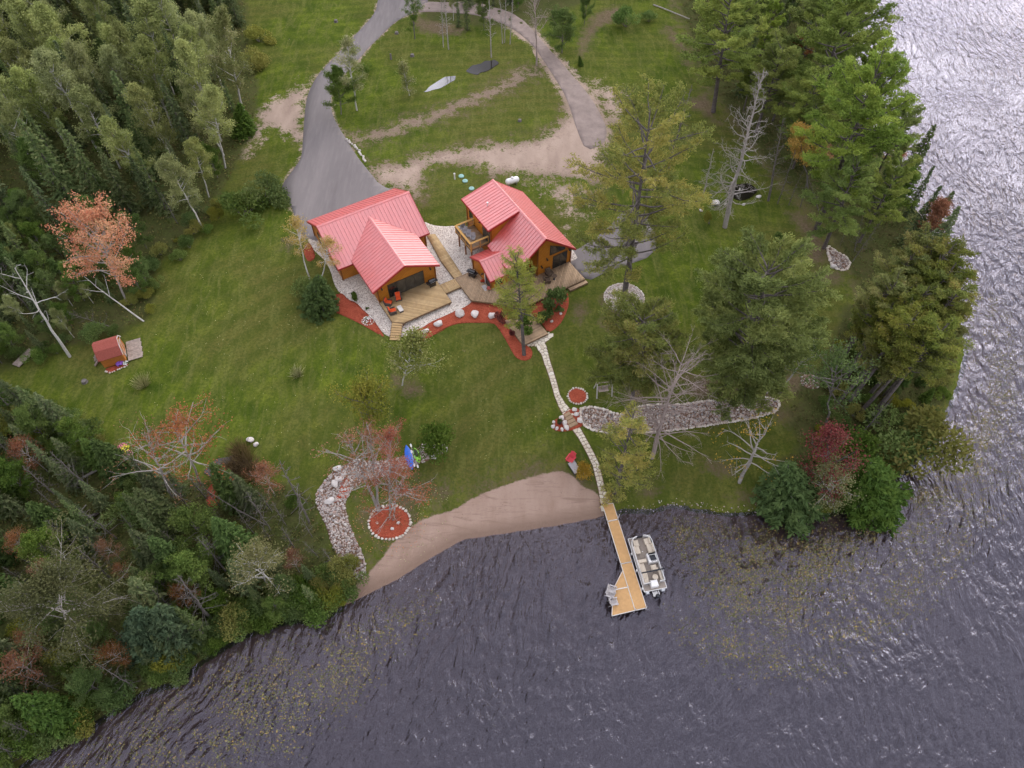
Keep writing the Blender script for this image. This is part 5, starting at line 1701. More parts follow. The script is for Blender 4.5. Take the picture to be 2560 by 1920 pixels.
# wooden ramp with rungs in the wood at the far left
RA = thing('plank_ramp', 'old grey plank ramp leading into the trees at the far left', 'ramp', at3((-58.12, 51.74)), math.atan2(*(np.array((-57.59, 53.02)) - np.array((-58.59, 50.59)))[::-1]))
Lr = float(np.linalg.norm(np.array((-57.59, 53.02)) - np.array((-58.59, 50.59))))
for i in range(12):
    b = MB()
    x = -Lr / 2 + Lr * i / 12
    b.bbox(x, x + Lr / 13, -.55, .55, .2, .26, .01)
    b.build('plank', 'old_plank', RA)
# propane tank, septic lids, pipe
s = NT('tank_white'); s.base((.80, .79, .77), .35, .5); MATS['tank_white'] = s.m
pt_ = at3((0.04, 83.42))
t = thing('propane_tank', 'white propane tank behind the right house', 'tank', pt_, R(25))
b = MB()
prof_ = [(-1.05, .02), (-1.0, .22), (-.9, .36), (-.75, .45), (.75, .45), (.9, .36), (1.0, .22), (1.05, .02)]
b.tube([(x, 0, .72) for x, r in prof_], [r for x, r in prof_], 16)
b.build('tank_body', 'tank_white', t, smooth=True)
b = MB(); b.lathe([(.2, 1.15), (.2, 1.28), (.14, 1.36)], (0, 0, 0), 12); b.build('valve_dome', 'tank_white', t)
for x in (-.6, .6):
    b = MB(); b.box(x - .08, x + .08, -.3, .3, 0, .36); b.build('foot', 'galvanised', t)
mat('septic_green', (.24, .42, .38), .6, .1)
for p, lb in (((-7.42, 85.19), 'pale green septic lid next to the white pipe'), ((-6.82, 84.10), 'pale green septic lid, middle one of three'), ((-5.83, 82.45), 'pale green septic lid nearest the right house')):
    t = thing('septic_lid', lb, 'lid', at3(p), 0, 'septic lids in the grass')
    b = MB(); b.lathe([(.4, -.1), (.4, .1), (.37, .14), (.12, .17)], (0, 0, 0), 20); b.build('cover', 'septic_green', t)
    b = MB(); b.tube([(-.08, 0, .17), (-.06, 0, .22), (.06, 0, .22), (.08, 0, .17)], .015, 6); b.build('grip', 'septic_green', t)
t = thing('vent_pipe', 'white upright pipe beside the septic lids', 'pipe', at3((-8.35, 84.57)))
b = MB(); b.lathe([(.1, -.1), (.1, .95)], (0, 0, 0), 12); b.build('pipe_shaft', 'white_paint', t)
b = MB(); b.lathe([(.14, .93), (.14, 1.02), (.05, 1.08)], (0, 0, 0), 12); b.build('cap', 'white_paint', t)
# log swing frame under the pines
t = thing('log_swing', 'wooden swing with two pale log legs under the pine right of the mulch circle', 'swing', at3((10.67, 47.72)), R(10))
for x in (-.9, .9):
    for sg in (-1, 1):
        b = MB(); b.tube([(x, sg * .75, 0), (x, sg * .12, 2.0)], .07, 8); b.build('leg', 'grey_resin_light', t)
b = MB(); b.tube([(-1.1, 0, 2.0), (1.1, 0, 2.0)], .07, 8); b.build('beam', 'old_plank', t)
b = MB(); b.bbox(-.6, .6, -.25, .25, .5, .55, .01); b.build('seat', 'old_plank', t)
b = MB(); b.bbox(-.6, .6, .22, .27, .55, 1.0, .01); b.build('backrest', 'old_plank', t)
b = MB()
for x in (-.55, .55):
    b.tube([(x, 0, .55), (x, 0, 2.0)], .012, 5)
b.build('chain', 'dark_metal', t)
# planters
mat('dark_pot', (.035, .03, .03), .5, .2)
def planter(label, loc, r_, h_, m, cols, n, fr_=.9):
    t = thing('planter', label, 'planter', loc)
    b = MB(); b.lathe([(r_ * .7, 0), (r_, h_), (r_ * .9, h_), (r_ * .85, h_ - .05)], (0, 0, 0), 14); b.build('pot', m, t)
    return t

# ---------------------------------------------------------------- plants: growing trunks, branches and leaves
def tubes_np(P0, P1, R0, R1, n=5):
    P0, P1, R0, R1 = map(np.asarray, (P0, P1, R0, R1))
    d = P1 - P0
    d = d / (np.linalg.norm(d, axis=1, keepdims=True) + 1e-9)
    up = np.where(np.abs(d[:, 2:3]) < .9, np.array([[0, 0, 1.]]), np.array([[1., 0, 0]]))
    x = np.cross(d, up); x /= np.linalg.norm(x, axis=1, keepdims=True)
    y = np.cross(d, x)
    a = np.arange(n) * 2 * math.pi / n
    ring = x[:, None] * np.cos(a)[None, :, None] + y[:, None] * np.sin(a)[None, :, None]
    V = np.concatenate([P0[:, None] + ring * R0[:, None, None], P1[:, None] + ring * R1[:, None, None]], 1)
    j = np.arange(n)
    f = np.stack([j, (j + 1) % n, n + (j + 1) % n, n + j], -1)
    Fq = (f[None] + (np.arange(len(P0)) * 2 * n)[:, None, None]).reshape(-1, 4)
    return V.reshape(-1, 3), Fq
def leaves_np(C, A, ln, wd, rg, tone, flat=.0):
    """diamond leaves: centres C, axis hints A (unit, may be zero), half length ln, half width wd"""
    n = len(C)
    r1_ = rg.normal(size=(n, 3))
    a = A + r1_ * .35
    a /= np.linalg.norm(a, axis=1, keepdims=True) + 1e-9
    nr = rg.normal(size=(n, 3))
    nr[:, 2] += flat
    b = np.cross(nr, a)
    b /= np.linalg.norm(b, axis=1, keepdims=True) + 1e-9
    ln = np.broadcast_to(ln, (n,))[:, None]
    wd = np.broadcast_to(wd, (n,))[:, None]
    V = np.stack([C - a * ln, C + b * wd - a * ln * .1, C + a * ln, C - b * wd - a * ln * .1], 1).reshape(-1, 3)
    Fq = np.arange(4 * n).reshape(-1, 4)
    return V, Fq, np.repeat(tone, 4)
def curve_pts(p, d, L_, k, rg, up=0., jit=.12):
    """k-segment wandering branch"""
    pts = [np.array(p, float)]
    d = np.array(d, float)
    for i in range(k):
        d = d + rg.normal(size=3) * jit + np.array((0, 0, up))
        d /= np.linalg.norm(d)
        pts.append(pts[-1] + d * L_ / k)
    return pts
class Tree:
    def __init__(s, seed):
        s.rg = np.random.default_rng(seed)
        s.S = []
        s.tips = []          # (pos, dir, level)
    def seg(s, pts, r0, r1_):
        k = len(pts) - 1
        for i in range(k):
            s.S.append((pts[i], pts[i + 1], r0 + (r1_ - r0) * i / k, r0 + (r1_ - r0) * (i + 1) / k))
    def trunk_mesh(s, name, m, n=5):
        P0, P1, R0, R1 = zip(*s.S)
        V, Fq = tubes_np(np.array(P0), np.array(P1), np.array(R0), np.array(R1), n)
        return np_mesh(name, V, Fq, MATS[m], smooth=True)
def bark(name, a, b_, sc=4, spots=None):
    s = NT(name)
    p = s.pos(obj=True)
    st = s.n('ShaderNodeMapping', {0: p, 3: (1, 1, .25)}).outputs[0]
    c = s.mix(s.rng(s.noise(sc, st, 5, .65), .3, .7), a, b_)
    if spots:
        c = s.mix(s.rng(s.noise(3, s.n('ShaderNodeMapping', {0: p, 3: (1, 1, 4)}).outputs[0], 4, .7), .60, .68), c, spots)
    s.base(c, .9, .2)
    s.bump(s.noise(14, st, 3), .4, .03)
    MATS[name] = s.m
bark('bark_grey', (.10, .088, .080), (.20, .180, .165))
bark('bark_dark', (.045, .038, .034), (.095, .082, .074))
bark('bark_pine', (.075, .065, .062), (.17, .145, .135))
bark('bark_birch', (.46, .44, .41), (.62, .60, .56), 4, (.07, .06, .05))
bark('bark_dead', (.26, .235, .215), (.42, .385, .355))
bark('bark_pink', (.26, .205, .185), (.40, .33, .30))
leafmat('needle_spruce', [(.020, .034, .014), (.032, .050, .020), (.048, .068, .028), (.072, .084, .040)], .3, 2.9)
leafmat('needle_green', [(.022, .046, .010), (.036, .070, .014), (.055, .092, .018)], .2)
leafmat('needle_blue', [(.026, .050, .030), (.040, .070, .042), (.058, .088, .048)], .15, 1.6)
leafmat('needle_pine', [(.040, .064, .014), (.068, .100, .019), (.100, .134, .024), (.130, .152, .030)], .38, 2.8)
leafmat('needle_lime', [(.085, .105, .018), (.13, .145, .024), (.17, .165, .03)], .35, 2.9)
leafmat('leaf_olive', [(.055, .068, .024), (.082, .092, .034), (.11, .115, .046)], .3, 1.7)
leafmat('needle_yellow', [(.060, .080, .018), (.10, .115, .026), (.150, .145, .032), (.19, .155, .036)], .3, 2.5)
leafmat('needle_red_pine', [(.036, .052, .012), (.062, .080, .016), (.090, .100, .021), (.12, .102, .028)], .35, 2.8)
leafmat('leaf_aspen', [(.060, .076, .027), (.092, .112, .041), (.128, .147, .057), (.176, .190, .082)], .45, 2.8)
leafmat('leaf_green', [(.030, .060, .012), (.048, .086, .016), (.070, .112, .022), (.095, .130, .034)], .3)
leafmat('leaf_birch', [(.075, .100, .026), (.12, .145, .040), (.19, .20, .085), (.30, .29, .17)], .3, 1.7)
leafmat('leaf_lime', [(.10, .13, .018), (.16, .175, .022), (.21, .195, .028)], .3, 1.5)
leafmat('leaf_yellow', [(.19, .15, .025), (.30, .20, .03), (.36, .23, .05), (.16, .16, .03)], .3, 1.4)
leafmat('leaf_orange', [(.40, .13, .065), (.50, .21, .12), (.54, .30, .19), (.26, .18, .08)], .3, 1.15)
leafmat('leaf_red', [(.20, .060, .028), (.30, .085, .036), (.38, .13, .055), (.26, .14, .06)], .3, 1.05)
leafmat('leaf_rust', [(.15, .065, .030), (.22, .095, .045), (.27, .13, .06)], .3, 1.3)
leafmat('leaf_pink', [(.15, .030, .040), (.25, .050, .065), (.32, .13, .12), (.13, .10, .06)], .3, 1.0)
leafmat('leaf_cream', [(.13, .15, .055), (.22, .23, .10), (.33, .33, .18)], .3, 1.3)
leafmat('leaf_maroon', [(.045, .010, .012), (.075, .014, .016), (.10, .022, .02)], .2)
leafmat('reed', [(.14, .10, .05), (.20, .145, .075), (.10, .075, .04)], .2, 1.3)
leafmat('undergrowth', [(.030, .044, .012), (.045, .062, .016), (.070, .072, .024), (.085, .062, .030), (.045, .075, .016)], .25)
def spruce(seed, h=14., R0=2.4, z0=.04, dens=1.0, m='needle_spruce', rough=.2, ls=1.0):
    t = Tree(seed)
    rg = t.rg
    t.seg([np.array((0, 0, -.3)), np.array((0, 0, h * .5)), np.array((0, 0, h))], h * .013, .015)
    C, A, Ls, T = [], [], [], []
    z = z0 * h
    while z < h * .99:
        f = z / h
        rad_ = (R0 * (1 - f) ** .85 + .12) * rg.uniform(.85, 1.12)
        nb = max(4, int(7 - 2 * f))
        ph = rg.uniform(0, 6.28)
        for i in range(nb):
            if rg.random() < rough * .5:
                continue
            az = ph + i * 6.283 / nb + rg.normal() * .2
            L_ = rad_ * rg.uniform(1 - rough * 1.4, 1.1)
            dirv_ = np.array((math.cos(az), math.sin(az), 0))
            droop = -.28 - .25 * (1 - f) + .5 * f
            tip_tone = rg.random() * .5
            nq = max(3, int(L_ * 7.5 * dens))
            u = np.sqrt(rg.uniform(.03, 1, nq))
            base = np.array((0, 0, z)) + dirv_[None] * (u * L_)[:, None]
            base[:, 2] += (droop * u + .22 * u * u) * L_
            sidev = np.array((-dirv_[1], dirv_[0], 0))
            sg = rg.choice([-1, 1], nq)
            wside = .34 * (1 - .6 * u) * min(1, L_ / 1.6)
            base += sidev[None] * (sg * wside * rg.uniform(.1, 1, nq))[:, None]
            base[:, 2] -= rg.uniform(0, .12, nq)
            C.append(base)
            A.append(dirv_[None] * .75 + sidev[None] * (sg * .6)[:, None] + np.array((0, 0, -.25))[None])
            Ls.append(rg.uniform(.2, .36, nq) * (.75 + .35 * min(1, L_)) * ls)
            T.append(np.clip(tip_tone + .25 * u + rg.uniform(0, .35, nq), 0, 1))
            if L_ > .7 and rg.random() < .5:
                t.seg([np.array((0, 0, z)), np.array((0, 0, z)) + dirv_ * L_ * .8 + np.array((0, 0, droop * L_ * .6))], .02, .006)
        z += rg.uniform(.2, .34) * (h / 14) * (1.1 - .4 * f) * (ls ** .5)
    C, A, Ls, T = map(np.concatenate, (C, A, Ls, T))
    V, Fq, tn = leaves_np(C, A, Ls, Ls * .36, rg, T, .6)
    return t.trunk_mesh('spruce_trunk', 'bark_grey', 5), np_mesh('spruce_crown', V, Fq, MATS[m], tone=tn), h
def pine(seed, h=18., R0=4.2, z0=.3, nb=46, m='needle_pine', tuft=10, tl=.26, top=.95, barkm='bark_pine', up=.1, sparse=.0, rnd=False):
    t = Tree(seed)
    rg = t.rg
    bend = rg.normal(size=2) * .25
    tp = [np.array((bend[0] * (k / 8) ** 2, bend[1] * (k / 8) ** 2, -.4 + (h + .4) * k / 8)) for k in range(9)]
    t.seg(tp, h * .0165, .03)
    def tpos(f):
        return np.array((bend[0] * f * f, bend[1] * f * f, h * f))
    C, A, T = [], [], []
    for i in range(nb):
        f = z0 + (top - z0) * (i + rg.random()) / nb
        q = (f - z0) / (1 - z0)
        L_ = R0 * (.45 + .75 * math.sin(min(1, q * 1.15 + .18) * math.pi * .86)) * rg.uniform(.6, 1.18)
        az = i * 2.4 + rg.normal() * .5
        el = -.05 + .75 * q + rg.normal() * .14
        if rnd:
            L_ = R0 * (.35 + .72 * math.sqrt(max(0., 1 - (1.8 * q - .8) ** 2))) * rg.uniform(.7, 1.12)
            el = -.12 + .6 * q * q + rg.normal() * .15
        d = np.array((math.cos(az) * math.cos(el), math.sin(az) * math.cos(el), math.sin(el)))
        pts = curve_pts(tpos(f), d, L_, 5, rg, up, .10)
        t.seg(pts, .035 + .012 * L_, .012)
        if rg.random() < sparse:
            continue
        tone0 = rg.random() * .55
        ns = int(5 + L_ * 2.6)
        for j in range(ns):
            u = .28 + .72 * (j + rg.random()) / ns
            k = min(4, int(u * 5))
            p = pts[k] + (pts[k + 1] - pts[k]) * (u * 5 - k)
            az2 = az + rg.choice([-1, 1]) * rg.uniform(.5, 1.25)
            L2 = L_ * rg.uniform(.14, .34) * (1.25 - .55 * u)
            d2 = np.array((math.cos(az2), math.sin(az2), rg.uniform(-.05, .5)))
            e = p + d2 * L2
            t.S.append((p, e, .012, .005))
            nt_ = max(2, int(2 + L2 * 3.4))
            for w_ in range(nt_):
                c = p + (e - p) * (.3 + .75 * (w_ + rg.random() * .6) / nt_)
                cc = c + rg.normal(size=(tuft, 3)) * np.array((.17, .17, .09))
                C.append(cc)
                aa = rg.normal(size=(tuft, 3)) * .6 + d2 * .6
                aa[:, 2] += .25
                A.append(aa)
                T.append(np.clip(tone0 + rg.uniform(0, .45, tuft), 0, 1))
    C, A, T = map(np.concatenate, (C, A, T))
    V, Fq, tn = leaves_np(C, A, rg.uniform(.7, 1.2, len(C)) * tl, rg.uniform(.7, 1.2, len(C)) * tl * .24, rg, T, .5)
    return t.trunk_mesh('pine_trunk', barkm, 6), np_mesh('pine_crown', V, Fq, MATS[m], tone=tn), h
def decid(seed, h=12., R0=2.6, z0=.3, n1=22, n2=6, m='leaf_aspen', leaf=.095, per=40, rc=.42, barkm='bark_birch', el=(.5, 1.1), stems=1, keep=1.0, trunk_k=.011, br=1.0):
    t = Tree(seed)
    rg = t.rg
    anchors = []
    for st in range(stems):
        lean = rg.normal(size=2) * .05 * h if stems == 1 else np.array((math.cos(st * 6.28 / stems + seed), math.sin(st * 6.28 / stems + seed))) * h * rg.uniform(.12, .24)
        hs = h * (1 if st == 0 else rg.uniform(.75, .98))
        def tpos(f, lean=lean, hs=hs):
            return np.array((lean[0] * f ** 1.4, lean[1] * f ** 1.4, hs * f))
        tp = [tpos(k / 8) + np.append(rg.normal(size=2) * .05 * (0 < k < 8), 0) for k in range(9)]
        tp[0] = tp[0] - np.array((0, 0, .3))
        t.seg(tp, h * trunk_k / (1 if stems == 1 else 1.25), .018)
        for i in range(n1 // stems + 1):
            f = z0 + (.97 - z0) * (i + rg.random()) / (n1 // stems + 1)
            q = (f - z0) / (1 - z0)
            L_ = R0 * (math.sin(min(1, .18 + q * .95) * math.pi) ** .7 * .95 + .25) * rg.uniform(.7, 1.15)
            az = i * 2.4 + rg.normal() * .5
            e_ = el[0] + (el[1] - el[0]) * q + rg.normal() * .12
            d = np.array((math.cos(az) * math.cos(e_), math.sin(az) * math.cos(e_), math.sin(e_)))
            pts = curve_pts(tpos(f), d, L_, 4, rg, .05, .13)
            t.seg(pts, (.02 + .014 * L_) * br, .010 * br)
            tone0 = rg.random() * .5
            for j in range(n2):
                u = .35 + .65 * (j + rg.random()) / n2
                k = min(3, int(u * 4))
                p = pts[k] + (pts[k + 1] - pts[k]) * (u * 4 - k)
                d2 = (pts[k + 1] - pts[k])
                d2 = d2 / np.linalg.norm(d2) + rg.normal(size=3) * .65
                d2 /= np.linalg.norm(d2)
                L2 = L_ * rg.uniform(.2, .42)
                p2 = curve_pts(p, d2, L2, 2, rg, .03, .2)
                t.seg(p2, .011, .005)
                if rg.random() < keep:
                    anchors.append((p2[1], tone0))
                    anchors.append((p2[2], tone0))
    if not anchors:
        anchors = [(np.array((0, 0, h * .8)), .5)]
    C, T = [], []
    for p, t0 in anchors:
        k = rg.poisson(per)
        if k == 0:
            continue
        C.append(p + rg.normal(size=(k, 3)) * np.array((rc, rc, rc * .75)) * .55)
        T.append(np.clip(t0 + rg.uniform(-.1, .5, k), 0, 1))
    C, T = np.concatenate(C), np.concatenate(T)
    V, Fq, tn = leaves_np(C, rg.normal(size=C.shape), rg.uniform(.7, 1.25, len(C)) * leaf, rg.uniform(.7, 1.25, len(C)) * leaf * .66, rg, T, .55)
    return t.trunk_mesh('tree_trunk', barkm, 5), np_mesh('tree_crown', V, Fq, MATS[m], tone=tn), h
def bare(seed, h=14., R0=3.2, z0=.2, n1=46, n2=6, n3=3, barkm='bark_dead', el=(-.1, .7), tr=.014, curl=.16, up=.04, top_r=.02, rr=1.0, prof=None):
    """leafless tree: trunk part, twigs part"""
    t = Tree(seed)
    rg = t.rg
    bd = rg.normal(size=2) * .02 * h
    def tpos(f):
        return np.array((bd[0] * f * f, bd[1] * f * f, h * f))
    tp = [tpos(k / 9) + np.append(rg.normal(size=2) * .04 * (0 < k < 9), 0) for k in range(10)]
    tp[0] = tp[0] - np.array((0, 0, .3))
    t.seg(tp, h * tr, top_r)
    tr_me = t.trunk_mesh('dead_trunk', barkm, 7)
    t.S = []
    for i in range(n1):
        f = z0 + (.98 - z0) * (i + rg.random()) / n1
        q = (f - z0) / (1 - z0)
        pr = prof(q) if prof else (1 - q) ** .75 + .12
        L_ = R0 * pr * rg.uniform(.55, 1.15)
        az = i * 2.4 + rg.normal() * .5
        e_ = el[0] + (el[1] - el[0]) * q + rg.normal() * .18
        d = np.array((math.cos(az) * math.cos(e_), math.sin(az) * math.cos(e_), math.sin(e_)))
        pts = curve_pts(tpos(f), d, L_, 5, rg, up, curl)
        t.seg(pts, (.018 + .013 * L_) * rr, .009)
        for j in range(n2):
            u = .25 + .75 * (j + rg.random()) / n2
            k = min(4, int(u * 5))
            p = pts[k] + (pts[k + 1] - pts[k]) * (u * 5 - k)
            d2 = (pts[k + 1] - pts[k]); d2 /= np.linalg.norm(d2) + 1e-9
            d2 = d2 + rg.normal(size=3) * .6
            d2 /= np.linalg.norm(d2)
            L2 = L_ * rg.uniform(.18, .42)
            p2 = curve_pts(p, d2, L2, 2, rg, up, curl)
            t.seg(p2, .011 * rr, .006)
            for l_ in range(n3):
                d3 = d2 + rg.normal(size=3) * .6
                d3 /= np.linalg.norm(d3)
                t.S.append((p2[1], p2[1] + d3 * L2 * rg.uniform(.3, .6), .007 * rr, .004))
    return tr_me, t.trunk_mesh('dead_twigs', barkm, 3), h
def shrub(seed, h=1.6, R0=1.1, n=1500, m='leaf_green', leaf=.10, bare_=.5, barkm='bark_grey', lobes=9, upright=.3):
    t = Tree(seed)
    rg = t.rg
    C, T, A = [], [], []
    for i in range(lobes):
        az = rg.uniform(0, 6.28)
        r_ = R0 * math.sqrt(rg.random()) * .72
        top = h * (1 - .45 * (r_ / R0) ** 2) * rg.uniform(.75, 1.02)
        p = np.array((r_ * math.cos(az), r_ * math.sin(az), top * .72))
        t.seg(curve_pts((0, 0, -.1), p / np.linalg.norm(p), np.linalg.norm(p), 3, rg, .02, .08), .022, .008)
        k = n // lobes
        q = rg.normal(size=(k, 3))
        q /= np.linalg.norm(q, axis=1, keepdims=True)
        q *= rg.uniform(.55, 1.02, (k, 1))
        C.append(p + q * np.array((R0 * .42, R0 * .42, top * .36)))
        A.append(q * .5 + np.array((0, 0, upright)))
        T.append(np.clip(rg.random() * .5 + rg.uniform(0, .5, k), 0, 1))
    C, A, T = map(np.concatenate, (C, A, T))
    C[:, 2] = np.maximum(C[:, 2], .04)
    V, Fq, tn = leaves_np(C, A, rg.uniform(.7, 1.3, len(C)) * leaf, rg.uniform(.7, 1.3, len(C)) * leaf * .5, rg, T, .4)
    return t.trunk_mesh('shrub_stem', barkm, 4), np_mesh('shrub_leaves', V, Fq, MATS[m], tone=tn), h
def variants(f, k, seed, **kw):
    return [f(seed + i, **kw) for i in range(k)]
V_SPRUCE = variants(spruce, 4, 100) + variants(spruce, 2, 110, R0=1.7, rough=.45, dens=.8)
V_BLUE = variants(spruce, 2, 120, h=10, R0=2.3, m='needle_blue', dens=2.2, ls=.6)
V_YSPRUCE = variants(spruce, 3, 125, h=6, R0=1.5, dens=3.6, ls=.42, m='needle_green')
V_PINE = variants(pine, 4, 130, nb=42, tuft=13, tl=.20)
V_ASPEN = variants(decid, 4, 150, n1=30, per=44, leaf=.082, z0=.24, R0=2.3, el=(.75, 1.25)) + variants(decid, 2, 156, R0=2.0, z0=.4, leaf=.09)
V_GREEN = variants(decid, 3, 160, h=9, R0=2.4, z0=.15, m='leaf_green', barkm='bark_grey', per=52, leaf=.09)
V_REDPINE = variants(pine, 4, 170, h=16, R0=2.6, z0=.52, nb=28, m='needle_red_pine', tuft=14, tl=.15, barkm='bark_pine', up=.12)
V_BARE = variants(bare, 3, 180, h=10, R0=1.7, n1=34, n2=4, n3=2, barkm='bark_grey', rr=.8)
V_SNAG = variants(bare, 3, 186, h=9, R0=1.3, n1=26, n2=3, n3=1, barkm='bark_grey', el=(-.35, .3), tr=.009)
V_SHRUB = variants(shrub, 4, 190, h=1.7, R0=1.3, n=2600, leaf=.07)
V_SHRUB_Y = variants(shrub, 2, 196, h=1.7, R0=1.3, n=2600, leaf=.07, m='leaf_lime')
V_CREAM = variants(decid, 1, 198, h=7, R0=2.0, z0=.2, m='leaf_cream', per=16, leaf=.07, rc=.5)
V_RUST = variants(decid, 2, 200, h=7, R0=1.8, z0=.3, m='leaf_rust', per=12, leaf=.08, barkm='bark_dead', keep=.7)
prg = random.Random(77)
def plant(var, b_, label, cat='tree', name='tree', group=None, rz=None, wide=1.0):
    """var: (trunk, crown, nominal height); b_: (x, y, height, lean at the top)"""
    x, y, h, dx = b_
    if cat == 'shrub':
        h *= .82
    z = z1(x, y)
    t = link(name, None, None, (x, y, z - .02))
    t.empty_display_size = .4
    t.rotation_mode = 'ZYX'
    t.rotation_euler = (0, math.atan2(dx, h), prg.uniform(0, 6.28) if rz is None else rz)
    k = math.hypot(h, dx) / var[2]
    t.scale = (k * wide, k * wide, k)
    setp(t, label, cat, group)
    nm = ('stem', 'foliage') if cat == 'shrub' else ('trunk', 'crown')
    if 'dead_twigs' in var[1].name:
        nm = ('trunk', 'branches')
    for n_, me in zip(nm, var[:2]):
        o_ = link(n_, me, t)
        if n_ == 'branches':
            o_['kind'] = 'stuff'
    return t
def forest(poly, gap, picks, hr, group, seed, avoid=(), lean=0., cap=400):
    """picks: list of (weight, variants, name, label, height factor)"""
    rg = random.Random(seed)
    p = np.array(poly)
    lo, hi_ = p.min(0), p.max(0)
    pts = []
    cd = lo + np.random.default_rng(seed).random((40000, 2)) * (hi_ - lo)
    cd = cd[inpoly(cd[:, 0], cd[:, 1], poly)][:5000]
    cd = cd[sdist(cd[:, 0], cd[:, 1]) > .35]
    for q in cd:
        if len(pts) >= cap:
            break
        q = (float(q[0]), float(q[1]))
        if any((q[0] - o_[0]) ** 2 + (q[1] - o_[1]) ** 2 < gap * gap for o_ in pts):
            continue
        if any((q[0] - o_[0]) ** 2 + (q[1] - o_[1]) ** 2 < o_[2] ** 2 for o_ in avoid):
            continue
        pts.append(q)
        r_ = rg.random() * sum(k[0] for k in picks)
        for k in picks:
            r_ -= k[0]
            if r_ <= 0:
                break
        h = rg.uniform(*hr) * k[4]
        plant(rg.choice(k[1]), (q[0], q[1], h, rg.normalvariate(0, .03) * h), k[3], 'shrub' if 'shrub' in k[2] else 'tree', k[2], group + ', ' + k[2].replace('_', ' '), wide=rg.uniform(.85, 1.15))
    return pts

# ---------------------------------------------------------------- trees one can tell apart
PW = pine(301, h=24., R0=6.3, z0=.24, nb=52, m='needle_yellow', tuft=9, tl=.17, sparse=.14, top=.93, rnd=True)
t = plant(PW, (14.33, 61.88, 27.45, -0.50), 'huge yellow-green pine standing in a ring of pale pebbles right of the houses', name='pine_tree')
t = plant(bare(302, h=18., R0=3.4, z0=.16, n1=76, n2=7, n3=3, barkm='bark_dead', el=(-.25, .6), tr=.015, curl=.26, up=.05, rr=1.25), (29.56, 75.09, 23.38, -1.51), 'tall dead grey tree with twisted branches by the garden pond', name='dead_tree')
PG = pine(303, h=20., R0=5.5, z0=.14, nb=88, m='needle_pine', tuft=14, tl=.19, top=.96, rnd=True)
plant(PG, (26.79, 46.88, 22.39, -3.53), 'broad dense green pine in the middle of the right lawn', name='pine_tree')
plant(pine(304, h=15., R0=4.2, z0=.38, nb=62, m='needle_red_pine', tuft=14, tl=.155, top=.96, rnd=True), (13.65, 45.24, 16.67, -0.60), 'dark green round-crowned pine beside the mulch circle', name='pine_tree')
plant(bare(305, h=15., R0=5.0, z0=.22, n1=62, n2=7, n3=3, barkm='bark_pink', el=(-.1, .75), tr=.016, curl=.1, up=.03, prof=lambda q: .55 + .5 * math.sin(min(1, q + .15) * 3.0)), (15.59, 39.38, 17.50, -0.66), 'leafless pinkish-grey tree with wide feathery branches over the river stones', name='dead_tree')
plant(pine(306, h=15., R0=2.3, z0=.06, nb=46, m='needle_yellow', tuft=9, tl=.155, barkm='bark_pine', up=.02, sparse=.1), (11.29, 35.22, 16.04, -0.47), 'slim yellowing pine between the flagstone path and the leafless tree', name='pine_tree')
plant(decid(307, h=8., R0=2.2, z0=.35, n1=18, n2=5, m='leaf_yellow', per=5, leaf=.075, keep=.35, barkm='bark_dead', trunk_k=.02, el=(.2, .9)), (24.81, 36.31, 11.87, -0.87), 'leaning pale nearly bare tree with a few orange leaves on the lower lawn', name='leaning_tree')
plant(V_PINE[0], (32.45, 102.33, 19.61, -2.03), 'tall pine with bare lower trunk at the upper edge of the right wood', name='pine_tree', wide=1.25)
plant(pine(308, h=21., R0=4.6, z0=.36, nb=56, m='needle_pine', tuft=13, tl=.19), (42.64, 75.52, 24.56, -1.41), 'tall pine leaning over the bright water with a thick grey trunk', name='pine_tree')
for (b_, lb) in (((46.62, 98.28, 22.66, -0.79), 'tall pine on the far shore edge in the top right'), ((45.47, 108.50, 18.83, 1.71), 'pine behind the tallest ones near the top right shore'), ((43.37, 90.92, 14.33, -1.39), 'pine in the right wood above the orange maples'), ((38.48, 97.48, 14.31, -0.04), 'pine in the right wood behind the dead tree'), ((47.36, 84.74, 9.54, 1.99), 'low bushy pine at the waterline of the right wood'), ((40.52, 122.01, 18.20, -2.87), 'pine at the top of the right wood'), ((42.68, 71.64, 14.38, -0.80), 'pine with a dark crown behind the thick leaning trunk')):
    plant(prg.choice(V_PINE), b_, lb, name='pine_tree', group='pines of the right wood', wide=1.15)
plant(bare(309, h=9., R0=1.6, z0=.3, n1=30, n2=4, n3=2), (27.15, 80.54, 8.90, -0.07), 'slender pale bare tree just left of the tall dead tree', name='dead_tree')
plant(V_BARE[0], (23.37, 87.73, 13.54, 0.48), 'thin bare snag rising behind the huge pine', name='dead_tree')
plant(bare(311, h=15., R0=2.4, z0=.3, n1=40, n2=5, n3=2, barkm='bark_grey'), (36.96, 81.07, 13.43, -1.94), 'grey bare tree at the edge of the right wood', name='dead_tree')
for b_, lb in (((38.20, 80.47, 9.21, -0.32), 'thin dark leaning trunk nearest the lawn in the right wood'), ((39.74, 80.24, 6.48, -0.14), 'thin pale trunk beside the dark leaning one'), ((41.40, 80.02, 7.25, -1.03), 'straight grey trunk left of the thick pine'), ((43.93, 79.21, 6.25, -3.57), 'thin pole leaning left against the thick pine'), ((45.09, 72.26, 2.83, -0.23), 'short pale stub right of the thick pine'), ((46.76, 71.18, 6.59, -1.37), 'thin pale trunk by the stone patch'), ((46.09, 69.37, 7.22, 0.71), 'forked pale trunk leaning right over the stone patch')):
    plant(prg.choice(V_SNAG), b_, lb, name='dead_tree', group='thin trunks of the right wood')
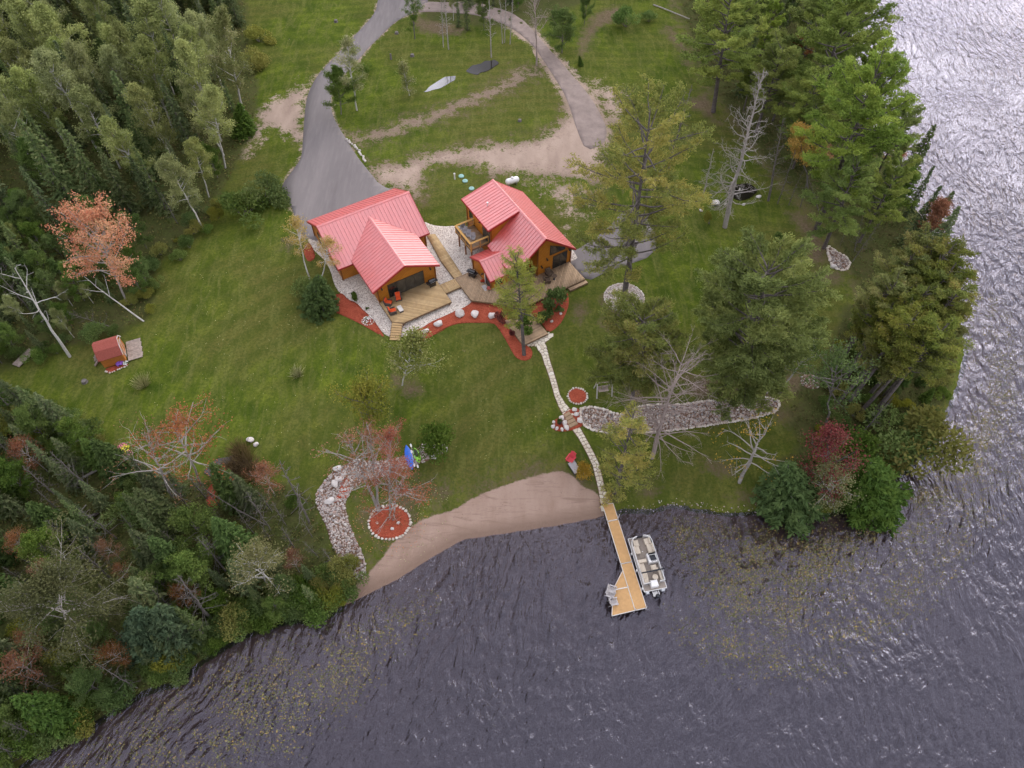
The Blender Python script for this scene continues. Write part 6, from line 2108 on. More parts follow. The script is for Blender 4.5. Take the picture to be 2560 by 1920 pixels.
for b_, k, lb in (((43.66, 84.38, 10.54, -4.55), 'leaf_yellow', 'sparse golden maple at the edge of the right wood'), ((48.66, 89.36, 4.49, -2.89), 'leaf_orange', 'small orange maple among the right pines'), ((57.32, 87.67, 6.82, -1.39), 'leaf_orange', 'orange maple hanging over the bright water'), ((48.43, 109.55, 8.95, -3.52), 'leaf_rust', 'rust-red dead conifer in the right wood'), ((56.97, 72.23, 9.08, -1.49), 'leaf_rust', 'rusty brown tree over the water at the peninsula')):
    plant(decid(320 + int(b_[2] * 10) % 50, h=9., R0=1.7, z0=.4, m=k, per=22, keep=.8, barkm='bark_grey', leaf=.09), b_, lb, name='maple_tree')
PB = decid(330, h=12., R0=2.4, z0=.45, n1=20, m='leaf_green', per=18, leaf=.08, keep=.7)
for b_, lb in (((29.87, 47.60, 10.49, 0.75), 'white-trunked birch, left one of the pair below the broad pine'), ((31.08, 47.24, 9.92, 0.64), 'white-trunked birch, right one of the pair below the broad pine')):
    plant(PB, b_, lb, name='birch_tree', group='birches below the broad pine')
plant(decid(332, h=9., R0=2.2, z0=.5, n1=16, m='leaf_green', per=15, leaf=.08, keep=.6, barkm='bark_grey'), (35.66, 42.97, 13.24, -3.35), 'grey birch with drooping green sprays on the peninsula', name='birch_tree')
plant(V_BARE[1], (39.90, 42.51, 7.08, 0.46), 'leaning grey dead tree at the lower edge of the peninsula', name='dead_tree')
for i, (x, y, hgt) in enumerate(((1790, 1040, 15), (1862, 1035, 17), (1930, 1110, 15), (1985, 1000, 16), (2010, 1130, 14), (1900, 930, 17), (1830, 900, 14), (2050, 900, 16), (1960, 860, 15), (1880, 800, 13), (2080, 1010, 14), (2010, 780, 15), (1800, 780, 12), (1930, 730, 14), (2090, 760, 13), (1860, 690, 12), (2120, 880, 13))):
    pass
PEN = [(38.18, 46.63), (39.56, 46.78), (40.43, 45.25), (42.09, 47.63), (41.81, 44.90), (40.88, 49.09), (39.70, 49.69), (43.97, 49.91), (42.47, 50.72), (41.27, 52.02), (43.86, 47.50), (43.97, 52.61), (39.83, 52.40), (42.77, 53.94), (45.69, 53.16), (42.09, 55.80), (45.48, 50.43), (44.57, 55.45), (44.04, 57.85), (45.93, 56.01)]
for i, p in enumerate(PEN):
    h_ = 12.5 + 4.5 * ((i * 7) % 10) / 10
    plant(V_REDPINE[i % 4], (p[0], p[1], h_, prg.uniform(.0, 2.2)), 'slender red pine with bare trunk in the dense stand on the peninsula', name='pine_tree', group='red pines on the peninsula', wide=1.2)
# shore shrubs of the peninsula
plant(V_YSPRUCE[0], (29.75, 33.59, 8.94, -2.99), 'bushy dark green cedar at the water edge left of the pink tree', name='cedar_tree', wide=1.7)
plant(decid(340, h=6., R0=1.7, z0=.15, n1=20, m='leaf_pink', per=14, leaf=.065, barkm='bark_grey'), (33.28, 34.47, 12.66, -3.88), 'pink-red leaved tree on the shore of the peninsula', name='maple_tree', wide=.75)
plant(V_CREAM[0], (34.11, 33.61, 8.95, -3.25), 'pale silvery shrub tree below the pink one', name='shrub_tree', wide=.9)
plant(V_YSPRUCE[1], (38.31, 34.19, 8.89, -3.15), 'light green bushy cedar overhanging the water', name='cedar_tree', wide=1.8)
plant(V_SHRUB_Y[0], (45.10, 39.55, 7.50, -2.80), 'yellow-green bush at the tip of the peninsula', 'shrub', 'bush', wide=1.0)
plant(V_SHRUB[0], (43.17, 40.42, 5.28, -2.31), 'dark green bush left of the yellow-green one on the peninsula', 'shrub', 'bush', wide=1.2)
plant(V_SHRUB[1], (37.30, 38.50, 4.07, -1.23), 'small green bush behind the pink tree', 'shrub', 'bush', wide=1.3)
# around the houses
PT = pine(350, h=16., R0=2.2, z0=.36, nb=46, m='needle_lime', tuft=9, tl=.14, barkm='bark_pine', up=.08)

plant(PT, (1.46, 52.96, 16.58, -0.83), 'slender yellow-green tree rising from the tip of the mulch bed before the right house', name='tamarack_tree')
plant(decid(351, h=5., R0=1.5, z0=.2, n1=16, m='leaf_birch', per=22, leaf=.07), (-12.89, 48.52, 8.81, 2.36), 'small silvery birch on the lawn below the left deck stairs', name='birch_tree')
plant(decid(352, h=5., R0=1.55, z0=.28, n1=16, m='leaf_lime', per=22, leaf=.07, barkm='bark_grey'), (-15.94, 42.44, 8.93, 0.85), 'young yellow-green tree alone in the middle of the lawn', name='young_tree')
plant(decid(353, h=9., R0=1.9, z0=.4, n1=18, m='leaf_yellow', per=17, keep=.75, leaf=.075), (-24.68, 64.49, 7.72, 2.64), 'sparse birch with orange-yellow leaves touching the left roof', name='birch_tree')
plant(decid(354, h=10., R0=1.7, z0=.5, n1=18, m='leaf_yellow', per=17, keep=.7, leaf=.075), (-26.05, 64.01, 10.16, 0.09), 'sparse golden birch left of the garage corner', name='birch_tree')
plant(V_YSPRUCE[2], (-24.19, 59.84, 5.89, 1.04), 'bushy green spruce at the left end of the long mulch bed', name='spruce_tree', wide=1.75)
plant(V_SHRUB[2], (-26.34, 62.46, 3.09, 0.59), 'grey-green shrub left of the bushy spruce', 'shrub', 'bush', wide=1.2)
plant(decid(355, h=15., R0=3.0, z0=.30, n1=26, n2=7, m='leaf_red', per=14, leaf=.08, barkm='bark_dead', keep=.75), (-12.90, 31.97, 18.97, 2.98), 'red-leaved maple in the stone-edged mulch ring by the beach', name='maple_tree', rz=.4, wide=.62)
plant(decid(356, h=12., R0=3.0, z0=.38, n1=22, n2=6, m='leaf_rust', per=7, keep=.55, leaf=.075, barkm='bark_dead', trunk_k=.013), (-14.14, 32.80, 15.15, -0.64), 'half-bare grey maple stem leaning left from the mulch ring', name='maple_tree')
plant(decid(357, h=12., R0=2.3, z0=.35, n1=20, n2=6, m='leaf_rust', per=8, keep=.55, leaf=.075, barkm='bark_dead'), (-14.06, 33.17, 15.82, 1.03), 'half-bare brownish maple stem in the middle of the ring', name='maple_tree')
plant(decid(358, h=7., R0=2.6, z0=.3, n1=16, n2=6, m='leaf_red', per=12, keep=.6, leaf=.075, barkm='bark_dead', el=(.1, .6)), (-12.54, 31.86, 9.17, 2.20), 'low spreading red maple stem on the right of the ring', name='maple_tree')
plant(V_SHRUB[3], (-8.73, 39.59, 6.34, 0.34), 'big dark green bush at the end of the stone bed by the kayaks', 'shrub', 'bush', wide=.72)
plant(V_SHRUB_Y[1], (-16.38, 27.08, 1.77, 0.33), 'little bright green bush in the pale stone stream', 'shrub', 'bush')
plant(decid(359, h=2.2, R0=.8, z0=.2, n1=10, m='leaf_yellow', per=14, leaf=.09), (7.91, 36.76, 3.31, -0.23), 'small golden shrub between the fire table and the path', 'shrub', 'shrub', wide=.75)
# beds by the decks
S_MAR = variants(shrub, 2, 360, h=1.2, R0=.55, n=420, m='leaf_maroon', leaf=.09, lobes=5)
S_GRN = variants(shrub, 3, 364, h=1.2, R0=.75, n=900, m='leaf_green', leaf=.10, lobes=7, upright=.8)
S_FLW = variants(shrub, 2, 368, h=.5, R0=.55, n=420, m='leaf_green', leaf=.07, lobes=6)
leafmat('petal_white', [(.72, .66, .66), (.80, .76, .74), (.66, .45, .48)], .2)
leafmat('petal_purple', [(.10, .02, .32), (.16, .04, .45)], .2)
leafmat('petal_yellow', [(.62, .40, .02), (.70, .50, .03)], .2)
leafmat('petal_pink', [(.42, .06, .16), (.55, .12, .24)], .2)
leafmat('petal_red', [(.30, .015, .02), (.42, .03, .03)], .2)
plant(S_MAR[0], (-1.41, 57.79, 2.31, -0.01), 'dark maroon shrub in the mulch left of the lower deck', 'shrub', 'shrub')
plant(S_MAR[1], (-0.19, 55.88, 1.38, 0.00), 'small maroon shrub beside the lower deck edge', 'shrub', 'shrub')
plant(S_GRN[0], (5.83, 60.52, 3.07, -0.52), 'glossy dark green shrub in the right mulch bed', 'shrub', 'shrub', wide=1.1)
plant(S_GRN[1], (3.94, 58.52, 2.17, -0.17), 'round green shrub next to the lower deck in the right bed', 'shrub', 'shrub', wide=1.2)
plant(S_GRN[2], (6.06, 59.47, 1.23, -0.16), 'low mixed shrub behind the small white stone', 'shrub', 'shrub')
plant(S_MAR[0], (-11.22, 55.35, 2.12, -0.21), 'thin reddish shrub near the bottom of the left stairs', 'shrub', 'shrub', wide=.7)
plant(S_GRN[1], (-20.38, 61.47, 1.38, 0.25), 'green clump with white blooms in the gravel left of the house', 'shrub', 'flower_clump')
plant(S_GRN[2], (-18.27, 59.83, 0.50, 0.08), 'tiny green tuft in the gravel left of the deck', 'shrub', 'flower_clump')
plant(S_GRN[0], (1.83, 56.34, 2.73, -0.05), 'leafy potted bush standing on the lower deck', 'shrub', 'shrub', wide=1.0).location.z = 2.05 * K
def flowers(name, label, p, R0, h_, n, m, seed, dz=0.):
    rg_ = np.random.default_rng(seed)
    a = rg_.uniform(0, 6.28, n)
    r_ = R0 * np.sqrt(rg_.random(n))
    C = np.stack([r_ * np.cos(a), r_ * np.sin(a), h_ * (1 - .4 * (r_ / R0) ** 2) * rg_.uniform(.8, 1.05, n)], -1)
    V, Fq, tn = leaves_np(C, rg_.normal(size=C.shape) * np.array((1, 1, .2)), .07, .06, rg_, rg_.random(n), 2.)
    t_ = thing(name, label, 'flowers', (p[0], p[1], z1(*p) + dz))
    link('petals', np_mesh('petals', V, Fq, MATS[m], tone=tn), t_)
    v_ = shrub(seed, h=h_, R0=R0 * .95, n=260, m='leaf_green', leaf=.06, lobes=5)
    link('stem', v_[0], t_)
    link('foliage', v_[1], t_)
    return t_
flowers('flower_clump', 'clump of white flowers ringed with stones in the left mulch bed', (-17.96, 57.95), .62, .5, 70, 'petal_white', 371)
flowers('flower_clump', 'purple flowers beside the shed', (-46.54, 50.95), .42, .5, 110, 'petal_purple', 372)
flowers('flower_clump', 'white flowers at the shed corner next to the purple ones', (-45.89, 51.06), .32, .4, 60, 'petal_white', 373)
flowers('flower_clump', 'yellow flowers on the upper rim of the thicket garden', (-42.59, 39.57), .55, .5, 90, 'petal_yellow', 374)
flowers('flower_clump', 'yellow flowers below the fallen log in the thicket', (-42.23, 37.02), .8, .8, 130, 'petal_yellow', 375)
flowers('flower_clump', 'pink flowers beside the yellow ones at the thicket edge', (-42.91, 39.83), .5, .4, 80, 'petal_pink', 376)
flowers('flower_clump', 'deep pink flowers right of the lime mound', (-42.02, 38.95), .5, .4, 60, 'petal_pink', 377)
flowers('flower_clump', 'dark red flowers in the pot left of the porch door', (-3.75, 64.04), .3, .45, 90, 'petal_red', 378).location.z = zd
flowers('flower_clump', 'dark red flowers in the pot right of the porch door', (-2.98, 62.77), .3, .45, 90, 'petal_red', 379).location.z = zd
planter('black pot on the mulch beside the garden steps', at3((5.42, 43.53), .06), .28, .3, 'dark_pot', None, 0)
plant(S_GRN[2], (5.42, 43.42, 1.10, -0.01), 'green plant growing in the pot by the garden steps', 'shrub', 'shrub', wide=.6).location.z += .25
plant(V_SHRUB_Y[0], (-43.18, 38.40, 1.42, 0.64), 'lime green rounded mound at the thicket edge', 'shrub', 'bush', wide=.9)
# grassy ornamental tufts on the lawn
def blades(name, label, p, R0, h_, n, m, seed, cat='grass clump'):
    rg_ = np.random.default_rng(seed)
    a = rg_.uniform(0, 6.28, n)
    r_ = R0 * np.sqrt(rg_.random(n))
    d = np.stack([np.cos(a) * r_ / R0 * .7, np.sin(a) * r_ / R0 * .7, np.ones(n)], -1) + rg_.normal(size=(n, 3)) * .22
    d /= np.linalg.norm(d, axis=1, keepdims=True)
    hh_ = h_ * rg_.uniform(.6, 1.1, n)
    base_ = np.stack([r_ * np.cos(a) * .6, r_ * np.sin(a) * .6, np.zeros(n)], -1)
    sdv = np.cross(d, rg_.normal(size=(n, 3)))
    sdv /= np.linalg.norm(sdv, axis=1, keepdims=True)
    e = base_ + d * hh_[:, None]
    wv = .018
    V = np.stack([base_ - sdv * wv, base_ + sdv * wv, e + sdv * wv * .6, e - sdv * wv * .6], 1).reshape(-1, 3)
    t_ = thing(name, label, cat, (p[0], p[1], z1(*p)))
    o_ = link('blades', np_mesh('blades', V, np.arange(4 * n).reshape(-1, 4), MATS[m], tone=np.repeat(rg_.random(n), 4)), t_)
    return t_
blades('grass_clump', 'pale feathery grass clump below the shed', (-43.06, 48.10), .9, 1.3, 260, 'leaf_cream', 380)
blades('grass_clump', 'pale feathery grass clump on the lawn left of the birch', (-25.33, 49.71), .7, 1.1, 180, 'leaf_cream', 381)
for i, p in enumerate(((-30.00, 37.90), (-29.20, 38.61), (-28.34, 37.40), (-30.45, 37.03), (-29.21, 37.04), (-31.24, 36.34), (-27.86, 36.55), (-30.01, 39.48))):
    blades('reed_clump', 'dry brown reed clump by the dark pond, number %s from its left end' % ['three', 'five', 'seven', 'two', 'four', 'one', 'eight', 'six'][i], p, 1.1, 1.5, 260, 'reed', 390 + i)['group'] = 'reeds by the dark pond'
# upper meadow and the top edge
plant(decid(400, h=11., R0=1.7, z0=.22, n1=20, m='leaf_birch', per=26, leaf=.08), (-24.69, 101.25, 12.83, 0.48), 'tall slender birch beside the driveway bend', name='birch_tree')
plant(V_GREEN[0], (-27.10, 100.21, 7.96, 1.16), 'dense green bush-like tree in front of the driveway birch', name='willow_tree', wide=1.05)
plant(V_SHRUB[0], (-24.57, 111.67, 2.11, 0.23), 'small dark green bush behind the driveway birch', 'shrub', 'bush')
plant(decid(401, h=5., R0=.8, z0=.1, n1=14, m='leaf_birch', per=12, leaf=.09), (-16.67, 105.35, 5.94, -0.74), 'young narrow birch on the meadow left of the puddles', name='young_birch')
plant(V_YSPRUCE[0], (11.76, 114.67, 1.84, -0.42), 'tiny spruce right of the gravel track', name='spruce_tree', wide=1.2)
plant(V_GREEN[1], (8.67, 118.47, 8.00, -0.28), 'rounded dark green willow bush beside the gravel track', name='willow_tree', wide=1.3)
plant(decid(402, h=11., R0=1.9, z0=.15, n1=22, m='leaf_green', per=26, leaf=.085, barkm='bark_grey'), (-17.16, 122.73, 9.15, 0.02), 'leafy green tree right of the driveway at the top', name='leafy_tree')
for b_, lb, va in (((-11.04, 119.27, 10.99, 0.01), 'tall bare grey trunk in the upper meadow, tallest of the bare group', 0), ((-11.96, 119.95, 9.12, 0.22), 'thin bare trunk just left of the tallest bare one', 1), ((-3.54, 116.87, 11.69, -0.16), 'thin bare birch behind the darker puddle', 2), ((-1.65, 121.36, 9.24, -0.49), 'cluster trunk of bare birch right of the puddle birch', 0), ((-1.33, 121.65, 8.93, 0.44), 'right stem of the bare birch cluster', 1), ((-0.34, 121.21, 9.84, 0.52), 'bare birch nearest the gravel track', 2)):
    plant(bare(410 + va, h=12., R0=1.5, z0=.25, n1=26, n2=4, n3=2, barkm='bark_dead', tr=.010, el=(.4, 1.0)), b_, lb, name='bare_birch', group='bare birches in the upper meadow')
for b_, va, lb in (((-7.97, 125.67, 7.30, -0.09), V_SPRUCE[4], 'dark thin spruce inside the drive loop at the top'), ((-9.57, 126.68, 5.89, 0.02), V_SPRUCE[5], 'small dark spruce left of the thin one in the drive loop'), ((-4.97, 126.31, 5.75, -0.10), V_GREEN[0], 'dark leafy tree behind the bare puddle birch'), ((1.11, 132.82, 4.17, 0.07), V_GREEN[1], 'dark leafy tree above the gravel track'), ((-10.65, 128.93, 5.36, 0.36), V_ASPEN[5], 'pale thin tree behind the tallest bare trunk')):
    plant(va, b_, lb, name='meadow_tree')
plant(bare(415, h=13., R0=4.0, z0=.32, n1=30, n2=8, n3=3, barkm='bark_pink', tr=.012, el=(.5, 1.1), curl=.08, prof=lambda q: .7 + .4 * q), (4.16, 114.45, 13.75, -0.47), 'wide-branched bare tree standing on the edge of the gravel track', name='bare_tree')
plant(V_GREEN[2], (13.11, 128.17, 6.20, 0.15), 'small dark tree above the willow bush', name='leafy_tree', wide=.8)
plant(V_SHRUB[1], (20.85, 127.80, 4.70, -0.34), 'dark green rounded bush at the top of the right lawn', 'shrub', 'bush', wide=.9)
plant(V_SHRUB[2], (25.03, 129.65, 2.26, -0.35), 'low green bush beside the top of the right lawn', 'shrub', 'bush', wide=1.3)
plant(V_SHRUB_Y[1], (27.47, 75.64, 2.77, -0.84), 'small rusty sapling beside the white pond boulder', 'shrub', 'shrub', wide=.4)
plant(V_SHRUB[3], (36.60, 72.33, 1.97, -0.60), 'small blue-green tuft on the right lawn', 'shrub', 'bush', wide=.8)
plant(V_SHRUB[1], (-35.08, 79.49, 4.05, 1.36), 'green willow bush at the corner of the driveway', 'shrub', 'bush', wide=1.3)
plant(V_SHRUB[0], (-37.31, 76.58, 3.54, 1.30), 'broad green bush left of the driveway corner', 'shrub', 'bush', wide=1.6)
plant(V_SHRUB_Y[0], (-44.29, 121.42, 2.49, 0.72), 'olive bush at the edge of the left wood near the top', 'shrub', 'bush', wide=1.7)
plant(V_SHRUB_Y[1], (-43.57, 114.06, 2.47, 0.99), 'second olive bush below the first along the left wood', 'shrub', 'bush', wide=1.9)
# left wood: the trees that stand out
plant(decid(420, h=9., R0=2.9, z0=.3, n1=30, n2=7, m='leaf_orange', per=24, leaf=.075, barkm='bark_dead', keep=.85, rc=.36), (-48.71, 60.73, 13.80, 1.51), 'bright orange maple at the edge of the left wood', name='maple_tree')
plant(bare(421, h=12., R0=3.4, z0=.42, n1=9, n2=3, n3=1, barkm='bark_birch', tr=.013, el=(.7, 1.0), curl=.12, prof=lambda q: 1 - .5 * q), (-52.90, 52.07, 14.66, 1.22), 'white dead birch leaning left above the plank ramp', name='dead_birch')
plant(bare(422, h=9., R0=3.0, z0=.55, n1=4, n2=2, n3=0, barkm='bark_birch', tr=.013, el=(.7, .9), curl=.06), (-45.74, 57.64, 7.60, -3.76), 'white dead birch leaning left behind the shed', name='dead_birch')
plant(bare(423, h=6., R0=1.8, z0=.1, n1=30, n2=5, n3=2, barkm='bark_grey'), (-49.32, 56.57, 2.90, -4.19), 'fallen grey dead spruce top behind the shed', name='dead_tree')
for b_, lb in (((-42.25, 73.76, 11.92, -0.59), 'white crooked birch trunk at the lower corner of the left wood'), ((-43.12, 80.42, 9.53, 1.05), 'pale birch trunk right of the crooked one'), ((-42.30, 86.94, 12.97, 1.98), 'tall white birch trunk with silvery crown at the right edge of the left wood')):
    plant(V_ASPEN[4], b_, lb, name='birch_tree', group='birches on the edge of the left wood')
SILV = variants(decid, 2, 430, h=13., R0=2.2, z0=.25, n1=24, m='leaf_birch', per=44, leaf=.085)
plant(SILV[0], (-42.54, 100.78, 17.22, 0.30), 'tall silvery poplar at the upper right edge of the left wood', name='poplar_tree')
plant(SILV[1], (-43.20, 89.84, 12.07, -0.68), 'silver-leaved poplar in front of the left wood', name='poplar_tree')
plant(decid(432, h=9., R0=1.0, z0=.3, n1=16, m='leaf_yellow', per=34, leaf=.085, barkm='bark_birch'), (-55.38, 85.48, 7.07, -0.81), 'narrow golden birch inside the left wood', name='birch_tree')
plant(V_YSPRUCE[1], (-41.32, 95.15, 5.32, 0.94), 'dark bushy spruce at the foot of the silvery poplar', name='spruce_tree', wide=1.6)
AV = [(o_.location.x, o_.location.y, 1.6) for o_ in COL.objects if o_.parent is None and o_.get('category') in ('tree',)]
LWOOD = [(-134.82, 167.56), (-59.83, 167.62), (-49.10, 126.16), (-44.83, 108.71), (-42.89, 95.02), (-42.89, 83.08), (-44.03, 75.79), (-48.11, 69.93), (-52.05, 64.86), (-54.96, 57.82), (-58.70, 54.16), (-73.39, 47.91)]
ASP = [(-122.59, 154.77), (-62.53, 154.81), (-48.27, 117.07), (-44.05, 98.56), (-44.39, 85.13), (-49.45, 79.09), (-57.32, 73.42), (-68.33, 78.99), (-92.49, 93.71)]
forest(ASP, 3.1, [(6, V_ASPEN, 'aspen_tree', 'pale green aspen in the dense wood left of the driveway', 1.1), (2.8, V_SPRUCE, 'spruce_tree', 'dark spruce between the aspens in the wood left of the driveway', .95)], (11, 15.5), 'left wood', 1, AV, cap=150)
AV2 = [(o_.location.x, o_.location.y, 1.3) for o_ in COL.objects if o_.parent is None and o_.get('category') == 'tree']
forest(LWOOD, 2.1, [(4, V_SPRUCE, 'dark_spruce', 'dark green spruce along the lower edge of the left wood', 1.0), (1.2, V_GREEN, 'broadleaf_tree', 'green broadleaf tree in the lower part of the left wood', .75), (.35, V_BARE, 'dead_tree', 'grey bare tree inside the left wood', .7)], (6.5, 11.5), 'left wood edge', 2, AV2, cap=230)
forest([(-69.91, 73.34), (-56.72, 71.63), (-49.46, 68.20), (-46.51, 63.29), (-45.26, 57.92), (-49.25, 56.04), (-55.11, 53.48), (-60.64, 50.67)], 2.0, [(2, V_GREEN, 'broadleaf_tree', 'leafy green tree around the leaning white birches', 1.0), (1, V_ASPEN, 'aspen_tree', 'small pale aspen around the leaning white birches', 1.0), (1.2, V_SPRUCE, 'dark_spruce', 'dark spruce around the leaning white birches', 1.1)], (3.2, 5.6), 'left wood edge', 22, [(o_.location.x, o_.location.y, 1.2) for o_ in COL.objects if o_.parent is None and o_.get('category') in ('tree', 'shed', 'ramp')] + [(p_[0], p_[1], 2.6) for p_ in ((-47.55, 58.11), (-49.15, 58.09), (-50.63, 57.66), (-45.90, 56.88))], cap=60)
# edge bushes of the left wood
forest([(-48.23, 68.21), (-43.92, 75.33), (-41.42, 81.08), (-39.66, 79.13), (-41.75, 71.72), (-45.48, 64.91), (-44.12, 57.93), (-48.35, 54.97), (-54.61, 52.10), (-59.83, 50.01), (-60.91, 51.35), (-55.36, 54.19), (-49.26, 57.88), (-47.53, 61.70)], 1.6, [(1, V_SHRUB, 'shrub', 'low green shrub fringing the left wood', 1.1), (.5, V_SHRUB_Y, 'yellow_shrub', 'yellowish shrub fringing the left wood', 1.0)], (.9, 2.6), 'fringe of the left wood', 3, [(p_[0], p_[1], 2.2) for p_ in ((-47.55, 58.11), (-49.15, 58.09), (-50.63, 57.66), (-45.90, 56.88))], cap=24)
# bottom left thicket
for b_, lb, va in (((-33.47, 35.63, 12.93, 2.53), 'red-leaved maple at the upper edge of the thicket', decid(440, h=8., R0=2.3, z0=.35, n1=20, m='leaf_red', per=13, keep=.65, barkm='bark_dead', leaf=.07)), ((-36.10, 34.17, 11.46, 2.03), 'half-bare brown tree left of the red thicket maple', decid(441, h=8., R0=2.3, z0=.3, n1=22, m='leaf_rust', per=6, keep=.5, barkm='bark_dead', leaf=.065)),
        ((-24.41, 24.78, 9.26, 1.81), 'cream-leaved tree in the middle of the thicket', V_CREAM[0]), ((-21.17, 31.37, 13.46, 0.54), 'thin spruce pole at the right edge of the thicket', V_SNAG[0]), ((-25.65, 31.11, 7.13, -3.84), 'grey dead pole leaning left in the thicket', V_SNAG[1]), ((-25.10, 30.57, 8.86, -0.13), 'thin leaning snag behind the grey dead pole', V_SNAG[2]), ((-43.82, 34.21, 8.72, -0.73), 'long leaning dead spruce at the upper left of the thicket', V_BARE[2]),
        ((-29.28, 21.57, 11.53, 0.92), 'dead spruce with red top in the lower thicket', V_BARE[0]), ((-19.77, 27.72, 4.41, -0.43), 'pale dead twiggy tree at the right of the thicket', V_BARE[1]), ((-28.85, 26.30, 8.92, 0.44), 'leaning brown dead tree in the middle of the thicket', V_BARE[2]), ((-34.34, 21.54, 11.28, 2.27), 'dark layered spruce in the lower thicket', V_SPRUCE[0]), ((-34.51, 19.02, 10.97, 3.53), 'blue-green spruce, left one of the pair near the shore', V_BLUE[0]), ((-32.09, 19.20, 11.33, 2.82), 'blue-green spruce, right one of the pair near the shore', V_BLUE[1]),
        ((-41.66, 19.76, 12.87, 4.82), 'spreading pale-branched yellowish tree at the left edge of the thicket', decid(442, h=10., R0=3.4, z0=.3, n1=30, n2=8, br=.55, m='leaf_olive', per=36, keep=1., barkm='bark_dead', leaf=.07, el=(.15, .9), trunk_k=.008))):
    plant(va, b_, lb, name='thicket_tree')
AV3 = [(o_.location.x, o_.location.y, 1.1) for o_ in COL.objects if o_.parent is None and o_.get('category') == 'tree']
THK = [(-71.80, 44.73), (-58.29, 44.86), (-52.03, 43.39), (-46.42, 40.48), (-43.70, 37.39), (-38.57, 35.82), (-30.82, 34.08), (-25.05, 34.67), (-21.89, 33.38), (-20.01, 30.36), (-18.16, 27.01), (-16.77, 25.09), (-18.74, 22.54), (-22.91, 21.65), (-29.27, 18.15), (-31.36, 16.15), (-37.89, 12.51), (-42.56, 9.52), (-54.11, 4.55)]
forest(THK, 1.75, [(5, V_SPRUCE + V_SPRUCE + V_YSPRUCE, 'young_spruce', 'green spruce in the tangled thicket at the lower left', 1.0), (1.5, V_GREEN, 'broadleaf_tree', 'green broadleaf tree in the tangled thicket at the lower left', .8), (3.2, V_SNAG + V_BARE, 'dead_tree', 'grey dead tree in the tangled thicket at the lower left', .85), (.8, V_RUST, 'rusty_tree', 'rust-brown thin tree in the tangled thicket at the lower left', .7), (1.0, V_SHRUB_Y + V_SHRUB, 'shrub', 'shrub in the tangled thicket at the lower left', .35)], (4.5, 9.5), 'lower left thicket', 4, AV3, cap=290)
forest([(-58.67, 45.79), (-52.29, 44.12), (-45.80, 40.90), (-44.28, 37.66), (-46.42, 37.35), (-53.38, 40.10), (-57.08, 41.82)], 1.5, [(1, V_SHRUB, 'shrub', 'dense green shrub at the upper left corner of the thicket', 1.2), (.8, V_SHRUB_Y, 'yellow_shrub', 'yellow-green shrub at the upper left corner of the thicket', 1.2)], (1.6, 2.6), 'thicket corner', 5, (), cap=40)
forest([(-24.90, 22.85), (-21.38, 23.54), (-19.18, 24.23), (-17.38, 26.32), (-15.33, 24.52), (-18.37, 21.56), (-21.89, 21.02), (-29.13, 17.56), (-31.23, 15.67), (-37.73, 12.05), (-44.23, 7.66), (-47.17, 9.40), (-39.00, 13.55), (-32.54, 17.59), (-29.26, 20.17)], 1.05, [(2, V_SHRUB, 'shrub', 'green shrub overhanging the water along the lower left shore', 1.0), (.5, V_SHRUB_Y, 'yellow_shrub', 'yellow-green shrub along the lower left shore', 1.0)], (1.8, 3.4), 'shore shrubs lower left', 6, (), cap=120)
# right wood filling
AV4 = [(o_.location.x, o_.location.y, 2.2) for o_ in COL.objects if o_.parent is None and o_.get('category') == 'tree']
forest([(38.22, 161.52), (35.75, 133.23), (35.90, 109.31), (39.38, 95.79), (42.69, 84.96), (45.45, 77.06), (46.72, 69.79), (47.97, 63.22), (56.48, 63.96), (59.00, 72.80), (58.28, 82.52), (57.79, 94.52), (59.16, 112.34), (61.64, 137.05), (66.36, 166.42)], 3.0, [(3, V_SPRUCE, 'spruce_tree', 'dark spruce filling the strip of wood along the right shore', 1.0), (1.6, V_PINE, 'pine_tree', 'green pine filling the strip of wood along the right shore', 1.25), (1.2, V_GREEN, 'broadleaf_tree', 'green broadleaf tree in the strip of wood along the right shore', .7), (.6, V_BARE, 'dead_tree', 'bare grey tree in the strip of wood along the right shore', .7)], (7, 12.5), 'right wood', 7, AV4, cap=75)
forest([(43.90, 59.82), (39.00, 52.40), (35.18, 45.78), (33.58, 40.98), (30.30, 37.60), (29.20, 34.41), (32.53, 33.63), (37.85, 34.75), (43.72, 39.02), (50.47, 46.48), (55.07, 54.76), (56.64, 60.83)], 1.9, [(2, V_SHRUB, 'shrub', 'green undershrub beneath the red pines of the peninsula', 1.0), (1, V_SHRUB_Y, 'yellow_shrub', 'olive undershrub beneath the red pines of the peninsula', 1.0), (.7, V_YSPRUCE, 'young_spruce', 'young spruce beneath the red pines of the peninsula', 1.6)], (1.3, 2.3), 'peninsula understorey', 8, [(o_.location.x, o_.location.y, .8) for o_ in COL.objects if o_.parent is None and o_.get('category') == 'tree'], cap=90)
forest([(-24.07, 155.00), (18.35, 155.99), (16.47, 142.46), (-0.52, 133.17), (-14.23, 132.93)], 3.2, [(2, V_SPRUCE, 'spruce_tree', 'dark spruce at the top behind the track', 1.0), (1, V_GREEN, 'broadleaf_tree', 'green broadleaf tree at the top behind the track', .9)], (7, 11), 'trees behind the track', 9, (), cap=26)
forest([(18.50, 158.05), (37.90, 159.41), (34.64, 143.58), (17.37, 142.50)], 3.2, [(2, V_SPRUCE, 'spruce_tree', 'dark spruce at the top right of the track', 1.0), (1, V_GREEN, 'broadleaf_tree', 'green broadleaf tree at the top right of the track', .9)], (5, 8), 'trees at the top of the right lawn', 10, (), cap=14)
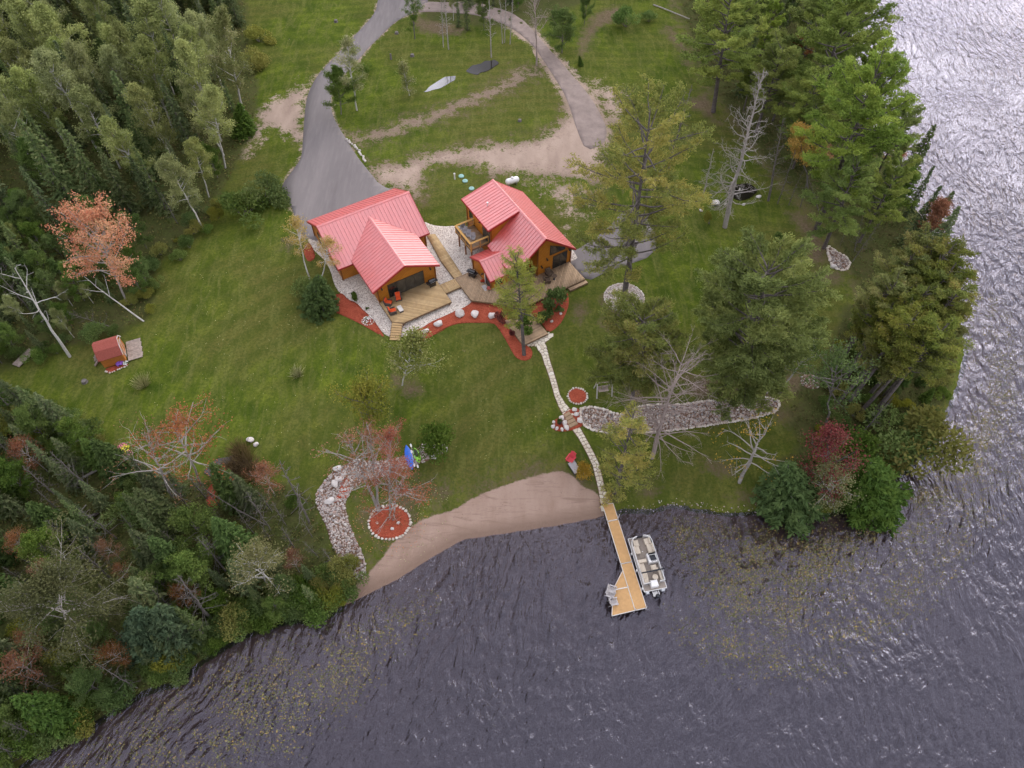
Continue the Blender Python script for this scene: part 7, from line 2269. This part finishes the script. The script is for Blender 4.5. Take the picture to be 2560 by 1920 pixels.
# fallen logs, stumps
def log(label, a, c, r_, m='bark_dead', lift=.15):
    a, c = np.array(a), np.array(c)
    L_ = float(np.linalg.norm(c - a))
    mid = (a + c) / 2
    b = MB()
    b.tube([(-L_ / 2, 0, .0), (-L_ / 4, .05, .02), (L_ / 4, -.04, .03), (L_ / 2, 0, .0)], [r_, r_ * .95, r_ * .8, r_ * .65], 9)
    o_ = b.build('fallen_log', m, None, smooth=True, loc=(mid[0], mid[1], z1(*mid) + r_ + lift), rot=(0, 0, math.atan2(*(c - a)[::-1])))
    return setp(o_, label, 'log')
log('grey fallen log with upturned roots at the thicket edge', (-43.47, 38.05), (-46.84, 35.09), .17)
log('pale fallen log in the left of the thicket', (-46.55, 29.38), (-47.94, 27.17), .14)
log('short dark log lying in the thicket clearing', (-43.00, 32.03), (-44.03, 31.06), .22, 'bark_dark')
log('thin white log lying across the thicket clearing', (-44.13, 30.90), (-42.10, 30.54), .08)
log('thin pale pole lying in the thicket clearing', (-44.64, 32.97), (-45.48, 31.43), .06)
log('long grey fallen pole at the top of the right wood', (26.57, 135.62), (32.60, 130.43), .12)
def stump(label, p, r_, h_):
    b = MB()
    b.tube_z([(0, 0, -.1, r_ * 1.5), (0, 0, h_ * .3, r_ * 1.1), (.02, 0, h_, r_)], 9)
    o_ = b.build('stump', 'bark_grey', None, loc=at3(p))
    return setp(o_, label, 'stump')
stump('grey tree stump on the upper lawn beside the driveway', (-31.91, 128.31), .3, .4)
stump('small grey stump near the driveway in the meadow', (-20.55, 124.40), .3, .3)
stump('dark snapped stump in the upper meadow', (-20.72, 116.06), .14, 1.0)
stump('low stump beside the leaning snag in the meadow', (-17.18, 117.12), .3, .35)
stump('stump hidden in the grass near the shed', (-49.92, 48.45), .3, .3)
stump('stump on the meadow right of the ridge', (1.20, 98.69), .25, .3)
# ---------------------------------------------------------------- undergrowth, lily pads, fallen leaves
def cover(name, polys, dens, hmax, size, m, seed, label, clump=True, edge=0.):
    rg_ = np.random.default_rng(seed)
    P_ = np.concatenate([fill(pl, dens, seed + i) for i, pl in enumerate(polys)])
    P_ = P_[(P_[:, 1] < 150) & (np.abs(P_[:, 0]) < 115)]
    k = wob(P_[:, 0], P_[:, 1], seed, 3.5) + wob(P_[:, 0], P_[:, 1], seed + 3, 1.3)
    P_ = P_[(k + rg_.normal(size=len(P_)) * .2) > -.12]
    P_ = P_[sdist(P_[:, 0], P_[:, 1]) > .15]
    n = len(P_)
    hh_ = hmax * np.clip(.35 + .6 * wob(P_[:, 0], P_[:, 1], seed + 9, 2.2), .08, 1) * np.sqrt(rg_.random(n))
    C = np.stack([P_[:, 0], P_[:, 1], zat(P_[:, 0], P_[:, 1]) + hh_], -1)
    tn = np.clip(.5 + .5 * wob(P_[:, 0], P_[:, 1], seed + 12, 4) + rg_.normal(size=n) * .2, 0, 1)
    V, Fq, tn = leaves_np(C, rg_.normal(size=C.shape), rg_.uniform(.7, 1.3, n) * size, rg_.uniform(.7, 1.3, n) * size * .5, rg_, tn, .5)
    return setp(link(name, np_mesh(name, V, Fq, MATS[m], tone=tn)), label, 'undergrowth', kind='stuff')
cover('undergrowth', [smooth_poly(WOODS[0])], 9, 1.0, .17, 'undergrowth', 500, 'low undergrowth beneath the left wood')
cover('undergrowth', [smooth_poly(WOODS[1])], 26, 1.2, .15, 'undergrowth', 510, 'dense undergrowth of the lower left thicket')
cover('undergrowth', [smooth_poly(WOODS[2]), smooth_poly(WOODS[3])], 15, .8, .15, 'undergrowth', 520, 'low undergrowth beneath the right wood and peninsula')
s = NT('lily_pad')
c = s.ramp(s.attr('tone').outputs['Fac'], [(0, (.075, .088, .032)), (.4, (.165, .165, .058)), (.7, (.27, .225, .09)), (.93, (.40, .25, .08)), (1, (.12, .16, .04))])
s.base(c, .6, .2)
MATS['lily_pad'] = s.m
def pads(polys, dens, seed, label):
    rg_ = np.random.default_rng(seed)
    P_ = np.concatenate([fill(pl, d_, seed + i) for i, (pl, d_) in enumerate(zip(polys, dens))])
    sw = np.max([soft(P_[:, 0], P_[:, 1], pl, 9.) for pl in polys], 0)
    P_ = P_[rg_.random(len(P_)) < np.clip(2 * sw - 1, 0, 1) * 2.2 + .04]
    sdv = sdist(P_[:, 0], P_[:, 1])
    k = wob(P_[:, 0], P_[:, 1], seed, 7) + .8 * wob(P_[:, 0], P_[:, 1], seed + 2, 2.0) + .7 * wob(P_[:, 0], P_[:, 1], seed + 4, .7)
    P_ = P_[(sdv < -.6) & (k + rg_.normal(size=len(P_)) * .45 > .0)]
    P_ = P_[((P_ - np.array((bc[0], bc[1] + 2.8))) ** 2).sum(1) > 10]
    n = len(P_)
    a = np.arange(6) * math.pi / 3
    r_ = rg_.uniform(.02, .052, n) * (1 + .5 * (rg_.random(n) > .93))
    ph = rg_.uniform(0, 6.28, n)
    V = np.stack([P_[:, 0, None] + r_[:, None] * np.cos(a + ph[:, None]) * 1.2, P_[:, 1, None] + r_[:, None] * np.sin(a + ph[:, None]), np.full((n, 6), .012) + rg_.uniform(0, .012, (n, 6))], -1).reshape(-1, 3)
    return setp(link('lily_pads', np_mesh('lily_pads', V, np.arange(6 * n).reshape(-1, 6), MATS['lily_pad'], tone=np.repeat(rg_.random(n), 6))), label, 'lily pads', kind='stuff')
PAD_A = [(15.55, 32.87), (19.55, 33.14), (29.23, 32.07), (38.56, 33.68), (45.45, 37.90), (53.48, 47.86), (56.25, 47.20), (53.63, 39.07), (43.03, 29.21), (34.77, 23.85), (27.47, 20.23), (22.02, 19.79), (17.18, 23.38), (15.47, 28.20)]
PAD_B = [(13.50, 23.38), (17.24, 23.85), (26.67, 20.67), (42.07, 29.21), (51.55, 39.07), (55.27, 51.99), (62.89, 67.59), (67.19, 62.58), (59.85, 39.07), (46.54, 25.74), (34.75, 17.65), (25.17, 13.99), (17.80, 15.58)]
pads([smooth_poly(PAD_A), smooth_poly(PAD_B)], [120, 60], 600, 'yellow-green lily pads floating off the right shore')
pads([smooth_poly([(-41.46, 8.76), (-34.28, 14.38), (-26.02, 19.36), (-20.55, 21.11), (-14.92, 22.92), (-9.61, 25.27), (-5.81, 23.85), (-9.05, 18.07), (-14.46, 12.43), (-20.17, 7.31), (-40.36, 5.94)])], [64], 610, 'sparse lily pads floating off the lower left shore')
def specks(name, polys, dens, m, seed, label, size=.06):
    rg_ = np.random.default_rng(seed)
    P_ = np.concatenate([fill(pl, d_, seed + i) for i, (pl, d_) in enumerate(zip(polys, dens))])
    P_ = P_[sdist(P_[:, 0], P_[:, 1]) > .3]
    n = len(P_)
    C = np.stack([P_[:, 0], P_[:, 1], zat(P_[:, 0], P_[:, 1]) + .03], -1)
    A = rg_.normal(size=(n, 3)) * np.array((1, 1, .1))
    V, Fq, tn = leaves_np(C, A, size * rg_.uniform(.7, 1.3, n), size * .7, rg_, rg_.random(n), 6.)
    return setp(link(name, np_mesh(name, V, Fq, MATS[m], tone=tn)), label, 'leaves', kind='stuff')
specks('fallen_leaves', [[(-46.40, 68.22), (-31.15, 75.42), (-22.63, 60.40), (-14.50, 54.66), (-0.34, 56.18), (5.00, 44.42), (3.77, 37.53), (-10.68, 40.74), (-27.67, 38.18), (-42.31, 43.82), (-44.48, 57.19)], smooth_poly(LITTER), [(-14.33, 26.32), (-12.06, 29.25), (-10.26, 30.96), (-8.07, 32.38), (-5.79, 33.12), (-6.33, 30.06), (-10.94, 27.02)]], [.4, 6.0, 2.6], 'leaf_cream', 620, 'pale fallen leaves dotted over lawn and beach')
specks('fallen_maple_leaves', [ell(C_MAPLE, 4.2, 3.6), [(-15.19, 38.57), (-11.10, 39.21), (-10.98, 37.60), (-14.50, 36.47)]], [6, 6], 'leaf_orange', 630, 'orange fallen leaves under the red maple')
# ---------------------------------------------------------------- labels that single out look-alike trees by their nearest landmark
def in_view(p):
    d = np.array(p) - np.array((0, 0, 70.))
    ca, sa = math.cos(R(54.5)), math.sin(R(54.5))
    f = d[1] * ca - d[2] * sa
    return d[0] / f, (d[1] * sa + d[2] * ca) / f
def mid(o_):
    h = max((max(v[2] for v in c.bound_box) for c in o_.children if c.data), default=1.) * o_.scale[2]
    return in_view((o_.location.x, o_.location.y, o_.location.z + h * .6))
ORD = ['', '2nd ', '3rd '] + ['%dth ' % i for i in range(4, 60)]
def relabel(groups, kinds, marks):
    """groups: prefixes; kinds: group suffix -> short phrase; marks: (phrase, object label)"""
    M_ = [(ph, mid(next(o_ for o_ in COL.objects if o_.get('label') == lb))) for ph, lb in marks]
    taken = {}
    for o_ in sorted((q for q in COL.objects if q.parent is None and q.get('group') in groups), key=lambda q: 0):
        c = mid(o_)
        ds = [math.hypot(c[0] - m_[1][0], c[1] - m_[1][1]) for m_ in M_]
        i = int(np.argmin(ds))
        dx, dy = c[0] - M_[i][1][0], c[1] - M_[i][1][1]
        side_ = ('right of' if dx > 0 else 'left of') if abs(dx) > abs(dy) else ('above' if dy > 0 else 'below')
        taken.setdefault((o_['group'], i, side_), []).append((ds[i], o_))
    for (g_, i, side_), ls in taken.items():
        for n_, (d_, o_) in enumerate(sorted(ls, key=lambda q: q[0])):
            o_['label'] = '%s, %snearest %s the %s' % (kinds[g_], ORD[n_] if n_ < len(ORD) else '', side_, M_[i][0])
LEFT = [('bright orange maple', 'bright orange maple at the edge of the left wood'), ('narrow golden birch', 'narrow golden birch inside the left wood'), ('tall silvery poplar', 'tall silvery poplar at the upper right edge of the left wood'), ('white crooked birch', 'white crooked birch trunk at the lower corner of the left wood'), ('leaning white dead birch', 'white dead birch leaning left above the plank ramp'), ('silver-leaved poplar', 'silver-leaved poplar in front of the left wood')]
relabel(('left wood, aspen tree', 'left wood, spruce tree', 'left wood edge, dark spruce', 'left wood edge, broadleaf tree', 'left wood edge, dead tree', 'left wood edge, aspen tree', 'fringe of the left wood, shrub', 'fringe of the left wood, yellow shrub'),
        {'left wood, aspen tree': 'pale aspen in the left wood', 'left wood, spruce tree': 'tall spruce among the left aspens', 'left wood edge, dark spruce': 'dark spruce of the left wood', 'left wood edge, broadleaf tree': 'green broadleaf tree of the left wood', 'left wood edge, dead tree': 'grey bare tree of the left wood', 'left wood edge, aspen tree': 'small pale aspen of the left wood', 'fringe of the left wood, shrub': 'low green shrub fringing the left wood', 'fringe of the left wood, yellow shrub': 'yellowish shrub fringing the left wood'}, LEFT)
THM = [('cream-leaved tree', 'cream-leaved tree in the middle of the thicket'), ('red thicket maple', 'red-leaved maple at the upper edge of the thicket'), ('left blue-green spruce', 'blue-green spruce, left one of the pair near the shore'), ('spreading yellowish tree', 'spreading pale-branched yellowish tree at the left edge of the thicket'), ('dead spruce with red top', 'dead spruce with red top in the lower thicket'), ('long leaning dead spruce', 'long leaning dead spruce at the upper left of the thicket')]
TK = {'lower left thicket, young spruce': 'green thicket spruce', 'lower left thicket, broadleaf tree': 'green broadleaf thicket tree', 'lower left thicket, dead tree': 'grey dead thicket tree', 'lower left thicket, rusty tree': 'rust-brown thin thicket tree', 'lower left thicket, shrub': 'thicket shrub', 'thicket corner, shrub': 'dense green corner shrub of the thicket', 'thicket corner, yellow shrub': 'yellow-green corner shrub of the thicket', 'shore shrubs lower left, shrub': 'green shrub on the lower left shore', 'shore shrubs lower left, yellow shrub': 'yellow-green shrub on the lower left shore'}
relabel(tuple(TK), TK, THM)
RM = [('tall dead tree', 'tall dead grey tree with twisted branches by the garden pond'), ('golden maple', 'sparse golden maple at the edge of the right wood'), ('tall pine with thick trunk', 'tall pine leaning over the bright water with a thick grey trunk'), ('bare-trunked upper pine', 'tall pine with bare lower trunk at the upper edge of the right wood'), ('rusty brown tree', 'rusty brown tree over the water at the peninsula'), ('pink-red tree', 'pink-red leaved tree on the shore of the peninsula'), ('broad dense pine', 'broad dense green pine in the middle of the right lawn')]
RK = {'right wood, spruce tree': 'dark spruce of the right wood', 'right wood, pine tree': 'green pine of the right wood', 'right wood, broadleaf tree': 'broadleaf tree of the right wood', 'right wood, dead tree': 'bare grey tree of the right wood', 'red pines on the peninsula': 'slender red pine on the peninsula', 'peninsula understorey, shrub': 'green undershrub on the peninsula', 'peninsula understorey, yellow shrub': 'olive undershrub on the peninsula', 'peninsula understorey, young spruce': 'young spruce on the peninsula'}
relabel(tuple(RK), RK, RM)
TM = [('wide-branched bare tree', 'wide-branched bare tree standing on the edge of the gravel track'), ('leafy tree by the driveway', 'leafy green tree right of the driveway at the top'), ('willow bush by the track', 'rounded dark green willow bush beside the gravel track')]
TK2 = {'trees behind the track, spruce tree': 'dark spruce behind the track', 'trees behind the track, broadleaf tree': 'broadleaf tree behind the track', 'trees at the top of the right lawn, spruce tree': 'dark spruce above the right lawn', 'trees at the top of the right lawn, broadleaf tree': 'broadleaf tree above the right lawn'}
relabel(tuple(TK2), TK2, TM)
for n_, o_ in enumerate([q for q in COL.objects if q.get('group') == 'white stones along the driveway']):
    o_['label'] = 'white stone edging the driveway, %sfrom the top of the row' % (('first ' if n_ == 0 else ORD[n_]))
